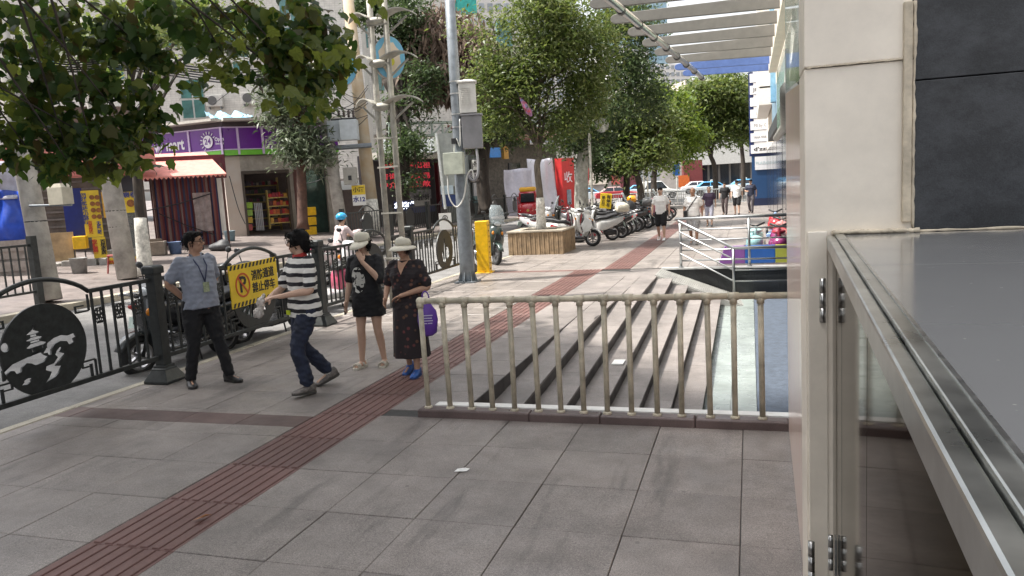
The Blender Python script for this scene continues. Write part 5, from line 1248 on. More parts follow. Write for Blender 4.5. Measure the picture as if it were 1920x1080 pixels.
def visor(e, J, Q, brim=.13, wide=1.0, arc=.5, droop=.07, top=.112):
    hd = vv(J, 'head'); F = lambda x, y, z: hd + Q @ Vector((x, y, z))
    rr = [[F(.088 * k * math.cos(q), -.008 + .106 * k * math.sin(q), z + .018 * math.sin(q)) for q in [2 * PI * i / 28 for i in range(28)]] for z, k in ((.03, 1.0), (.07, 1.03), (top, .98), (top + .022, .80), (top + .032, .45), (top + .034, .05))]
    o = MB().loft(rr, cap=False).build('visor_crown', VIS, e, True, local=True); o.modifiers.new('s', 'SOLIDIFY').thickness = .005
    nA = 24; rings = []
    for (t, dz) in ((0, .0), (.35, -.008), (.7, -droop * .45), (1, -droop)):
        row = []
        for i in range(nA + 1):
            q = PI * (.5 - arc + 2 * arc * i / nA); w = max(0.0, math.cos((i / nA - .5) * PI)) ** .6 if arc < .8 else .75 + .25 * math.sin(q)
            row.append(F((.089 + brim * t * w * wide) * math.cos(q), -.008 + (.107 + brim * t * w) * math.sin(q), .036 + dz * w + .018 * math.sin(q)))
        rings.append(row)
    g = MB(); g.add([p for r in rings for p in r], [(k * (nA + 1) + i, k * (nA + 1) + i + 1, (k + 1) * (nA + 1) + i + 1, (k + 1) * (nA + 1) + i) for k in range(3) for i in range(nA)])
    o = g.build('visor_brim', VIS, e, True, local=True); o.modifiers.new('s', 'SOLIDIFY').thickness = .005
SAND = mat('pale sandal', (.55, .50, .42), .6)
def dress_black(e, J, Q):
    top_garment(e, J, printed(), .66, .95, 1.12, name='tee_dress', seed=7, flare=.02)
    shoes(e, J, SAND, mat('sandal sole', (.6, .56, .48), .7), 'sandal')
    hair_cap(e, J, Q, [((0, -.025, .05), (.082, .095, .07)), ((0, -.07, -.02), (.075, .045, .085)), ((.07, -.01, -.03), (.02, .045, .06)), ((-.07, -.01, -.03), (.02, .045, .06))])
    visor(e, J, Q, .125, .6, .46, .06, .115)
    lw = vv(J, 'rw'); MB().box(lw + Vector((.01, .05, -.10)), (.012, .05, .13)).build('phone', BPL, e, local=True)
person('woman in a long black printed T-shirt and cream visor, hand raised to her mouth', (-4.3, 7.95, 0), R_(-174), 1.58,
       dict(lw=(-.05, .20, 1.36), le=(-.23, .12, 1.12), lhd=((.3, .05, .9), (.6, -.6, .2), .9), rw=(.26, .06, .86), lk=(-.11, .03, .49), la=(-.13, -.06, .085), rk=(.10, .06, .49), ra=(.13, .04, .085), hy=R_(-14), hp=R_(-14), lt=(-.15, 1, 0), rt=(.2, 1, 0), fat=.98), SK2, dress_black)

# --- older woman in dark floral dress, visor, purple bag
def floral():
    m = mat('floral dress', (.016, .010, .012), .8, var=.2, bump=.2, bscale=9)
    nt = m.node_tree; N = nt.nodes; L = nt.links; b = N['Principled BSDF']; src = b.inputs['Base Color'].links[0].from_socket
    tc = N.new('ShaderNodeTexCoord'); v = N.new('ShaderNodeTexVoronoi'); v.inputs['Scale'].default_value = 13; L.new(tc.outputs['Object'], v.inputs['Vector'])
    r = N.new('ShaderNodeMapRange'); r.inputs[1].default_value = .2; r.inputs[2].default_value = .32; r.inputs[3].default_value = .55; r.inputs[4].default_value = 0; L.new(v.outputs['Distance'], r.inputs[0])
    rp = N.new('ShaderNodeValToRGB'); rp.color_ramp.elements[0].color = (.22, .03, .05, 1); rp.color_ramp.elements[1].color = (.16, .10, .04, 1); L.new(v.outputs['Color'], rp.inputs[0])
    mx = N.new('ShaderNodeMix'); mx.data_type = 'RGBA'; L.new(r.outputs[0], mx.inputs[0]); L.new(src, mx.inputs[6]); L.new(rp.outputs[0], mx.inputs[7]); L.new(mx.outputs[2], b.inputs['Base Color']); return m
PURP = mat('purple bag', (.11, .035, .30), .5, var=.15, bump=.2, bscale=8)
def dress_floral(e, J, Q):
    fm = floral(); top_garment(e, J, fm, .84, .82, 1.1, name='dress_bodice', seed=9)
    pe = vv(J, 'pelvis'); rr = []
    for k, (z, rx, ry) in enumerate(((pe.z + .10, .155, .12), (pe.z, .19, .145), (.72, .205, .16), (.5, .215, .175), (.30, .225, .19), (.24, .228, .195))):
        rr.append([(pe.x + (rx + .014 * k / 5 * math.sin(9 * q) * 1.2) * math.cos(q), pe.y + (ry + .014 * k / 5 * math.cos(7 * q)) * math.sin(q), z) for q in [2 * PI * i / 48 for i in range(48)]])
    MB().loft(rr, cap=False).build('dress_skirt', fm, e, True, local=True)
    shoes(e, J, mat('blue shoe', (.02, .09, .32), .6, var=.2), mat('blue sole', (.02, .05, .16), .7))
    hair_cap(e, J, Q, [((0, -.025, .05), (.082, .095, .068)), ((0, -.068, -.01), (.076, .045, .07)), ((.068, -.005, -.005), (.018, .045, .05)), ((-.068, -.005, -.005), (.018, .045, .05))], m=mat('brown black hair', (.025, .012, .010), .5, var=.3, scale=25))
    visor(e, J, Q, .10, 1.0, .95, .05, .10)
    ne = vv(J, 'neck'); c = vv(J, 'chest')
    MB().add([(-.070, ne.y + .066, ne.z - .005), (.070, ne.y + .066, ne.z - .005), (.040, c.y + .142, c.z + .09), (.0, c.y + .166, c.z + .0), (-.040, c.y + .142, c.z + .09), (0, ne.y + .108, ne.z - .03)], [(0, 5, 4), (1, 2, 5), (5, 2, 3, 4)]).build('neckline', SK1, e, True, local=True)
    hd = vv(J, 'head'); F = lambda x, y, z: hd + Q @ Vector((x, y, z))
    for s in (-1, 1): MB().tube([F(s * .032 + .026 * math.cos(q), .094, .006 + .019 * math.sin(q)) for q in [2 * PI * i / 12 for i in range(13)]], .0024, 5).build('spectacle_rim', EYEM, e, local=True)
FLOR_POS = (-3.62, 7.6, 0)
person('older woman in a dark floral dress and cream visor, arm bent at her waist', FLOR_POS, R_(-177), 1.53,
       dict(lw=(-.02, .20, 1.03), le=(-.28, .02, 1.10), lhd=((.8, .3, -.25), (0, .3, -1), .6), rw=(.24, .12, .98), re=(.26, -.02, 1.13), lk=(-.08, .06, .49), la=(-.08, .07, .085), rk=(.08, -.01, .5), ra=(.09, -.12, .10), rt=(.05, 1, -.15), lt=(-.05, 1, .05), hy=R_(-14), hp=R_(-5), fat=1.06), SK1, dress_floral)
BAGP = pt(802, 600, 8.19)
bg = empty('shopping_bag', (BAGP.x, BAGP.y, BAGP.z - .2), label='purple shopping bag with white print hanging beside the floral dress', cat='bag')
g = MB(); M_ = Matrix.Translation(BAGP) @ Matrix.Rotation(.3, 4, 'Z') @ Matrix.Scale(.82, 4); g.M = M_
g.loft([rrect(0, 0, .1, .2, -.02, .4)] and [[(x, y * k, z) for x, y in [(w * math.cos(q), math.sin(q)) for q in [2 * PI * i / 20 for i in range(20)]]] for (w, k, z) in ((.05, .03, -.21), (.11, .06, -.17), (.135, .07, 0), (.12, .05, .12), (.05, .025, .22), (.03, .02, .26))]); g.build('sack', PURP, bg, True)
MB().tube(catmull([M_ @ Vector((-.04, 0, .2)), M_ @ Vector((-.05, 0, .33)), M_ @ Vector((-.01, 0, .38)), M_ @ Vector((.03, 0, .33)), M_ @ Vector((.04, 0, .2))]), .008, 6).build('handle', PURP, bg, True)
for i in range(4): MB(M_).box((.01, -.0735 + .004 * abs(i - 1), .07 - i * .035), (.13 - .02 * (i % 2), .004, .012)).build('print_line', mat('bag print', (.5, .45, .6), .6, var=0), bg)
sb = empty('snack_bag', (-4.75, 6.5, .95), label='clear plastic snack bag held by the person in stripes', cat='bag')
me = remesh(MB().ell((-4.72, 6.50, 1.0), (.05, .045, .07)).ell((-4.75, 6.48, .90), (.06, .05, .06)).ell((-4.70, 6.53, 1.07), (.025, .02, .04)), .012, 2); me = wrinkle(me, .007, 20, 4)
o = linkmesh('bag_film', me, mat('clear plastic', (.6, .55, .5), .2, var=.3, scale=30, alpha=.75), sb); o.location = -Vector(sb.location)

# --- walkers farther off
def simple(topm, botm, shoem, hairpts=None, top_hem=.84, short=.45, sleeve=.7, extra=None, hairm=HAIR, long=False, soles=None):
    def b(e, J, Q):
        top_garment(e, J, topm, top_hem, sleeve, 1.08, vox=.018, seed=11)
        pants(e, J, botm, .97 if long else short, 1.08, vox=.018)
        shoes(e, J, shoem, soles)
        hair_cap(e, J, Q, hairpts or [((0, -.012, .062), (.083, .103, .068)), ((0, -.06, .01), (.076, .048, .075)), ((0, .05, .085), (.06, .035, .025))], m=hairm, vox=.016)
        if extra: extra(e, J, Q)
    return b
WALK = dict(lk=(-.10, .12, .50), la=(-.10, .14, .09), rk=(.10, .02, .49), ra=(.10, -.18, .12), rt=(.05, 1, -.25), le=(-.25, -.08, 1.13), lw=(-.26, -.02, .88), re=(.25, .0, 1.12), rw=(.25, .12, .90))
person('young man in white T-shirt and black shorts walking on the tactile strip', (-2.78, 25.3, 0), R_(178), 1.74, WALK, SK2, simple(WHITE, BLKC, mat('white shoe', (.6, .6, .6), .6)), vox=.016)
def bagx(e, J, Q):
    MB().tube([(-.13, .05, 1.42), (-.02, .155, 1.25), (.17, .11, 1.0)], .016, 6).build('bag_strap', BPL, e, True, local=True); MB().cbox((.20, .10, .93), (.10, .22, .2), .02).build('shoulder_bag', BPL, e, local=True, bevel=.015)
    SKM = mat('checked shorts', (.5, .5, .5), .8, var=.9, scale=26)
person('older man in white T-shirt with a black shoulder bag across his chest', (-1.62, 23.4, 0), R_(172), 1.70, dict(WALK, fat=1.08, lk=(-.1, .05, .5), la=(-.1, .06, .085)), SK3, simple(WHITE, mat('checked shorts', (.10, .10, .11), .8, var=.9, scale=30, c2=(.55, .55, .55)), mat('grey shoe', (.2, .19, .18), .6), [((0, -.03, .05), (.079, .09, .062)), ((0, -.06, .01), (.074, .045, .07))], hairm=mat('grey hair', (.22, .21, .2), .7), extra=bagx), vox=.016)
person('woman in a dark top walking behind the man with the shoulder bag', (-1.55, 31.5, 0), R_(178), 1.6, WALK, SK2, simple(mat('plum top', (.05, .03, .06), .8), mat('pale skirt', (.35, .35, .42), .8), LEA, [((0, -.03, .05), (.084, .1, .075)), ((0, -.07, -.05), (.08, .05, .12))], short=.7), vox=.02)
person('person in black top carrying a tan bag, left of the far trio', (-1.22, 40.5, 0), R_(170), 1.64, WALK, SK1, simple(BLKC, mat('brown trousers', (.08, .06, .06), .8), LEA, long=True), vox=.022)
person('young man in white T-shirt with his head bowed, middle of the far trio', (-.62, 39.8, 0), R_(176), 1.72, dict(WALK, hp=R_(-30)), SK2, simple(WHITE, BLKC, LEA), vox=.022)
person('man in navy shirt reading his phone, right of the far trio', (.05, 41.2, 0), R_(165), 1.72, dict(WALK, rw=(.1, .3, 1.1), re=(.25, .1, 1.12), hp=R_(-20)), SK1, simple(mat('navy shirt', (.02, .025, .05), .8), mat('grey trousers', (.09, .08, .09), .8), LEA, long=True), vox=.022)
p = pt(983, 400, 35.5)
person('person in a pale blue coat standing beside the red three-wheeler', (p.x, p.y, .2), R_(-120), 1.66, {}, SK1, simple(mat('pale blue coat', (.40, .50, .56), .8), mat('pale trousers', (.45, .47, .45), .8), LEA, top_hem=.55, sleeve=1.8, long=True), vox=.022)
# --- riders beyond the fence
SITP = dict(pelvis=(0, -.12, .80), waist=(0, -.10, .93), chest=(0, -.04, 1.13), neck=(0, .0, 1.30), head=(0, .03, 1.45), ls=(-.168, -.01, 1.235), rs=(.168, -.01, 1.235), le=(-.27, .12, 1.05), re=(.27, .12, 1.05), lw=(-.27, .34, 1.04), rw=(.27, .34, 1.04),
            lh=(-.10, -.08, .79), rh=(.10, -.08, .79), lk=(-.15, .32, .74), rk=(.15, .32, .74), la=(-.13, .28, .36), ra=(.13, .28, .36))
def helmet(e, J, Q, m, visor_=False):
    hd = vv(J, 'head'); g = MB(); g.ell(hd + Q @ Vector((0, -.015, .045)), (.122, .142, .112), 24, 14, Q); me = remesh(g, .018, 1)
    bm = bmesh.new(); bm.from_mesh(me); inv = Q.inverted()
    dead = [v for v in bm.verts if (inv @ (v.co - hd)).z < (-.02 if (inv @ (v.co - hd)).y < .03 else .03)]
    bmesh.ops.delete(bm, geom=dead, context='VERTS'); bm.to_mesh(me); bm.free()
    o = linkmesh('helmet', me, m, e); md = o.modifiers.new('s', 'SOLIDIFY'); md.thickness = .012
    F = lambda x, y, z: hd + Q @ Vector((x, y, z))
    MB().tube([F(-.105, .0, -.0), F(-.07, .03, -.09), F(0, .06, -.115), F(.07, .03, -.09), F(.105, .0, .0)], .007, 6).build('chin_strap', BPL, e, True, local=True)
    if visor_:
        rr = [[F(r_ * math.sin(q), -.01 + r_ * 1.15 * math.cos(q), z) for q in [PI * (-.33 + .66 * i / 10) for i in range(11)]] for (r_, z) in ((.128, .05), (.135, -.03))]
        g = MB(); g.add(rr[0] + rr[1], [(i, i + 1, i + 12, i + 11) for i in range(10)]); o = g.build('goggle_visor', mat('smoke visor', (.05, .05, .05), .1, var=0), e, True, local=True); o.modifiers.new('s', 'SOLIDIFY').thickness = .006
def rider(hm, topm, vis):
    def b(e, J, Q):
        top_garment(e, J, topm, J['pelvis'][2] - .06, 1.75, 1.05, vox=.016); pants(e, J, BLKC, .97, 1.0, vox=.016); shoes(e, J, LEA); helmet(e, J, Q, hm, vis)
        hair_cap(e, J, Q, [((0, -.04, .0), (.078, .06, .07))])
    return b
scooter('dark scooter ridden by the person in the black helmet', (-7.75, 9.3, -.06), R_(-15), (.03, .03, .033), group=G2)
person('scooter rider in a black goggled helmet and white top behind the fence', (-7.75, 9.2, -.02), R_(-15), 1.68, dict(SITP, hp=R_(-12)), SK2, rider(mat('black helmet', (.012, .012, .013), .15, coat=.8), WHITE, True), vox=.012)
scooter('pale pink scooter ridden by the person in the blue helmet', (-8.9, 15.6, .06), R_(-22), (.5, .4, .4), (.3, .3, .3), group=G2)
person('scooter rider in a bright blue helmet and pale pink jacket', (-8.9, 15.5, .1), R_(-22), 1.66, dict(SITP), SK2, rider(mat('blue helmet', (.02, .33, .62), .2, coat=.6), mat('pale pink jacket', (.62, .50, .50), .8), False), vox=.014)
# ================================================================== trees
BARK = mat('grey bark', (.12, .10, .075), .9, var=.45, scale=9, bump=.6, bscale=22, stretch=(1, 1, .3)); BARKD = mat('dark bark', (.045, .035, .028), .9, var=.4, scale=9, bump=.5, stretch=(1, 1, .3))
LIMEW = mat('lime-washed bark', (.55, .53, .48), .85, var=.35, scale=11, bump=.3)
L_MID = leafmat('mid leaves', [(.05, .08, .022), (.075, .115, .03), (.11, .15, .04), (.14, .165, .06), (.09, .12, .055)], .42)
L_DARK = leafmat('dark leaves', [(.03, .055, .02), (.045, .075, .028), (.065, .10, .04), (.09, .12, .06)], .35)
L_LIME = leafmat('lime leaves', [(.06, .11, .02), (.10, .155, .025), (.14, .19, .035), (.08, .13, .03)], .4)
L_NEAR = leafmat('near leaves', [(.026, .055, .016), (.036, .075, .020), (.052, .095, .024), (.085, .125, .028), (.13, .15, .034), (.042, .08, .022), (.09, .07, .028)], .55, .42)
L_DEAD = leafmat('dead vines', [(.16, .115, .085), (.22, .16, .125), (.12, .085, .065), (.26, .20, .16)], .1, .8)
L_SILV = leafmat('pale slender leaves', [(.07, .10, .05), (.11, .14, .085), (.16, .185, .13), (.05, .08, .035)], .3)
def tree(name, label, base, trunk, blobs, size, leafm, seed, bark=BARK, limewash=None, shape='long', clump=.3, per=26, limbs=True, group='street trees', droop=.3, r0=.14, extra=0):
    """base point, trunk = list of points, blobs = crown ellipsoids"""
    e = empty(name, base, label=label, cat='tree', group=group); rr = random.Random(seed)
    tp_ = [Vector(p) for p in trunk]; n = len(tp_); P = catmull(tp_, 5); R0 = [r0 * (1 - .5 * i / len(P)) * (1.25 if i == 0 else 1) for i in range(len(P))]
    t = MB().tube(P, R0, 10).build('trunk', bark, e, True)
    top = P[-1]
    if limbs:
        for i, (c, rad, q) in enumerate(blobs):
            for k in range(3):
                st = P[int(len(P) * (.6 + .39 * rr.random())) - 1]; tgt = Vector(c) + Vector((rr.uniform(-.7, .7) * rad[0], rr.uniform(-.7, .7) * rad[1], rr.uniform(-.4, .6) * rad[2]))
                mid = st.lerp(tgt, .5) + Vector((rr.uniform(-.2, .2), rr.uniform(-.2, .2), rr.uniform(.0, .35)))
                MB().tube(catmull([st, mid, tgt], 4), [r0 * .45 * (1 - .85 * j / 8) for j in range(9)], 7).build('limb', bark, e, True)
    if limewash:
        k = [p for p in P if p.z < base[2] + limewash]; k = k if len(k) > 1 else P[:2]
        zt = base[2] + limewash; 
        q = []; 
        for i in range(6):
            z = base[2] + .02 + (limewash - .02) * i / 5
            for a, b in zip(P, P[1:]):
                if a.z <= z <= b.z or (a is P[0] and z <= a.z): q.append(a.lerp(b, max(0, (z - a.z)) / max(1e-6, b.z - a.z))); break
        MB().tube(q, [R0[0] * (1.06 - .05 * i) + .012 for i in range(len(q))], 12).build('limewash_coat', LIMEW, e, True)
    sb_ = []
    for (c, rad, q) in blobs:       # break every mass into uneven sprays
        ks = 9
        for k in range(ks):
            f_ = rr.uniform(.26, .52); a_, b_ = rr.uniform(0, 6.28), math.acos(rr.uniform(-.85, .95)); t_ = rr.uniform(.45, .95)
            sb_.append(((c[0] + rad[0] * t_ * math.sin(b_) * math.cos(a_), c[1] + rad[1] * t_ * math.sin(b_) * math.sin(a_), c[2] + rad[2] * t_ * math.cos(b_)), tuple(x * f_ for x in rad), int(q / ks * rr.uniform(.6, 1.3))))
        sb_.append((c, tuple(x * .6 for x in rad), int(q * .22)))
    me, _ = leaf_cloud(sb_, size, shape, clump, per, seed, droop); me.transform(Matrix.Translation(-Vector(base)))
    linkmesh('crown', me, leafm, e)
    return e
def B(u, v, d, ru, rv, n, rd=None):
    p = pt(u, v, d); k = d / FPX; return (tuple(p), (ru * k, (rd or ru) * k, rv * k), n)
# planter tree
tree('street_tree', 'slender tree with lime-washed foot growing out of the ribbed planter', (-6.03, 22.3, .6), [(-6.03, 22.3, .6), (-6.02, 22.3, 1.7), (-6.06, 22.3, 2.6), tuple(pt(1012, 285, 23.2)), tuple(pt(985, 235, 23.2)), tuple(pt(950, 150, 23.2))],
     [B(960, 130, 23, 75, 85, 6500), B(1030, 60, 23, 100, 75, 7000), B(1100, 130, 23.4, 70, 80, 4200), B(940, 225, 23, 50, 40, 1700), B(1060, 225, 23.5, 65, 50, 2600), B(1000, 20, 23, 120, 60, 3500)], .16, L_MID, 3, limewash=1.05, r0=.115)
tree('street_tree', 'broad dark tree with mottled white trunk behind the scooters', tuple(pt(1095, 432, 31)), [tuple(pt(1095, 432, 31)), tuple(pt(1090, 370, 31)), tuple(pt(1093, 300, 31)), tuple(pt(1110, 200, 31)), tuple(pt(1120, 120, 31))],
     [B(1140, 70, 31, 85, 90, 6500), B(1180, 170, 31, 60, 90, 5500), B(1110, 230, 31, 70, 60, 3600), B(1075, 270, 31, 40, 35, 1200)], .19, L_DARK, 5, bark=mat('mottled bark', (.20, .19, .16), .9, var=.7, scale=6, c2=(.42, .41, .37)), r0=.33)
tree('street_tree', 'dark tree whose trunk passes the blue box across the road', tuple(pt(912, 400, 36)), [tuple(pt(912, 400, 36)), tuple(pt(905, 330, 36)), tuple(pt(912, 260, 36)), tuple(pt(930, 180, 36))],
     [B(905, 200, 36, 50, 55, 3800), B(945, 240, 36, 45, 40, 2200), B(880, 265, 36, 30, 25, 900)], .22, L_DARK, 8, bark=BARKD, r0=.36)
tree('street_tree', 'forked dark tree in front of the red lettered shop', tuple(pt(757, 420, 31)), [tuple(pt(757, 420, 31)), tuple(pt(755, 330, 31)), tuple(pt(760, 250, 31)), tuple(pt(752, 205, 31)), tuple(pt(722, 150, 31))],
     [B(745, 50, 32, 70, 60, 5200), B(700, 20, 32, 40, 40, 2000), B(775, 190, 31, 45, 40, 1200), B(755, 275, 31, 48, 32, 1900), B(800, 150, 31, 35, 35, 900), B(775, 335, 30.6, 22, 22, 330)], .20, L_DARK, 11, bark=BARKD, r0=.30)
dv = empty('dead_vine', tuple(pt(830, 230, 33)), label='dry brown hanging vines between the trees above the green gantry', cat='vine')
me, _ = leaf_cloud([B(800, 115, 33, 62, 75, 2600), B(868, 120, 33, 55, 75, 2600), B(835, 60, 33, 60, 40, 1200)], .55, 'slim', .35, 24, 12, 1.1); me.transform(Matrix.Translation(-Vector(dv.location))); linkmesh('tendrils', me, L_DEAD, dv)
tree('street_tree', 'slender-leaved tree in front of the purple convenience shop', tuple(pt(568, 430, 27.5)), [tuple(pt(568, 430, 27.5)), tuple(pt(565, 330, 27.5)), tuple(pt(562, 230, 27.5)), tuple(pt(560, 150, 27.5))],
     [B(545, 170, 27.5, 40, 55, 1900), B(585, 160, 27.5, 35, 50, 1300), B(565, 260, 27.5, 40, 36, 1500), B(590, 285, 27.5, 30, 22, 700), B(525, 215, 27.5, 25, 25, 600)], .30, L_SILV, 14, bark=mat('brown trunk', (.10, .05, .035), .8, var=.3), shape='slim', r0=.20, clump=.35)
p0 = pt(272, 505, 17.0); p0.z = .5
tree('street_tree', 'thin tree with white-painted foot beside the concrete pole and stall', tuple(p0), [tuple(p0), tuple(pt(262, 400, 17)), tuple(pt(250, 250, 17)), tuple(pt(243, 120, 17))],
     [B(250, 60, 17, 160, 70, 1500), B(420, 60, 22, 90, 70, 1500), B(330, 30, 20, 100, 40, 1200)], .24, L_MID, 17, bark=BARKD, limewash=1.3, r0=.12)
# far trees round the end of the street
for i, (u, v0, d, tr, blobs, lm, lab) in enumerate((
    (1172, 395, 52, [(1172, 395), (1175, 330), (1165, 280), (1160, 220)], [(1150, 230, 50, 60, 3200), (1195, 240, 50, 50, 3000), (1160, 300, 45, 30, 1500), (1120, 300, 40, 30, 1100)], L_DARK, 'dark far tree just left of the lime round signs'),
    (1203, 400, 50, [(1203, 400), (1200, 350), (1190, 310), (1185, 260)], [(1210, 215, 55, 50, 3200), (1190, 300, 35, 26, 900), (1230, 275, 35, 28, 1200)], L_MID, 'forked far tree under the lime round signs'),
    (1228, 390, 58, [(1228, 390), (1226, 330), (1235, 290), (1250, 240)], [(1245, 200, 55, 42, 3200), (1260, 255, 55, 42, 2800), (1270, 290, 40, 22, 1100)], L_LIME, 'yellow-green far tree behind the walking man'),
    (1342, 345, 66, [(1342, 375), (1340, 315), (1330, 285), (1325, 240)], [(1335, 185, 75, 42, 6200), (1300, 215, 50, 35, 2600), (1375, 225, 35, 40, 2400), (1330, 255, 60, 25, 1800)], L_MID, 'wide far tree with bare forking limbs left of the totem'),
    (1392, 360, 72, [(1392, 375), (1394, 320), (1390, 270), (1388, 240)], [(1395, 240, 26, 45, 2400), (1390, 200, 26, 30, 1200)], L_LIME, 'bright green far tree right behind the totem'))):
    tree('street_tree', lab, tuple(pt(u, v0, d)) if i != 3 else tuple(pt(1342, 375, d)), [tuple(pt(a, b, d)) for a, b in tr], [B(a, b, d, c, e_, int(n * 1.2), c * .8) for a, b, c, e_, n in blobs], .36 if d < 60 else .42, lm, 30 + i, bark=BARKD, r0=.26, clump=.55, group='far trees at the street end')
# the overhanging near tree: trunk outside the picture, boughs over the fence
base = (-6.25, 1.2, 0)
nt_ = empty('overhanging_tree', base, label='large-leaved dark tree whose boughs hang over the iron fence', cat='tree')
MB().tube(catmull([(-6.25, 1.2, 0), (-6.2, 1.25, 1.8), (-6.1, 1.5, 3.4), (-5.6, 2.3, 5.0), (-5.0, 3.4, 6.4)], 5), [.24 - .006 * i for i in range(21)], 12).build('trunk', BARKD, nt_, True)
rr = random.Random(4); nb = []
bl = []; dens = []
for (u, v, ru, rv, n) in ((60, 30, 60, 40, 60), (170, 55, 85, 55, 130), (280, 60, 65, 65, 130), (375, 35, 55, 45, 60), (440, 90, 35, 45, 34), (540, 35, 60, 45, 170), (585, 105, 55, 60, 210), (525, 125, 38, 40, 85), (590, 180, 26, 28, 42), (45, 130, 60, 50, 75), (130, 175, 65, 45, 95), (230, 165, 60, 45, 95), (295, 140, 32, 38, 45),
                          (60, 240, 65, 38, 100), (160, 255, 75, 38, 120), (220, 255, 50, 33, 80), (258, 215, 26, 24, 30), (100, 300, 55, 16, 40), (200, 308, 45, 14, 36), (245, 292, 22, 14, 14)):
    bl.append((u, v, 6.4 + u * .0017, ru, rv)); dens.append(int(n * 1.75))
for (u, v, d, ru, rv), n in zip(bl, dens):
    c = pt(u, v, d); k = d / FPX; nb.append((tuple(c), (ru * k, .5, rv * k), n))
    for q in range(1):
        st = Vector((-6.0, 1.7, 3.9)).lerp(Vector((-5.0, 3.4, 6.4)), rr.random()); tgt = c + Vector((rr.uniform(-.5, .5) * ru * k, rr.uniform(-.4, .4), rr.uniform(-.8, .6) * rv * k))
        mid = st.lerp(tgt, .55) + Vector((rr.uniform(-.4, .4), rr.uniform(-.3, .3), rr.uniform(.2, .6))); MB().tube(catmull([st, mid, tgt], 5), [.024 * (1 - .8 * j / 10) for j in range(11)], 7).build('bough', BARKD, nt_, True)
me, P = leaf_cloud(nb, .118, 'lobed', .085, 9, 21, .75, spread=(.45, 1.3)); me.transform(Matrix.Translation(-Vector(base))); tag(linkmesh('leaf_mass', me, L_NEAR, nt_), kind='stuff')
# unseen rest of its crown above and behind the camera, thickened for shade
hi = [((-4.6, 4.2, 6.6), (2.0, 2.2, .9), 1500), ((-5.6, 6.6, 6.8), (1.8, 1.9, .9), 1200), ((-4.6, .2, 6.6), (2.4, 2.0, 1.0), 1200), ((-7.2, 3.6, 6.6), (1.8, 2.2, 1.0), 1400), ((-7.6, 8.2, 7.2), (1.5, 1.6, .8), 600)]
me, _ = leaf_cloud(hi, .19, 'lobed', .24, 14, 22, .6); me.transform(Matrix.Translation(-Vector(base))); tag(linkmesh('upper_leaf_mass', me, L_NEAR, nt_), kind='stuff')
for (c, r_, n) in hi:
    st = Vector((-5.6, 2.3, 5.0)); MB().tube(catmull([st, st.lerp(Vector(c), .5) + Vector((0, 0, .3)), Vector(c)], 5), [.09 * (1 - .85 * j / 10) for j in range(11)], 8).build('bough', BARKD, nt_, True)
# single leaves that can be told apart
prof = [(0, 0, 0), (-.05, .24, .02), (.14, .40, .0), (.40, .34, .05), (.56, .38, -.02), (.72, .19, .03), (1, 0, -.10), (.72, -.19, .03), (.56, -.38, -.02), (.40, -.34, .05), (.14, -.40, .0), (-.05, -.24, .02)]
lm = []
for k in range(3):
    g = MB(); g.add([(0, 0, .0)] and [(w * .17 * (1 + .1 * k), t * .17, h * .17) for t, w, h in prof] + [(0, .05, .012)], [(i, (i + 1) % 12, 12) for i in range(12)]); m_ = g.mesh('leaf'); m_.materials.append(L_NEAR); lm.append(m_)
edge = [(410, 155), (445, 145), (395, 125), (285, 250), (255, 290), (520, 170), (575, 195), (600, 205), (640, 100), (650, 50), (480, 90), (95, 295), (130, 310), (40, 285), (180, 300), (210, 312), (240, 295), (700, 8), (430, 80), (15, 180), (60, 150), (110, 90), (20, 60), (590, 90), (560, 120), (540, 40)]
for i in range(190):
    u, v = rr.choice(edge); u += rr.gauss(0, 20); v += rr.gauss(0, 16); d = rr.uniform(6.3, 7.4)
    if u > 665 and v > 25: continue
    o = linkmesh('leaf', lm[i % 3], None, nt_); o.location = pt(u, v, d) - Vector(base); o.rotation_euler = (rr.gauss(-.9, .5), rr.gauss(0, .5), rr.uniform(0, 6.28)); s_ = rr.uniform(.5, .9); o.scale = (s_, s_, s_)
# ================================================================== across the road
TILEW = mat('white tile wall', (.60, .58, .54), .5, var=.12, scale=4)
def gridify(m, sx, sz, w=.06, dark=.72):
    nt = m.node_tree; N = nt.nodes; L = nt.links; b = N['Principled BSDF']; src = b.inputs['Base Color'].links[0].from_socket
    tc = N.new('ShaderNodeTexCoord'); br = N.new('ShaderNodeTexBrick'); mp = N.new('ShaderNodeMapping'); mp.inputs['Rotation'].default_value = (PI / 2, 0, 0)
    L.new(tc.outputs['Object'], mp.inputs[0]); L.new(mp.outputs[0], br.inputs['Vector']); br.inputs['Scale'].default_value = 1; br.inputs['Brick Width'].default_value = sx; br.inputs['Row Height'].default_value = sz; br.inputs['Mortar Size'].default_value = w * min(sx, sz); br.offset = 0
    br.inputs['Color1'].default_value = (1, 1, 1, 1); br.inputs['Color2'].default_value = (.94, .94, .94, 1); br.inputs['Mortar'].default_value = (dark, dark, dark, 1)
    mx = N.new('ShaderNodeMix'); mx.data_type = 'RGBA'; mx.blend_type = 'MULTIPLY'; mx.inputs[0].default_value = 1; L.new(src, mx.inputs[6]); L.new(br.outputs[0], mx.inputs[7]); L.new(mx.outputs[2], b.inputs['Base Color'])
gridify(TILEW, .25, .12)
def rootF(name, F, label, cat, x=0, group=None): return empty(name, tuple(F.w(x, 0, 0)), label=label, cat=cat, group=group)
def fb(F, x0, x1, z0, z1, y0, y1): return MB(F.M).b2((x0, y0, z0), (x1, y1, z1))
def px(F, u0, v0, u1, v1, y0, y1):
    a = F.q(u0, v0); b = F.q(u1, v1); return fb(F, min(a[0], b[0]), max(a[0], b[0]), min(a[1], b[1]), max(a[1], b[1]), y0, y1)
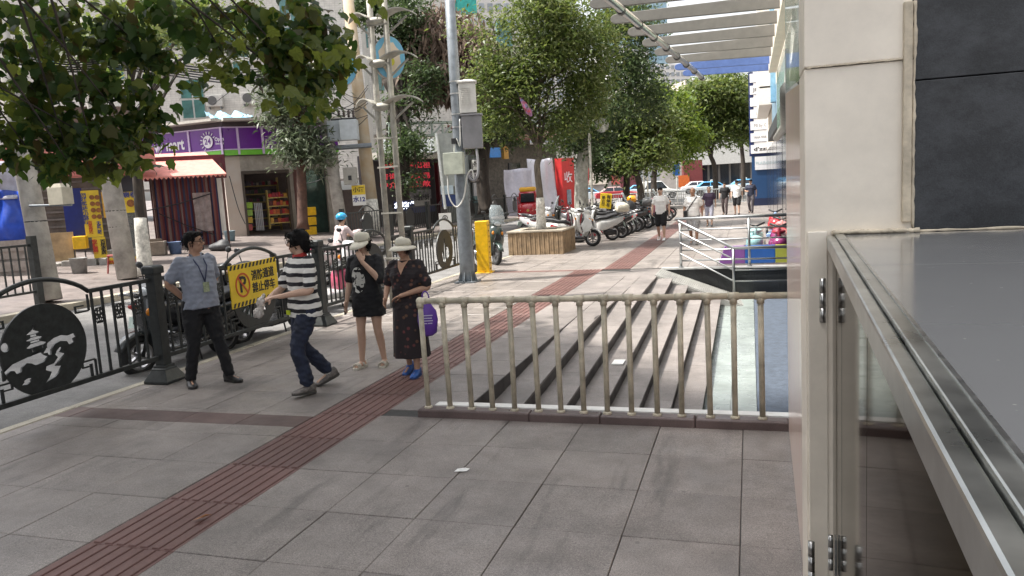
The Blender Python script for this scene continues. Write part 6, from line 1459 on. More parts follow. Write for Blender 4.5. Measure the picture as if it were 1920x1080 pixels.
VIO = mat('violet sign', (.13, .012, .26), .3, var=.12, scale=2); PNK = mat('pale violet strip', (.62, .48, .72), .4); GRN = mat('sign green', (.16, .50, .04), .35, var=.1); WLET = mat('white letters', (.75, .72, .78), .4, var=0)
GREYW = mat('grey render', (.34, .31, .27), .8, var=.2, scale=3)
# convenience shop: two wings meeting at a corner
FR = Frame(428, 29.5, 640, 31.5, z0=.55); FLw = Frame(240, 31.5, 428, 29.5, z0=.55)
sh = rootF('convenience_shop', FR, 'corner convenience shop with purple and green fascia and an open door', 'shop', FR.len / 2)
def zq(F, u, v): return F.q(u, v)[1]
zt, zb, zg0, zroof = zq(FR, 440, 240), zq(FR, 440, 279), zq(FR, 440, 291), zq(FR, 440, 228)
for F, tagn in ((FR, 'r'), (FLw, 'l')):
    fb(F, 0, F.len, zg0 - .02, zroof, .02, 2.2).build('fascia_back', mat('dark soffit', (.10, .08, .09), .7), sh)
    fb(F, -.0, F.len, zroof + .002, zroof + .10, -.55, 3.0).build('roof_edge', mat('pale roof edge', (.5, .47, .42), .6), sh)
    fb(F, 0, F.len, zb, zt, -.06, .018).build('violet_band', VIO, sh)
    fb(F, 0, F.len, zg0, zb - .04, -.06, .018).build('green_band', GRN, sh)
    fb(F, 0, F.len, zb - .038, zb - .003, -.075, .015).build('white_strip', PNK, sh)
    fb(F, 0, F.len, zt + .003, zt + .05, -.075, .015).build('white_strip', PNK, sh)
for F, us in ((FR, (446, 492, 540, 590)), (FLw, (300, 357, 418))):
    for u in us: x = F.q(u, 265)[0]; fb(F, x - .04, x + .04, zg0 + .02, zt, -.10, -.062).build('joint_strip', PNK, sh)
for u in (424, 431): pass
# the lettering of the fascia that shows between the leaves
x, z = FLw.q(325, 272); letters('mart', .62, WLET, FLw.T(x + .15, -.07, z - .02), sh, bold=.03, fitw=.95)
x, z = FLw.q(293, 277); letters('ovy', .55, WLET, FLw.T(x + .05, -.07, z - .02), sh, bold=.03, fitw=.75)
x, z = FLw.q(395, 266); letters('24', .32, VIO, FLw.T(x - .05, -.112, z), sh, bold=.02)
g = MB(FLw.T(x - .05, -.085, z)); g.prism(circ(0, 0, .24, n=24), -.02, 0); g.build('moon_disc', WLET, sh)
for i in range(10):
    a = PI * (.15 + i * .13); q = Matrix.Rotation(-a, 4, 'Y'); MB(FLw.T(x - .05, -.085, z) @ q).box((.34, 0, 0), (.1, .012, .03)).build('sun_ray', WLET, sh)
letters('Open', .2, WLET, FLw.T(x + .5, -.07, z + .06), sh, bold=.02); letters('Everyday', .11, WLET, FLw.T(x + .5, -.07, z - .1), sh, bold=.02)
x, z = FR.q(580, 264); letters('Mart', .4, WLET, FR.T(x, -.07, z), sh, bold=.03)
# walls and door opening of the right wing
dl, dz = FR.q(452, 322); dr, _ = FR.q(542, 318); xw1 = FR.q(556, 330)[0]; xg1 = FR.q(612, 330)[0]
fb(FR, -.1, dl, -.6, zg0 - .03, .1, .5).build('wall', mat('stained pale wall', (.48, .40, .34), .8, var=.3, scale=2, c2=(.5, .46, .42)), sh)
fb(FR, dl, FR.len, dz + .02, zg0 - .03, .1, .5).build('lintel', GREYW, sh)
fb(FR, dr, xw1, -.6, dz + .018, .1, .5).build('wall', GREYW, sh)
fb(FR, xg1, FR.len, -.6, dz + .018, .1, .5).build('wall', GREYW, sh)
for (a, b) in ((dl, dl + .09), (dr - .09, dr)): fb(FR, a, b, -.6, dz, .06, .3).build('door_jamb', mat('brown frame', (.06, .045, .035), .5), sh)
fb(FR, dl, dr, dz - .1, dz, .055, .3).build('door_head', mat('brown frame', (.06, .045, .035), .5), sh)
fb(FR, xw1 + .02, xg1 - .02, -.6, dz, .3, .33).build('shop_window', mat('green dark glass', (.03, .06, .05), .06, var=.3, scale=1.5, spec=.8), sh)
fb(FR, xw1 - .12, xw1 + .1, -.6, dz + .01, .0, .2).build('brown_column', mat('brown column', (.09, .035, .03), .6), sh)
fb(FR, -.1, FR.len, -.65, zg0, 3.2, 3.4).build('back_wall', mat('shop inside', (.16, .13, .13), .8), sh); fb(FR, -.1, 0, -.6, zg0, .52, 3.2).build('inner_wall', GREYW, sh)
# goods
rg = random.Random(5)
def goods(name, label, F, x0, x1, z0, rows, dz_, y, cols, depth=.35):
    e = rootF(name, F, label, 'shelf', (x0 + x1) / 2)
    for r in range(rows):
        z = z0 + r * dz_; fb(F, x0, x1, z, z + .04, y, y + depth).build('shelf_board', mat('shelf yellow', (.5, .38, .12), .6), e)
        xx = x0 + .03
        while xx < x1 - .1:
            w = rg.uniform(.09, .16); c = rg.choice(cols); fb(F, xx, xx + w - .01, z + .042, z + .042 + rg.uniform(.12, dz_ * .62), y + .02, y + depth * .8).build('packet', mat('goods %s' % str(c), c, .5, var=.25, scale=12), e); xx += w
    for s_ in (x0 - .03, x1 + .0): fb(F, s_, s_ + .03, z0 - .2, z0 + rows * dz_, y, y + depth).build('side_board', mat('shelf yellow', (.5, .38, .12), .6), e)
REDS = [(.45, .03, .03), (.5, .12, .03), (.55, .3, .05), (.3, .03, .05), (.1, .02, .02)]; MIX = [(.3, .03, .05), (.05, .08, .05), (.12, .1, .14), (.4, .35, .3), (.05, .05, .06), (.2, .05, .1)]
a = FR.q(512, 425); b = FR.q(552, 425)
goods('fruit_shelf', 'wooden shelves of red and orange packets just inside the shop door', FR, a[0], b[0], a[1] + .1, 4, .34, .5, REDS)
a = FR.q(458, 430); b = FR.q(508, 430)
goods('goods_shelf', 'dim back shelves crowded with small goods inside the shop', FR, a[0], dr - .1, .4, 6, .34, 2.2, MIX)
gb = rootF('hanging_goods', FR, 'green packets and striped bags hung by the left door jamb', 'display', FR.q(470, 400)[0])
for i in range(4): q = FR.q(470, 385 + i * 14); fb(FR, q[0] - .14, q[0] + .14, q[1] - .12, q[1] + .12, .45, .55).build('packet', mat('pk%d' % i, ((.3, .5, .05), (.3, .5, .08), (.6, .4, .05), (.5, .1, .1))[i], .5), gb)
for i in range(5): q = FR.q(481 + i * 3.2, 385); fb(FR, q[0] - .02, q[0] + .02, q[1] - 1.0, q[1] + .1, .45, .5).build('strap', mat('grey strap', (.4, .4, .42), .6), gb)
yc = rootF('yellow_crates', FR, 'stack of yellow crates outside the shop window', 'crates', FR.q(575, 420)[0])
for i in range(3): q = FR.q(576, 432 - i * 18); MB(FR.T(q[0], -.6, q[1])).box((0, 0, 0), (.42 - .03 * i, .4, .32)).build('crate', YP, yc, bevel=.02)
# upper white building
FU = Frame(-60, 40, 700, 42, z0=0)
wb_ = rootF('white_building', FU, 'white tiled building with teal windows above the purple shop', 'building', FU.len / 2)
fb(FU, -3, FU.len, 3, 22, 0, 6).build('wall', TILEW, wb_)
TEAL = mat('teal glass', (.05, .16, .15), .08, var=.3, scale=2, spec=.8); ALU = mat('pale alu', (.55, .56, .54), .4, .6)
for (u0, v0, u1, v1) in ((335, 150, 388, 222), (425, 20, 470, 135), (180, 60, 235, 150), (60, 60, 120, 160), (520, -10, 570, 110), (290, -40, 350, 90)):
    o = px(FU, u0, v0, u1, v1, -.06, .05).build('window', ALU, wb_)
    a = FU.q(u0, v0); b = FU.q(u1, v1); w_ = (b[0] - a[0]); h_ = a[1] - b[1]
    for i in range(2):
        for j in range(2): fb(FU, a[0] + .06 + i * w_ / 2, a[0] + (i + 1) * w_ / 2 - .03, b[1] + .06 + j * h_ / 2, b[1] + (j + 1) * h_ / 2 - .05, -.09, -.062).build('pane', TEAL, o)
for v in (118, -30): q = FU.q(300, v); fb(FU, -3, FU.len, q[1] - .1, q[1] + .1, -.12, -.005).build('ledge', WHT, wb_)
bt = rootF('blue_tarpaulin', FR, 'crumpled light blue tarpaulin lying on the shop roof', 'tarpaulin', 0)
g = MB(); q0 = FR.q(395, 213)[0]; q1 = FR.q(482, 213)[0]
for i in range(9):
    for j in range(5): pass
nx, ny = 14, 6; vs = []
for j in range(ny):
    for i in range(nx):
        x = q0 + (q1 - q0) * i / (nx - 1); vs.append(FR.w(x, .2 + j * .4, zroof + .13 + .16 * math.sin(i * 1.3 + j) * math.sin(j * .9 + .4) + .08 * j))
g.add(vs, [(j * nx + i, j * nx + i + 1, (j + 1) * nx + i + 1, (j + 1) * nx + i) for j in range(ny - 1) for i in range(nx - 1)]); o = g.build('sheet', mat('light blue tarp', (.12, .42, .66), .45, var=.3, scale=1.5, c2=(.45, .6, .68)), bt, True)
# awning stall with striped tarpaulin
FS = Frame(255, 25.5, 440, 26.2, z0=.5)
st = rootF('awning_stall', FS, 'street stall closed with striped tarpaulin under a pink awning', 'stall', FS.len / 2)
def striped(name, cols, sc):
    m = mat(name, cols[0], .7, var=.1); nt = m.node_tree; N = nt.nodes; L = nt.links; b = N['Principled BSDF']
    tc = N.new('ShaderNodeTexCoord'); mp = N.new('ShaderNodeMapping'); mp.inputs['Rotation'].default_value = (0, 0, -FS.rz); L.new(tc.outputs['Object'], mp.inputs[0]); sx = N.new('ShaderNodeSeparateXYZ'); L.new(mp.outputs[0], sx.inputs[0])
    a = N.new('ShaderNodeMath'); a.operation = 'MULTIPLY'; a.inputs[1].default_value = sc; L.new(sx.outputs[0], a.inputs[0]); f = N.new('ShaderNodeMath'); f.operation = 'FRACT'; L.new(a.outputs[0], f.inputs[0])
    r = N.new('ShaderNodeValToRGB'); r.color_ramp.interpolation = 'CONSTANT'; els = r.color_ramp.elements
    while len(els) < len(cols): els.new(.5)
    for i, c in enumerate(cols): els[i].position = i / len(cols); els[i].color = tuple(c) + (1,)
    L.new(f.outputs[0], r.inputs[0]); L.new(r.outputs[0], b.inputs['Base Color']); return m
STP = striped('striped tarp', [(.13, .025, .03), (.035, .035, .09), (.14, .035, .035), (.20, .14, .13), (.11, .018, .022), (.04, .045, .10), (.17, .06, .05)], 2.3)
a = FS.q(278, 330); b = FS.q(405, 330); zb0 = FS.q(300, 478)[1]; zt0 = FS.q(300, 322)[1]
n = 60; vs = []
for j in range(8):
    for i in range(n): t = i / (n - 1); vs.append(FS.w(a[0] + (b[0] - a[0]) * t, .07 * math.sin(i * .9) * (1 - .4 * j / 7), zb0 + (zt0 - zb0) * j / 7))
MB().add(vs, [(j * n + i, j * n + i + 1, (j + 1) * n + i + 1, (j + 1) * n + i) for j in range(7) for i in range(n - 1)]).build('striped_curtain', STP, st, True)
q0 = FS.q(362, 362); q1 = FS.q(402, 432)
vs = []
for j in range(6):
    for i in range(10): vs.append(FS.w(q0[0] + (q1[0] - q0[0]) * i / 9, -.14 + .04 * math.sin(i * 1.7 + j), q1[1] + (q0[1] - q1[1]) * j / 5))
MB().add(vs, [(j * 10 + i, j * 10 + i + 1, (j + 1) * 10 + i + 1, (j + 1) * 10 + i) for j in range(5) for i in range(9)]).build('clear_flap', mat('milky plastic', (.5, .42, .4), .3, var=.2, alpha=.6), st, True)
AWN = mat('pink awning', (.62, .24, .20), .7, var=.12)
# pitched awning
A0 = FS.q(235, 330); A1 = FS.q(432, 327); A2 = FS.q(300, 292); A3 = FS.q(372, 296)
nseg = 24
for (xa, xb, za) in ((A0[0], A1[0], A1[1]),):
    vs = []
    for i in range(nseg + 1):
        t = i / nseg; vs.append(FS.w(xa + (xb - xa) * t, -1.0, za)); 
    for i in range(nseg + 1):
        t = i / nseg; vs.append(FS.w(xa + (xb - xa) * (.12 + .62 * t), .9, za + .85))
    MB().add(vs, [(i, i + 1, nseg + 2 + i, nseg + 1 + i) for i in range(nseg)]).build('awning_cloth', AWN, st)
    vs = [FS.w(xa + (xb - xa) * i / 48, -1.0, za - (.10 if i % 2 else .02)) for i in range(49)] + [FS.w(xa + (xb - xa) * i / 48, -1.0, za) for i in range(49)]
    MB().add(vs, [(i, i + 1, 50 + i, 49 + i) for i in range(48)]).build('scalloped_valance', AWN, st)
for x in (a[0] + .1, b[0] + .2): MB().tube([FS.w(x, -.02, -.1), FS.w(x, -.02, A1[1] + .4)], .04, 8).build('pole', mat('rust pole', (.12, .06, .05), .7), st)
fb(FS, a[0] - .2, b[0] + .3, zt0 - .3, zt0 + .5, .25, .35).build('back_board', mat('maroon board', (.12, .02, .03), .6, var=.2), st)
for s_ in (((278, 395), (400, 362)), ((300, 400), (405, 440))): p0, p1 = FS.q(*s_[0]), FS.q(*s_[1]); MB().tube([FS.w(p0[0], -.2, p0[1]), FS.w((p0[0] + p1[0]) / 2, -.2, (p0[1] + p1[1]) / 2 - .05), FS.w(p1[0], -.2, p1[1])], .02, 6).build('tie_rope', BPL, st)
# snack stall with yellow menu boards
FM = Frame(90, 20.0, 260, 20.6, z0=.45)
def board(name, label, u0, v0, u1, v1, y, m, F=FM): e = rootF(name, F, label, 'sign', F.q(u0, v0)[0]); px(F, u0, v0, u1, v1, y, y + .05).build('board', m, e); return e
YB = mat('menu yellow', (.70, .50, .03), .5, var=.08); BLUEB = mat('blue menu print', (.05, .06, .2), .5, var=0); ORG = mat('snack print', (.28, .10, .02), .5, var=.3, scale=9); REDP = mat('red print', (.5, .04, .02), .5, var=0)
e = board('menu_board', 'tall yellow menu board with brown snack pictures on the stall', 152, 358, 196, 443, -.1, YB)
for r in range(4):
    for c in range(2): q = FM.q(174 + c * 10 + r * 1.5, 370 + r * 12); MB(FM.T(q[0], -.115, q[1])).prism(circ(0, 0, .062, n=14), -.008, 0).build('snack_picture', ORG, e)
q = FM.q(161, 392); letters('网\n红\n多\n味\n小\n酥\n饼', .15, BLUEB, FM.T(q[0], -.112, q[1]), e, bold=.02, lines=.75)
q = FM.q(188, 427); letters('无\n敌\n口\n味', .11, BLUEB, FM.T(q[0], -.112, q[1]), e, bold=.02, lines=.75); q = FM.q(172, 427); letters('百\n年\n传\n承', .11, REDP, FM.T(q[0], -.112, q[1]), e, bold=.02, lines=.75)
e = board('menu_board', 'small yellow board reading hundred-year-old shop below the tall menu', 174, 445, 203, 482, -.12, YB)
q = FM.q(196, 463); letters('百\n年\n老\n店', .13, SBLK, FM.T(q[0], -.132, q[1]), e, bold=.03, lines=.72); q = FM.q(181, 463); letters('安\n顺\n裹\n卷', .13, REDP, FM.T(q[0], -.132, q[1]), e, bold=.03, lines=.72)
e = board('menu_board', 'yellow poster with a roll picture behind the second concrete pole', 232, 360, 256, 398, -.05, YB)
q = FM.q(244, 366); letters('裹卷', .16, BLUEB, FM.T(q[0], -.062, q[1]), e, bold=.03); q = FM.q(246, 381); MB(FM.T(q[0], -.062, q[1])).prism(circ(0, 0, .1, n=14), -.008, 0).build('snack_picture', ORG, e)
e = board('menu_board', 'orange-red price strip beside the tall menu board', 190, 360, 205, 408, -.06, mat('orange print', (.55, .2, .03), .5, var=.4, scale=14, c2=(.7, .5, .05)))
e = board('menu_board', 'low yellow banner with red characters along the stall foot', 205, 484, 270, 502, -.08, YB)
q = FM.q(237, 493); letters('网红安顺裹卷', .2, REDP, FM.T(q[0], -.095, q[1]), e, bold=.03, fitw=.86)
sk = rootF('snack_stall', FM, 'grey metal snack stall behind the concrete poles', 'stall', FM.len / 2)
px(FM, 200, 470, 262, 490, 0, .5).build('counter', mat('steel dull', (.3, .3, .29), .5, .4), sk); px(FM, 200, 325, 262, 400, .55, .6).build('back_board', mat('dark back', (.05, .06, .08), .7), sk)
px(FM, 100, 318, 262, 326, -.4, .6).build('stall_roof', mat('pink roof sheet', (.5, .16, .14), .6), sk); px(FM, 212, 400, 262, 470, .3, .34).build('glass_screen', mat('stall glass', (.2, .22, .22), .1, var=0, alpha=.5), sk)
for u in (205, 262): q = FM.q(u, 400); fb(FM, q[0] - .02, q[0] + .02, 0, 2.4, -.05, .0).build('post', BPL, sk)
bb = rootF('blue_board', FM, 'dark blue board leaning behind the cardboard sheet', 'board', FM.q(135, 400)[0]); px(FM, 110, 354, 160, 446, .2, .25).build('sheet', mat('royal blue board', (.015, .03, .22), .5, var=.1), bb)
cb = rootF('cardboard_sheet', FM, 'stained tan plywood sheet leaning on the low stone wall', 'board', FM.q(120, 450)[0]); px(FM, 94, 437, 146, 487, -.15, -.12).build('sheet', mat('tan ply', (.50, .36, .20), .7, var=.25, scale=3), cb)
yk = rootF('yellow_crate', FM, 'yellow plastic crate on a dark stool beside the plywood sheet', 'crate', FM.q(154, 455)[0]); px(FM, 140, 443, 168, 465, -.3, .0).build('crate_body', YP, yk, bevel=.02)
for u in (145, 165): px(FM, u - 2, 466, u + 2, 486, -.28, -.22).build('stool_leg', BPL, yk)
lw_ = rootF('stone_wall', FM, 'low broken grey stone wall under the plywood sheet', 'wall', FM.q(150, 500)[0])
for i, (u0, u1, v0, v1) in enumerate(((120, 163, 488, 519), (163, 188, 485, 513), (188, 207, 484, 512), (96, 119, 494, 512), (98, 118, 512, 522))): px(FM, u0 + .5, v0, u1 - .5, v1, -.3 + .03 * i, .2).build('stone_block', CONC, lw_, bevel=.02)
FBk = Frame(40, 23.5, 290, 25.2, z0=.5)
bk = rootF('shuttered_shop', FBk, 'dim brown shop front behind the snack stall and menu boards', 'shop', FBk.len / 2)
px(FBk, 30, 200, 285, 478, 0, .5).build('wall', mat('dim brown front', (.13, .105, .09), .8, var=.35, scale=1.6), bk)
for i in range(10): q = FBk.q(70, 330 + i * 14); fb(FBk, FBk.q(62, 400)[0], FBk.q(250, 400)[0], q[1] - .03, q[1] + .03, -.06, -.005).build('shutter_slat', mat('dull shutter', (.17, .15, .14), .6, .2, var=.2), bk)
px(FBk, 60, 285, 290, 312, -.9, -.07).build('awning_board', AWN, bk)
# blue tarpaulin heap at the left edge
FT = Frame(-80, 18.0, 90, 18.3, z0=.45)
def draped(name, label, F, u0, v0, u1, v1, m, y=0, amp=.1, cat='tarpaulin', seed=1, slant=0):
    e = rootF(name, F, label, cat, F.q((u0 + u1) / 2, v1)[0]); a = F.q(u0, v0); b = F.q(u1, v1); r = random.Random(seed); nx, ny = 22, 16; vs = []
    ph = [r.uniform(0, 6) for _ in range(6)]
    for j in range(ny):
        for i in range(nx):
            s_, t = i / (nx - 1), j / (ny - 1)
            vs.append(F.w(a[0] + (b[0] - a[0]) * s_ + slant * t * (s_ - .5), y - amp * (math.sin(s_ * 17 + ph[0] + 2 * t) * .5 + math.sin(s_ * 7 - t * 5 + ph[1]) * .6 + math.sin(t * 9 + ph[2]) * .3) - amp * 1.5 * (1 - t), b[1] + (a[1] - b[1]) * t - .04 * math.sin(s_ * 6 + ph[3]) * t))
    o = MB().add(vs, [(j * nx + i, j * nx + i + 1, (j + 1) * nx + i + 1, (j + 1) * nx + i) for j in range(ny - 1) for i in range(nx - 1)]).build('cloth', m, e, True); o.modifiers.new('s', 'SOLIDIFY').thickness = .015; return e
draped('blue_tarpaulin', 'bright blue tarpaulin draped over goods at the left edge', FT, -70, 362, 56, 455, mat('royal blue tarp', (.012, .06, .42), .35, var=.3, scale=2, bump=.3, bscale=4), 0, .12)
draped('clear_sheet', 'milky plastic sheet draped above the blue tarpaulin', FT, -70, 308, 36, 372, mat('milky sheet', (.42, .42, .50), .3, var=.25, scale=3), .1, .1, 'plastic sheet', 4)
g = rootF('timber_bench', FT, 'stacked dark timber boards under the blue tarpaulin', 'boards', FT.q(20, 500)[0])
for i, (v0, v1) in enumerate(((456, 468), (470, 482), (485, 492), (496, 505), (508, 518), (522, 532))): px(FT, -70, v0, 64 + 4 * (i % 2), v1, -.2 + .05 * (i % 3), .3).build('board', mat('dull board', (.20, .17, .15), .8, var=.35, scale=5, c2=(.4, .36, .33)), g)
FB0 = Frame(-80, 24, 120, 24.5, z0=.5); g = rootF('brick_hut', FB0, 'faded pink-roofed hut behind the plastic sheet', 'hut', 1.5); px(FB0, -80, 300, 80, 470, 0, .5).build('wall', mat('hut wall', (.3, .24, .22), .8, var=.2), g); px(FB0, -80, 282, 60, 312, -.5, 1).build('roof', AWN, g)
# concrete poles
CPOLE = mat('pole concrete', (.42, .40, .37), .85, var=.28, scale=2.5, bump=.2)
def cpole(label, u0, v0, u1, v1, d, r, zb_, h=9, m=CPOLE, name='concrete_pole'):
    a = pt(u1, v1, d); b = pt(u0, v0, d); dirv_ = (b - a).normalized(); a.z = a.z; top = a + dirv_ * h
    e = empty(name, tuple(a), label=label, cat='pole'); MB().tube([a, a.lerp(top, .5), top], [r, r * .88, r * .72], 16).build('shaft', m, e, True); return e, a, top
e, a, t = cpole('whitewashed concrete pole at the left beside the blue tarpaulin', 60, 380, 95, 563, 14.2, .20, .38, 7)
q = pt(113, 364, 14.0); MB(Matrix.Translation(q)).loft([[(x * .17, y * .12, -.19) for x, y in ((-1, -1), (1, -1), (1, 1), (-1, 1))], [(x * .17, y * .12, .12) for x, y in ((-1, -1), (1, -1), (1, 1), (-1, 1))], [(x * .13, y * .1, .19) for x, y in ((-1, -1), (1, -1), (1, 1), (-1, 1))]]).build('meter_box', mat('beige meter box', (.44, .41, .33), .6, var=.12), e)
MB().tube([pt(55, 386, 14.0), pt(135, 384, 14.0)], .02, 6).build('bracket', PG, e)
for v in (415, 470): 
    b_ = pt(60 + (v - 380) * .19, v, 14.2); MB().lathe([(.19, -.010), (.194, -.010), (.194, .010), (.19, .010)], 18, tuple(b_), closed=True).build('band', BPL, e)
e, a, t = cpole('stained grey concrete pole in front of the snack stall', 208, 345, 240, 523, 17.4, .225, .4, 8)
for v in (395, 425): b_ = pt(208 + (v - 345) * .18, v, 17.4); MB().lathe([(.212, -.010), (.217, -.010), (.217, .010), (.212, .010)], 18, tuple(b_), closed=True).build('band', BPL, e)
e, a, t = cpole('pale concrete pole under the left transformer box', 608, 215, 645, 452, 28, .23, .4, 9)
for v in (222, 290): b_ = pt(608 + (v - 215) * .156, v, 28); MB().lathe([(.215, -.015), (.222, -.015), (.222, .015), (.215, .015)], 18, tuple(b_), closed=True).build('band', BPL, e)
e, a, t = cpole('ochre-topped concrete pole right of the transformer boxes', 673, 180, 702, 440, 28.6, .26, .4, 11, mat('ochre pole', (.40, .29, .17), .8, var=.3, scale=1.6, c2=(.45, .40, .32)))
MB().tube([pt(694, 375, 28.58), pt(702, 440, 28.58)], .272, 16).build('white_foot', LIMEW, e, True)
tr = empty('transformer_frame', tuple(pt(650, 275, 28)), label='pole-mounted transformer boxes on a steel beam between two poles', cat='transformer')
TB = mat('pale blue box', (.46, .50, .53), .5, var=.08)
T = lambda u, v, d: Matrix.Translation(pt(u, v, d)) @ Matrix.Rotation(.35, 4, 'Z')
MB(T(628, 246, 27.9)).box((0, 0, 0), (.46, .5, .72)).build('transformer_box', TB, tr, bevel=.02); MB(T(655, 244, 27.6)).box((0, 0, 0), (.62, .5, .72)).build('transformer_box', TB, tr, bevel=.02)
MB().tube([pt(595, 280, 27.9), pt(697, 272, 28.2)], .09, 6).build('beam', PG, tr); MB().tube([pt(603, 226, 28), pt(668, 222, 28.3)], .05, 6).build('beam', BPL, tr)
for i in range(4): MB().lathe([(.03, 0), (.06, .05), (.03, .08), (.06, .13), (.03, .16), (.06, .21), (.02, .26)], 10, tuple(pt(636 + i * 9, 220, 28))).build('insulator', mat('insulator', (.06, .04, .035), .3), tr, True)
MB(T(657, 330, 27.7)).box((0, 0, 0), (.48, .25, .62)).build('meter_box', mat('grey meter', (.33, .32, .29), .55, var=.1), tr, bevel=.015); MB(T(657, 332, 27.7)).box((0, -.13, -.03), (.12, .02, .16)).build('meter_window', BPL, tr)
for i in range(9):
    r = random.Random(i); A = pt(600 + r.uniform(0, 30), 150 + r.uniform(-20, 60), 28); Bq = pt(690, 215 + r.uniform(-60, 20), 28.2); MB().tube(catmull([A, A.lerp(Bq, .5) + Vector((0, 0, -r.uniform(.2, .7))), Bq], 8), .014, 5).build('cable', BPL, tr)
nb_ = rootF('notice_board', FR, 'yellow and white notice with black digits on the brown cabinet', 'sign', FR.q(672, 366)[0])
T2 = T(673, 366, 27.9); MB(T2).box((0, 0, 0), (.48, .03, .74)).build('board', WHT, nb_); MB(T2).box((0, -.02, .19), (.48, .012, .34)).build('yellow_half', YB, nb_)
letters('小酒', .2, SBLK, T2 @ Matrix.Translation((0, -.028, .19)), nb_, bold=.03); letters('水12', .22, BLUEB, T2 @ Matrix.Translation((0, -.018, -.16)), nb_, bold=.04)
cabn = rootF('brown_cabinet', FR, 'brown street cabinet below the notice board', 'cabinet', FR.q(665, 400)[0]); MB(T(668, 405, 28.8)).box((0, 0, 0), (.95, .5, 2.0)).build('cabinet_body', mat('brown cab', (.12, .09, .08), .7, var=.15), cabn)
# ---- row of dark shops with red lettering
FD = Frame(688, 34, 880, 39, z0=.4)
rs_ = rootF('dark_shop', FD, 'dark shop front with rows of red characters and a lit white sign', 'shop', FD.len / 2)
px(FD, 680, 292, 832, 425, .0, .4).build('wall', mat('dark wall', (.025, .02, .024), .6, var=.2), rs_)
px(FD, 690, 288, 835, 298, -.6, .3).build('roof_edge', mat('pale roof edge', (.5, .47, .42), .6), rs_)
RLT = mat('red letters', (.55, .03, .05), .4, emit=.25, var=0)
for v, s_ in ((313, '土地房屋出租'), (333, '咨询代办交易'), (349, '中介担保贷款')):
    a = FD.q(712, v); b = FD.q(806, v - 4); letters(s_, .30, RLT, FD.T((a[0] + b[0]) / 2, -.03, (a[1] + b[1]) / 2), rs_, bold=.02, fitw=(b[0] - a[0]))
px(FD, 745, 358, 808, 372, -.04, -.005).build('sign_strip', mat('dull strip', (.14, .13, .14), .6, var=.3, scale=9), rs_); px(FD, 745, 374, 806, 388, -.05, -.01).build('sign_strip', mat('grey strip', (.26, .25, .24), .6), rs_)
q = FD.q(789, 371); letters('金风服装大卖场', .3, SBLK, FD.T(q[0], -.06, q[1]), rs_, bold=.03, fitw=1.0)
LIT = mat('lit letters', (.75, .82, 1.0), .4, emit=2.2, var=0)
lt = empty('lit_sign', tuple(pt(757, 400, 30.2)), label='small sign with glowing white-blue characters at the dark shop', cat='sign'); T6 = Matrix.Translation(pt(757, 386, 30.2)) @ Matrix.Rotation(.35, 4, 'Z')
MB(T6).box((0, .04, 0), (.78, .05, .42)).build('board', mat('navy lit board', (.012, .014, .05), .5), lt); letters('本美甲', .3, LIT, T6 @ Matrix.Translation((-.08, .0, -.01)), lt, bold=.02, fitw=.56); letters('八年', .12, LIT, T6 @ Matrix.Translation((.29, .0, .1)), lt, bold=.02)
px(FD, 770, 388, 815, 396, -.06, -.02).build('sign_strip', mat('blue strip', (.03, .035, .10), .5), rs_)
px(FD, 812, 305, 822, 420, -.3, -.05).build('red_door', mat('dark red door', (.08, .01, .015), .5), rs_)
ps_ = rootF('poster_wall', FD, 'narrow shop front with black poster, QR-free pale poster and price column', 'shop', FD.q(890, 380)[0]); ps_['label'] = 'narrow shop front with a black poster over a pale poster'
px(FD, 822, 250, 880, 430, .15, .4).build('wall', mat('grey green wall', (.22, .24, .22), .7, var=.2), ps_); px(FD, 880, 290, 925, 430, .1, .4).build('wall', mat('dark teal wall', (.05, .06, .06), .6, var=.2), ps_)
px(FD, 878, 322, 908, 342, -.02, .09).build('poster', mat('black poster', (.015, .015, .02), .5), ps_); q = FD.q(892, 329); letters('环球美发工作室', .3, WLET, FD.T(q[0], -.03, q[1]), ps_, fitw=1.1)
px(FD, 887, 343, 909, 367, -.02, .09).build('poster', mat('pale poster', (.42, .42, .44), .5, var=.15), ps_); px(FD, 888, 367.5, 910, 379, -.02, .09).build('poster', mat('teal poster', (.08, .16, .17), .5), ps_)
px(FD, 912, 335, 920, 380, -.02, .08).build('price_column', mat('price col', (.30, .26, .22), .6, var=.4, scale=8), ps_); px(FD, 885, 300, 912, 318, -.1, .09).build('fascia', WHT, ps_); q = FD.q(898, 309); letters('外卖 33', .34, SBLK, FD.T(q[0], -.11, q[1]), ps_, bold=.02, fitw=1.1)
wp = empty('sign_post', tuple(pt(832, 395, 30)), label='tall grey panel on a thin steel post left of the grey pole', cat='sign'); MB().tube([pt(818, 250, 30), pt(835, 392, 30)], .06, 8).build('post', ALU, wp); MB(Matrix.Translation(pt(838, 300, 30.4)) @ Matrix.Rotation(.4, 4, 'Z')).box((0, 0, 0), (.62, .08, 2.1)).build('panel', mat('grey panel', (.34, .36, .34), .5), wp)
MB(Matrix.Translation(pt(838, 356, 30.2)) @ Matrix.Rotation(.4, 4, 'Z')).box((0, 0, 0), (.5, .04, .34)).build('plate', mat('pale blue plate', (.5, .6, .66), .5), wp); MB(Matrix.Translation(pt(842, 376, 30.2)) @ Matrix.Rotation(.4, 4, 'Z')).box((0, 0, 0), (.55, .04, .45)).build('plate', mat('navy plate', (.02, .04, .14), .5), wp)
ws_ = empty('white_placard', tuple(pt(834, 428, 26)), label='white placard with a round emblem behind the leaf fence panel', cat='sign'); T3 = Matrix.Translation(pt(835, 415, 26)) @ Matrix.Rotation(.35, 4, 'Z'); MB(T3).box((0, 0, 0), (.42, .03, .56)).build('board', WHT, ws_)
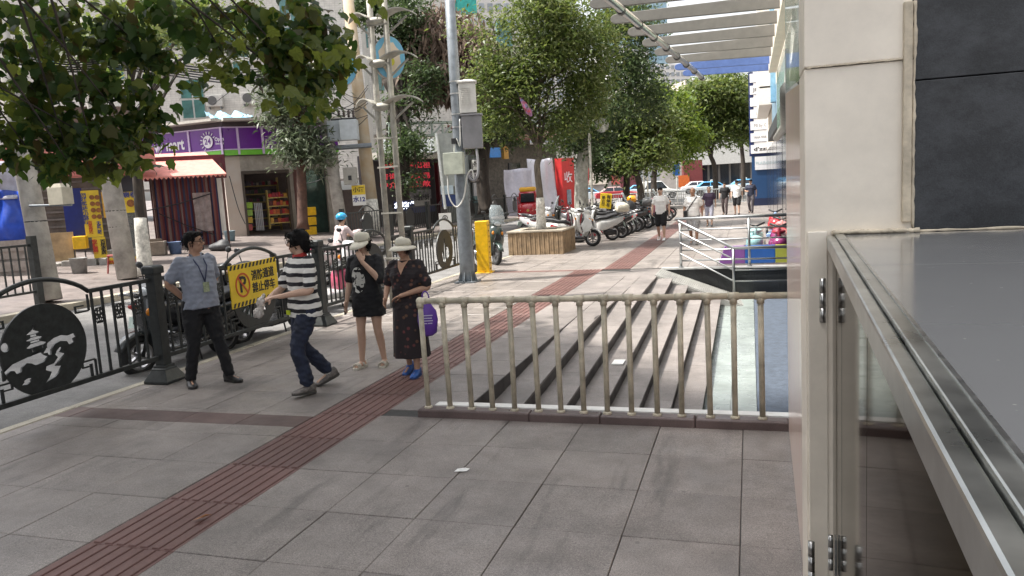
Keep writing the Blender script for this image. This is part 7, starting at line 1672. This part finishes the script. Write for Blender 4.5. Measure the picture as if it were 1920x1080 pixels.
linkmesh('emblem', offs(curve_plate([circ(0, .12, .09, n=20), circ(0, .12, .065, n=20)], .01, T3 @ Matrix.Translation((0, -.022, 0))), ws_), SBLK, ws_); letters('A', .14, SBLK, T3 @ Matrix.Translation((0, -.02, .12)), ws_); MB().tube([pt(835, 428, 26.05), pt(838, 450, 26.05)], .03, 6).build('stake', BPL, ws_)
# green truss gantry
ga = empty('truss_gantry', tuple(pt(790, 255, 32)), label='pale green steel truss spanning above the dark shops', cat='truss'); GT = mat('truss green', (.36, .42, .37), .6, var=.15)
for v in (231, 255): MB().tube([pt(725, v + 1, 31), pt(905, v - 3, 33)], .06, 6).build('chord', GT, ga)
for i in range(9):
    u = 730 + i * 20; d = 31 + i * .22; MB().tube([pt(u, 232, d), pt(u, 255, d)], .045, 6).build('strut', GT, ga)
    MB().tube([pt(u, 255, d), pt(u + 19, 232, d + .2)], .035, 6).build('brace', GT, ga)
# back white terrace wall and buildings
FW = Frame(640, 44, 960, 50, z0=0)
tw = rootF('terrace_building', FW, 'white boarded building with a roof terrace behind the trees', 'building', FW.len / 2); px(FW, 640, -120, 860, 250, 0, 4).build('wall', TILEW, tw); px(FW, 860, 60, 1000, 300, .3, 4).build('wall', mat('cream wall', (.5, .46, .40), .7, var=.15), tw)
for (u0, v0, u1, v1) in ((700, 130, 720, 170), (660, 20, 690, 90), (930, 40, 960, 90)): px(FW, u0, v0, u1, v1, -.1, .1).build('window', TEAL, tw)
px(FW, 845, -100, 890, 28, -.3, .2).build('teal_net', mat('teal scaffold net', (.04, .38, .34), .7, var=.25, scale=3), tw)
FC = Frame(880, 46, 1010, 50, z0=.3)
rf = rootF('tiled_roof_house', FC, 'low brick-red roofed house behind the white drapes', 'house', FC.len / 2); px(FC, 880, 270, 1060, 420, .5, 2).build('wall', mat('dim wall', (.14, .13, .11), .8, var=.3), rf); a = FC.q(870, 262); b = FC.q(1050, 250)
MB(FC.M).add([(a[0], -1.2, a[1]), (b[0], -1.2, a[1]), (b[0], 1.5, a[1] + 1.0), (a[0], 1.5, a[1] + 1.0), (a[0], -1.2, a[1] - .12), (b[0], -1.2, a[1] - .12), (b[0], 1.5, a[1] + .88), (a[0], 1.5, a[1] + .88)], [(0, 1, 2, 3), (7, 6, 5, 4), (0, 4, 5, 1), (1, 5, 6, 2), (2, 6, 7, 3), (3, 7, 4, 0)]).build('roof', mat('red roof', (.22, .09, .07), .8, var=.25), rf)
for (u0, v0, u1, v1) in ((962, 305, 985, 330), (1000, 300, 1030, 335)): px(FC, u0, v0, u1, v1, .42, .52).build('window', DKGL, rf)
bx_ = rootF('blue_crate', FC, 'bright blue box on the ledge between pole and tree', 'box', FC.q(905, 288)[0]); px(FC, 900, 279, 921, 297, -.9, -.4).build('box_body', mat('bright blue', (.03, .22, .6), .4), bx_, bevel=.02)
ob = rootF('orange_board', FC, 'narrow orange panel right of the blue box', 'panel', FC.q(938, 288)[0]); px(FC, 932, 275, 942, 299, -.6, -.4).build('board', mat('ochre board', (.5, .28, .06), .6), ob)
FCl = Frame(940, 43, 1060, 46, z0=.2)
draped('white_drape', 'lilac-white dust sheet hung low between the trunks', FCl, 944, 318, 1000, 415, mat('lilac cloth', (.46, .45, .52), .8, var=.08), 0, .14, 'cloth', 7)
draped('white_drape', 'taller white dust sheet beside the red banner column', FCl, 996, 298, 1048, 400, mat('white drape', (.56, .56, .62), .8, var=.06), .3, .12, 'cloth', 9)
rc = rootF('red_column', FCl, 'red banner column with a white character and grey poster', 'column', FCl.q(1058, 380)[0]); px(FCl, 1046, 297, 1074, 405, -.3, .3).build('shaft', mat('banner red', (.46, .025, .025), .5, var=.12), rc)
q = FCl.q(1059, 334); letters('收', .7, WLET, FCl.T(q[0], -.31, q[1]), rc); px(FCl, 1056, 356, 1065, 383, -.34, -.305).build('poster', mat('grey blue poster', (.22, .26, .32), .5, var=.3, scale=6), rc)
for i, (u, v, d, w_, h_) in enumerate(((1100, 330, 34, .3, 1.2), (1082, 370, 33, .22, 1.3))):
    f_ = empty('red_flag', tuple(pt(u, v + 30, d)), label=('red pennant hanging by the mottled trunk', 'folded red umbrella leaning by the mottled trunk')[i], cat=('flag', 'umbrella')[i]); p = pt(u, v, d)
    MB(Matrix.Translation(p)).loft([[(x * w_ * k, y * .06 * k, z) for x, y in ((-.5, -1), (.5, -1), (.5, 1), (-.5, 1))] for k, z in ((.15, -h_ / 2), (.6, -h_ * .1), (.8, h_ * .25), (.1, h_ / 2))]).build('cloth', mat('flag red', (.5, .03, .04), .6), f_)
fl = empty('folded_umbrella', tuple(pt(988, 205, 22.3)), label='folded colourful umbrella tied high on the planter tree limb', cat='umbrella'); A = pt(975, 183, 22.2); Bq = pt(997, 218, 22.2)
MB().tube([A, A.lerp(Bq, .3), A.lerp(Bq, .75), Bq], [.015, .07, .10, .03], 10).build('cloth', mat('umbrella mix', (.5, .05, .06), .6, var=.5, scale=7, c2=(.12, .25, .5)), fl, True); MB().tube([pt(962, 160, 22.2), A], .014, 6).build('shaft', BPL, fl)
# ---- air conditioners, buckets and boxes
def on_far_ground(u, v):
    d = 8.0
    for _ in range(60):
        p = pt(u, v, d); d *= 1 + .25 * (p.z - FZ(p.x)) / max(.5, EYE.z - p.z)
    p = pt(u, v, d); p.z = FZ(p.x); return p
ACM = mat('ac case', (.52, .51, .48), .5, var=.15)
for k, (u, v) in enumerate(((405, 190), (470, 185), (300, 130), (500, 60))):
    e = rootF('air_conditioner', FU, ('white outdoor air conditioner left of the shop roof tarpaulin', 'white outdoor air conditioner right above the blue tarpaulin', 'outdoor air conditioner behind the near leaves', 'outdoor air conditioner high on the white building')[k], 'air conditioner', FU.q(u, v)[0]); q = FU.q(u, v)
    fb(FU, q[0] - .42, q[0] + .42, q[1] - .3, q[1] + .3, -.36, -.05).build('case', ACM, e, bevel=.02); MB(FU.T(q[0] - .1, -.365, q[1])).lathe([(.24, -.02), (.24, 0)], 20, axis='Y').build('fan_grille', mat('ac grille', (.1, .1, .1), .6), e)
    for dx in (-.3, .3): fb(FU, q[0] + dx - .02, q[0] + dx + .02, q[1] - .42, q[1] - .305, -.34, -.03).build('bracket', PG, e)
rj = random.Random(9)
for k, (u, v, d, c, lab) in enumerate(((292, 478, 22, (.28, .24, .2), 'brown carton at the foot of the striped stall'), (330, 476, 22.5, (.1, .16, .3), 'blue plastic bucket before the striped curtain'), (432, 452, 24.5, (.2, .3, .36), 'grey-blue basin beside the stained shop wall'), (222, 512, 17.8, (.3, .05, .04), 'red plastic stool behind the grey concrete pole'), (150, 512, 18.4, (.25, .25, .24), 'grey paint drum by the low stone wall'), (415, 470, 23.6, (.05, .05, .055), 'black sack slumped near the shop corner'))):
    p = on_far_ground(u, v); e = empty('bucket' if k in (1, 2, 4) else ('carton' if k == 0 else ('plastic_stool' if k == 3 else 'sack')), tuple(p), label=lab, cat=('box', 'bucket', 'basin', 'stool', 'drum', 'sack')[k]); m_ = mat('clutter %d' % k, c, .6, var=.2)
    if k == 0: MB(Matrix.Translation(p) @ Matrix.Rotation(.5, 4, 'Z')).b2((-.3, -.2, 0), (.3, .2, .4)).build('box_body', m_, e, bevel=.01); MB(Matrix.Translation(p) @ Matrix.Rotation(.5, 4, 'Z')).add([(-.3, -.2, .401), (.3, -.2, .401), (.3, -.38, .5), (-.3, -.38, .5)], [(0, 1, 2, 3)]).build('flap', m_, e)
    elif k == 3:
        MB(Matrix.Translation(p)).cbox((0, 0, .44), (.3, .3, .04), .01).build('seat', m_, e)
        for sx in (-1, 1):
            for sy in (-1, 1): MB(Matrix.Translation(p)).tube([(sx * .16, sy * .16, 0), (sx * .12, sy * .12, .42)], .02, 6).build('leg', m_, e)
    elif k == 5: o = linkmesh('sack_body', remesh(MB().ell((0, 0, .14), (.34, .26, .15)).ell((.08, .03, .24), (.2, .18, .12)).ell((-.2, -.05, .12), (.2, .2, .12)), .04, 3), m_, e)
    else: MB(Matrix.Translation(p)).lathe([(.16, 0), (.2, .36), (.215, .37), (.19, .37), (.15, .03)], 18).build('shell', m_, e, True); MB(Matrix.Translation(p)).tube([(-.2, 0, .34), (-.1, -.12, .25), (.1, -.12, .25), (.2, 0, .34)], .01, 6).build('handle', BPL, e)
# cables strung along the shop fronts
for k, (a_, b_, dd) in enumerate((((430, 330), (460, 420), 29.2), ((556, 345), (640, 300), 28.6), ((690, 300), (830, 280), 31.5))):
    A = pt(a_[0], a_[1], dd); Bq = pt(b_[0], b_[1], dd); e = empty('slack_cable', tuple(A), label=('black cable drooping down the stained shop wall', 'slack cable between the brown trunk and the transformer', 'long cable under the green truss')[k], cat='cable'); MB().tube(catmull([A, A.lerp(Bq, .5) - Vector((0, 0, .3)), Bq], 8), .018, 5).build('wire', BPL, e)
# ---- fences on the far kerb
def far_fence(label, y0, y1, x, z, n):
    e = empty('far_fence', (x, (y0 + y1) / 2, z), label=label, cat='fence', group='iron fences on the far kerb'); M0 = Matrix.Translation((x, y0, z)) @ Matrix.Rotation(PI / 2, 4, 'Z'); L0 = y1 - y0
    for zz in (.28, 1.12): MB(M0).b2((0, -.02, zz - .02), (L0, .02, zz + .02)).build('rail', IRON, e)
    for i in range(n + 1): MB(M0).b2((L0 * i / n - .011, -.011, .28), (L0 * i / n + .011, .011, 1.12)).build('baluster', IRON, e)
    for q in (0, L0): MB(M0).b2((q - .06, -.06, 0), (q + .06, .06, 1.28)).build('post', IRON, e)
    c = L0 / 2; MB(M0).tube([(c - .55 + 1.1 * t, 0, 1.12 + .2 * math.sin(PI * t)) for t in [i / 10 for i in range(11)]], .022, 6).build('arch_rail', IRON, e); MB(M0).prism(circ(c, .7, .38, n=24), -.012, .012).build('medallion', IRON, e)
far_fence('iron fence panel on the far kerb under the blue tarpaulin', 7.2, 10.5, -12.3, .36, 22)
for i, (a, b, l) in enumerate(((21.5, 24.8, 'far iron fence panel in front of the yellow crates'), (24.9, 28.2, 'far iron fence panel below the transformer poles'), (28.3, 31.6, 'far iron fence panel behind the blue helmet'), (31.7, 35.0, 'far iron fence panel below the lit white sign'), (35.1, 38.4, 'far iron fence panel left of the white placard'), (38.5, 41.8, 'far iron fence panel behind the grey pole'), (41.9, 45.2, 'far iron fence panel below the pale poster'), (45.3, 48.6, 'far iron fence panel near the three-wheeler'))): far_fence(l, a, b, -12.3 - .0 * i, .36, 18)
# ---- far end of the street
FE = Frame(1060, 112, 1480, 104, z0=0)
en = rootF('end_building', FE, 'grey shop building closing the end of the street', 'building', FE.len / 2)
px(FE, 1040, 215, 1500, 400, 0, 8).build('wall', mat('end wall', (.30, .28, .26), .8, var=.2, scale=.6), en); px(FE, 1285, 262, 1480, 300, -1.6, -.1).build('canopy_slab', mat('grey slab', (.42, .42, .40), .7), en)
for i in range(6): px(FE, 1290 + i * 20, 303, 1307 + i * 20, 345, -.2, -.05).build('shop_window', DKGL, en)
for i in range(5): px(FE, 1075 + i * 26, 240, 1094 + i * 26, 262, -.2, -.05).build('window', DKGL, en)
px(FE, 1145, 300, 1165, 345, -.3, -.05).build('red_panel', mat('brick red panel', (.3, .06, .05), .7), en); px(FE, 1100, 305, 1140, 345, -.3, -.05).build('pale_panel', mat('pale end panel', (.5, .45, .38), .7), en)
for i in range(5): px(FE, 1300, 350 + i * 4, 1480, 353.5 + i * 4, -3.0 + i * -.5, -2.4 - i * .5).build('step', CONC, en)
ki = empty('red_kiosk', tuple(pt(1300, 375, 88)), label='dark red kiosk with orange lantern sign at the street end', cat='kiosk'); T4 = Matrix.Translation(pt(1298, 345, 92)) @ Matrix.Rotation(.2, 4, 'Z')
MB(T4).box((0, 0, 0), (2.2, 2, 5.6)).build('body', mat('kiosk red', (.16, .03, .03), .7, var=.2), ki); MB(T4).box((-1.1, -1.02, .4), (1.3, .06, 1.4)).build('lantern_sign', mat('orange sign', (.55, .12, .02), .5), ki); MB(T4).box((-1.0, -1.02, -1.2), (.9, .06, 1.6)).build('pale_door', WHT, ki); MB(T4).box((-5.2, 0, .4), (2.6, 1.5, 4.6)).build('grey_block', mat('kiosk grey', (.3, .31, .32), .7), ki); MB(T4).box((-7.6, 0, -.2), (2.0, 1.5, 3.6)).build('red_block', mat('kiosk maroon', (.14, .03, .04), .7), ki)
bs = empty('parking_sign', tuple(pt(1270, 375, 62)), label='blue rectangular street sign on a thin post at the far end', cat='sign'); MB().tube([pt(1268, 300, 62), pt(1270, 385, 62)], .05, 6).build('post', ALU, bs); MB(Matrix.Translation(pt(1268, 318, 61.9)) @ Matrix.Rotation(.3, 4, 'Z')).box((0, 0, 0), (.55, .05, .95)).build('plate', mat('sign blue', (.02, .14, .5), .4), bs)
rl = mat('sign lime pale', (.60, .66, .22), .4, var=.1)
ls = empty('lime_sign_post', tuple(pt(1210, 385, 55)), label='far lattice post carrying two round lime-rimmed signs', cat='lamp post')
for u in (1206, 1213): MB().tube([pt(u, 262, 55), pt(u + 2, 395, 55)], .06, 6).build('tube', TPM, ls)
for i in range(5): MB().tube([pt(1206, 275 + i * 14, 55), pt(1213, 282 + i * 14, 55)], .04, 5).build('tie', TPM, ls)
MB().tube([pt(1192, 290, 55), pt(1210, 283, 55), pt(1228, 290, 55)], .06, 6).build('leaf_bracket', TPM, ls)
for (u, v) in ((1188, 281), (1227, 276)):
    T5 = Matrix.Translation(pt(u, v, 54.8)) @ Matrix.Rotation(.3, 4, 'Z'); MB(T5).lathe([(.40, -.06), (.40, .06)], 24, axis='Y').build('sign_case', rl, ls, True); MB(T5).lathe([(.001, -.08), (.30, -.08), (.30, -.064), (.001, -.064)], 24, axis='Y').build('sign_face', mat('sign pale face', (.6, .64, .55), .4, var=.2, scale=6), ls)
ls2 = empty('lamp_post', tuple(pt(1112, 430, 30)), label='thin grey lamp pole in front of the mottled trunk', cat='lamp post'); MB().tube([pt(1103, 215, 30), pt(1113, 432, 30)], .05, 8).build('tube', TPM, ls2); MB(Matrix.Translation(pt(1128, 235, 30))).lathe([(.01, -.05), (.28, -.04), (.28, .04), (.01, .05)], 20, axis='Y').build('round_sign', mat('dim round sign', (.3, .3, .27), .5, var=.2), ls2)
# barriers at the street end
gr = empty('street_barrier', tuple(pt(1330, 402, 52)), label='row of grey crowd barriers across the street end', cat='barrier'); BG = mat('barrier grey', (.40, .42, .42), .5, .4)
for k in range(7):
    A = pt(1130 + k * 45, 372, 56 - k * .6); A.z = 0; Bq = pt(1172 + k * 45, 372, 55.5 - k * .6); Bq.z = 0
    for z in (.12, 1.05): MB().tube([A + Vector((0, 0, z)), Bq + Vector((0, 0, z))], .035, 6).build('rail', BG, gr)
    for i in range(11): q = A.lerp(Bq, i / 10); MB().tube([q + Vector((0, 0, .12)), q + Vector((0, 0, 1.05))], .02, 5).build('bar', BG, gr)
# towers
def tower(label, u0, u1, v0, d, m, cols, rows, wm, lo=300, lit=1.0):
    F = Frame(u0, d, u1, d + 4, z0=0); e = rootF('tower_block', F, label, 'building', F.len / 2); zt_ = F.q(u0, v0)[1]; zb_ = 3
    fb(F, 0, F.len, 0, zt_, 0, 12).build('wall', m, e); w_ = F.len / cols; h_ = (zt_ - 6) / rows
    for i in range(cols):
        for j in range(rows): fb(F, i * w_ + w_ * .2, (i + 1) * w_ - w_ * .2, 6 + j * h_ + h_ * .25, 6 + (j + 1) * h_ - h_ * .2, -.15, -.02).build('window', wm, e)
    return e
PW = mat('pale block', (.66, .65, .63), .7, var=.06); GWIN = mat('grey window', (.30, .33, .36), .3, var=.2, scale=1)
tower('white apartment block with small windows beyond the canopy', 1215, 1300, 120, 190, PW, 9, 14, GWIN)
tower('pale stepped apartment block left of the white one', 1150, 1225, 85, 210, PW, 8, 16, GWIN)
tower('blue glass tower seen above the canopy fins', 1160, 1260, -160, 230, mat('blue glass tower', (.32, .46, .54), .15, var=.2, scale=.2), 10, 26, mat('tower glass', (.25, .40, .50), .1, var=.25, scale=.3))
tower('cream tower behind the canopy and the far trees', 1290, 1500, 150, 170, mat('cream tower', (.52, .46, .40), .7, var=.1), 14, 14, GWIN)
tower('tall pale tower behind the planter tree', 900, 1080, -260, 120, mat('pale tower', (.58, .56, .53), .6, var=.08), 12, 20, GWIN)
# overhead wires
wr = empty('overhead_wires', tuple(pt(100, 90, 15)), label='bundle of black overhead wires behind the near leaves', cat='wires')
for i in range(6): A = pt(-40, 80 + i * 5, 14); Bq = pt(245, 112 + i * 4, 18); C_ = pt(620, 90 + i * 6, 28); MB().tube(catmull([A, A.lerp(Bq, .5) - Vector((0, 0, .15)), Bq, Bq.lerp(C_, .5) - Vector((0, 0, .5)), C_], 6), .02, 5).build('wire', BPL, wr)
A = pt(400, 195, 24); Bq = pt(500, 120, 26); wr2 = empty('sagging_wire', tuple(A), label='single thin wire sloping across the white building', cat='wire'); MB().tube([A, Bq], .012, 5).build('wire', BPL, wr2)

# unseen block added across the road, past the left edge, to shade the pavement
F = None
e = empty('tower_block', (-24, -12, 0), label='tall pale block added out of view across the road to shade the pavement', cat='building')
MB().b2((-34, -40, 0), (-17.2, 1.0, 46)).build('wall', mat('pale tower', (.58, .56, .53), .6, var=.08), e)
for i in range(9):
    for j in range(12): MB().b2((-17.19, -38 + i * 4.2, 3 + j * 3.5), (-17.12, -36 + i * 4.2, 5 + j * 3.5)).build('window', GWIN, e)
bpy.data.scenes.remove(TMP)
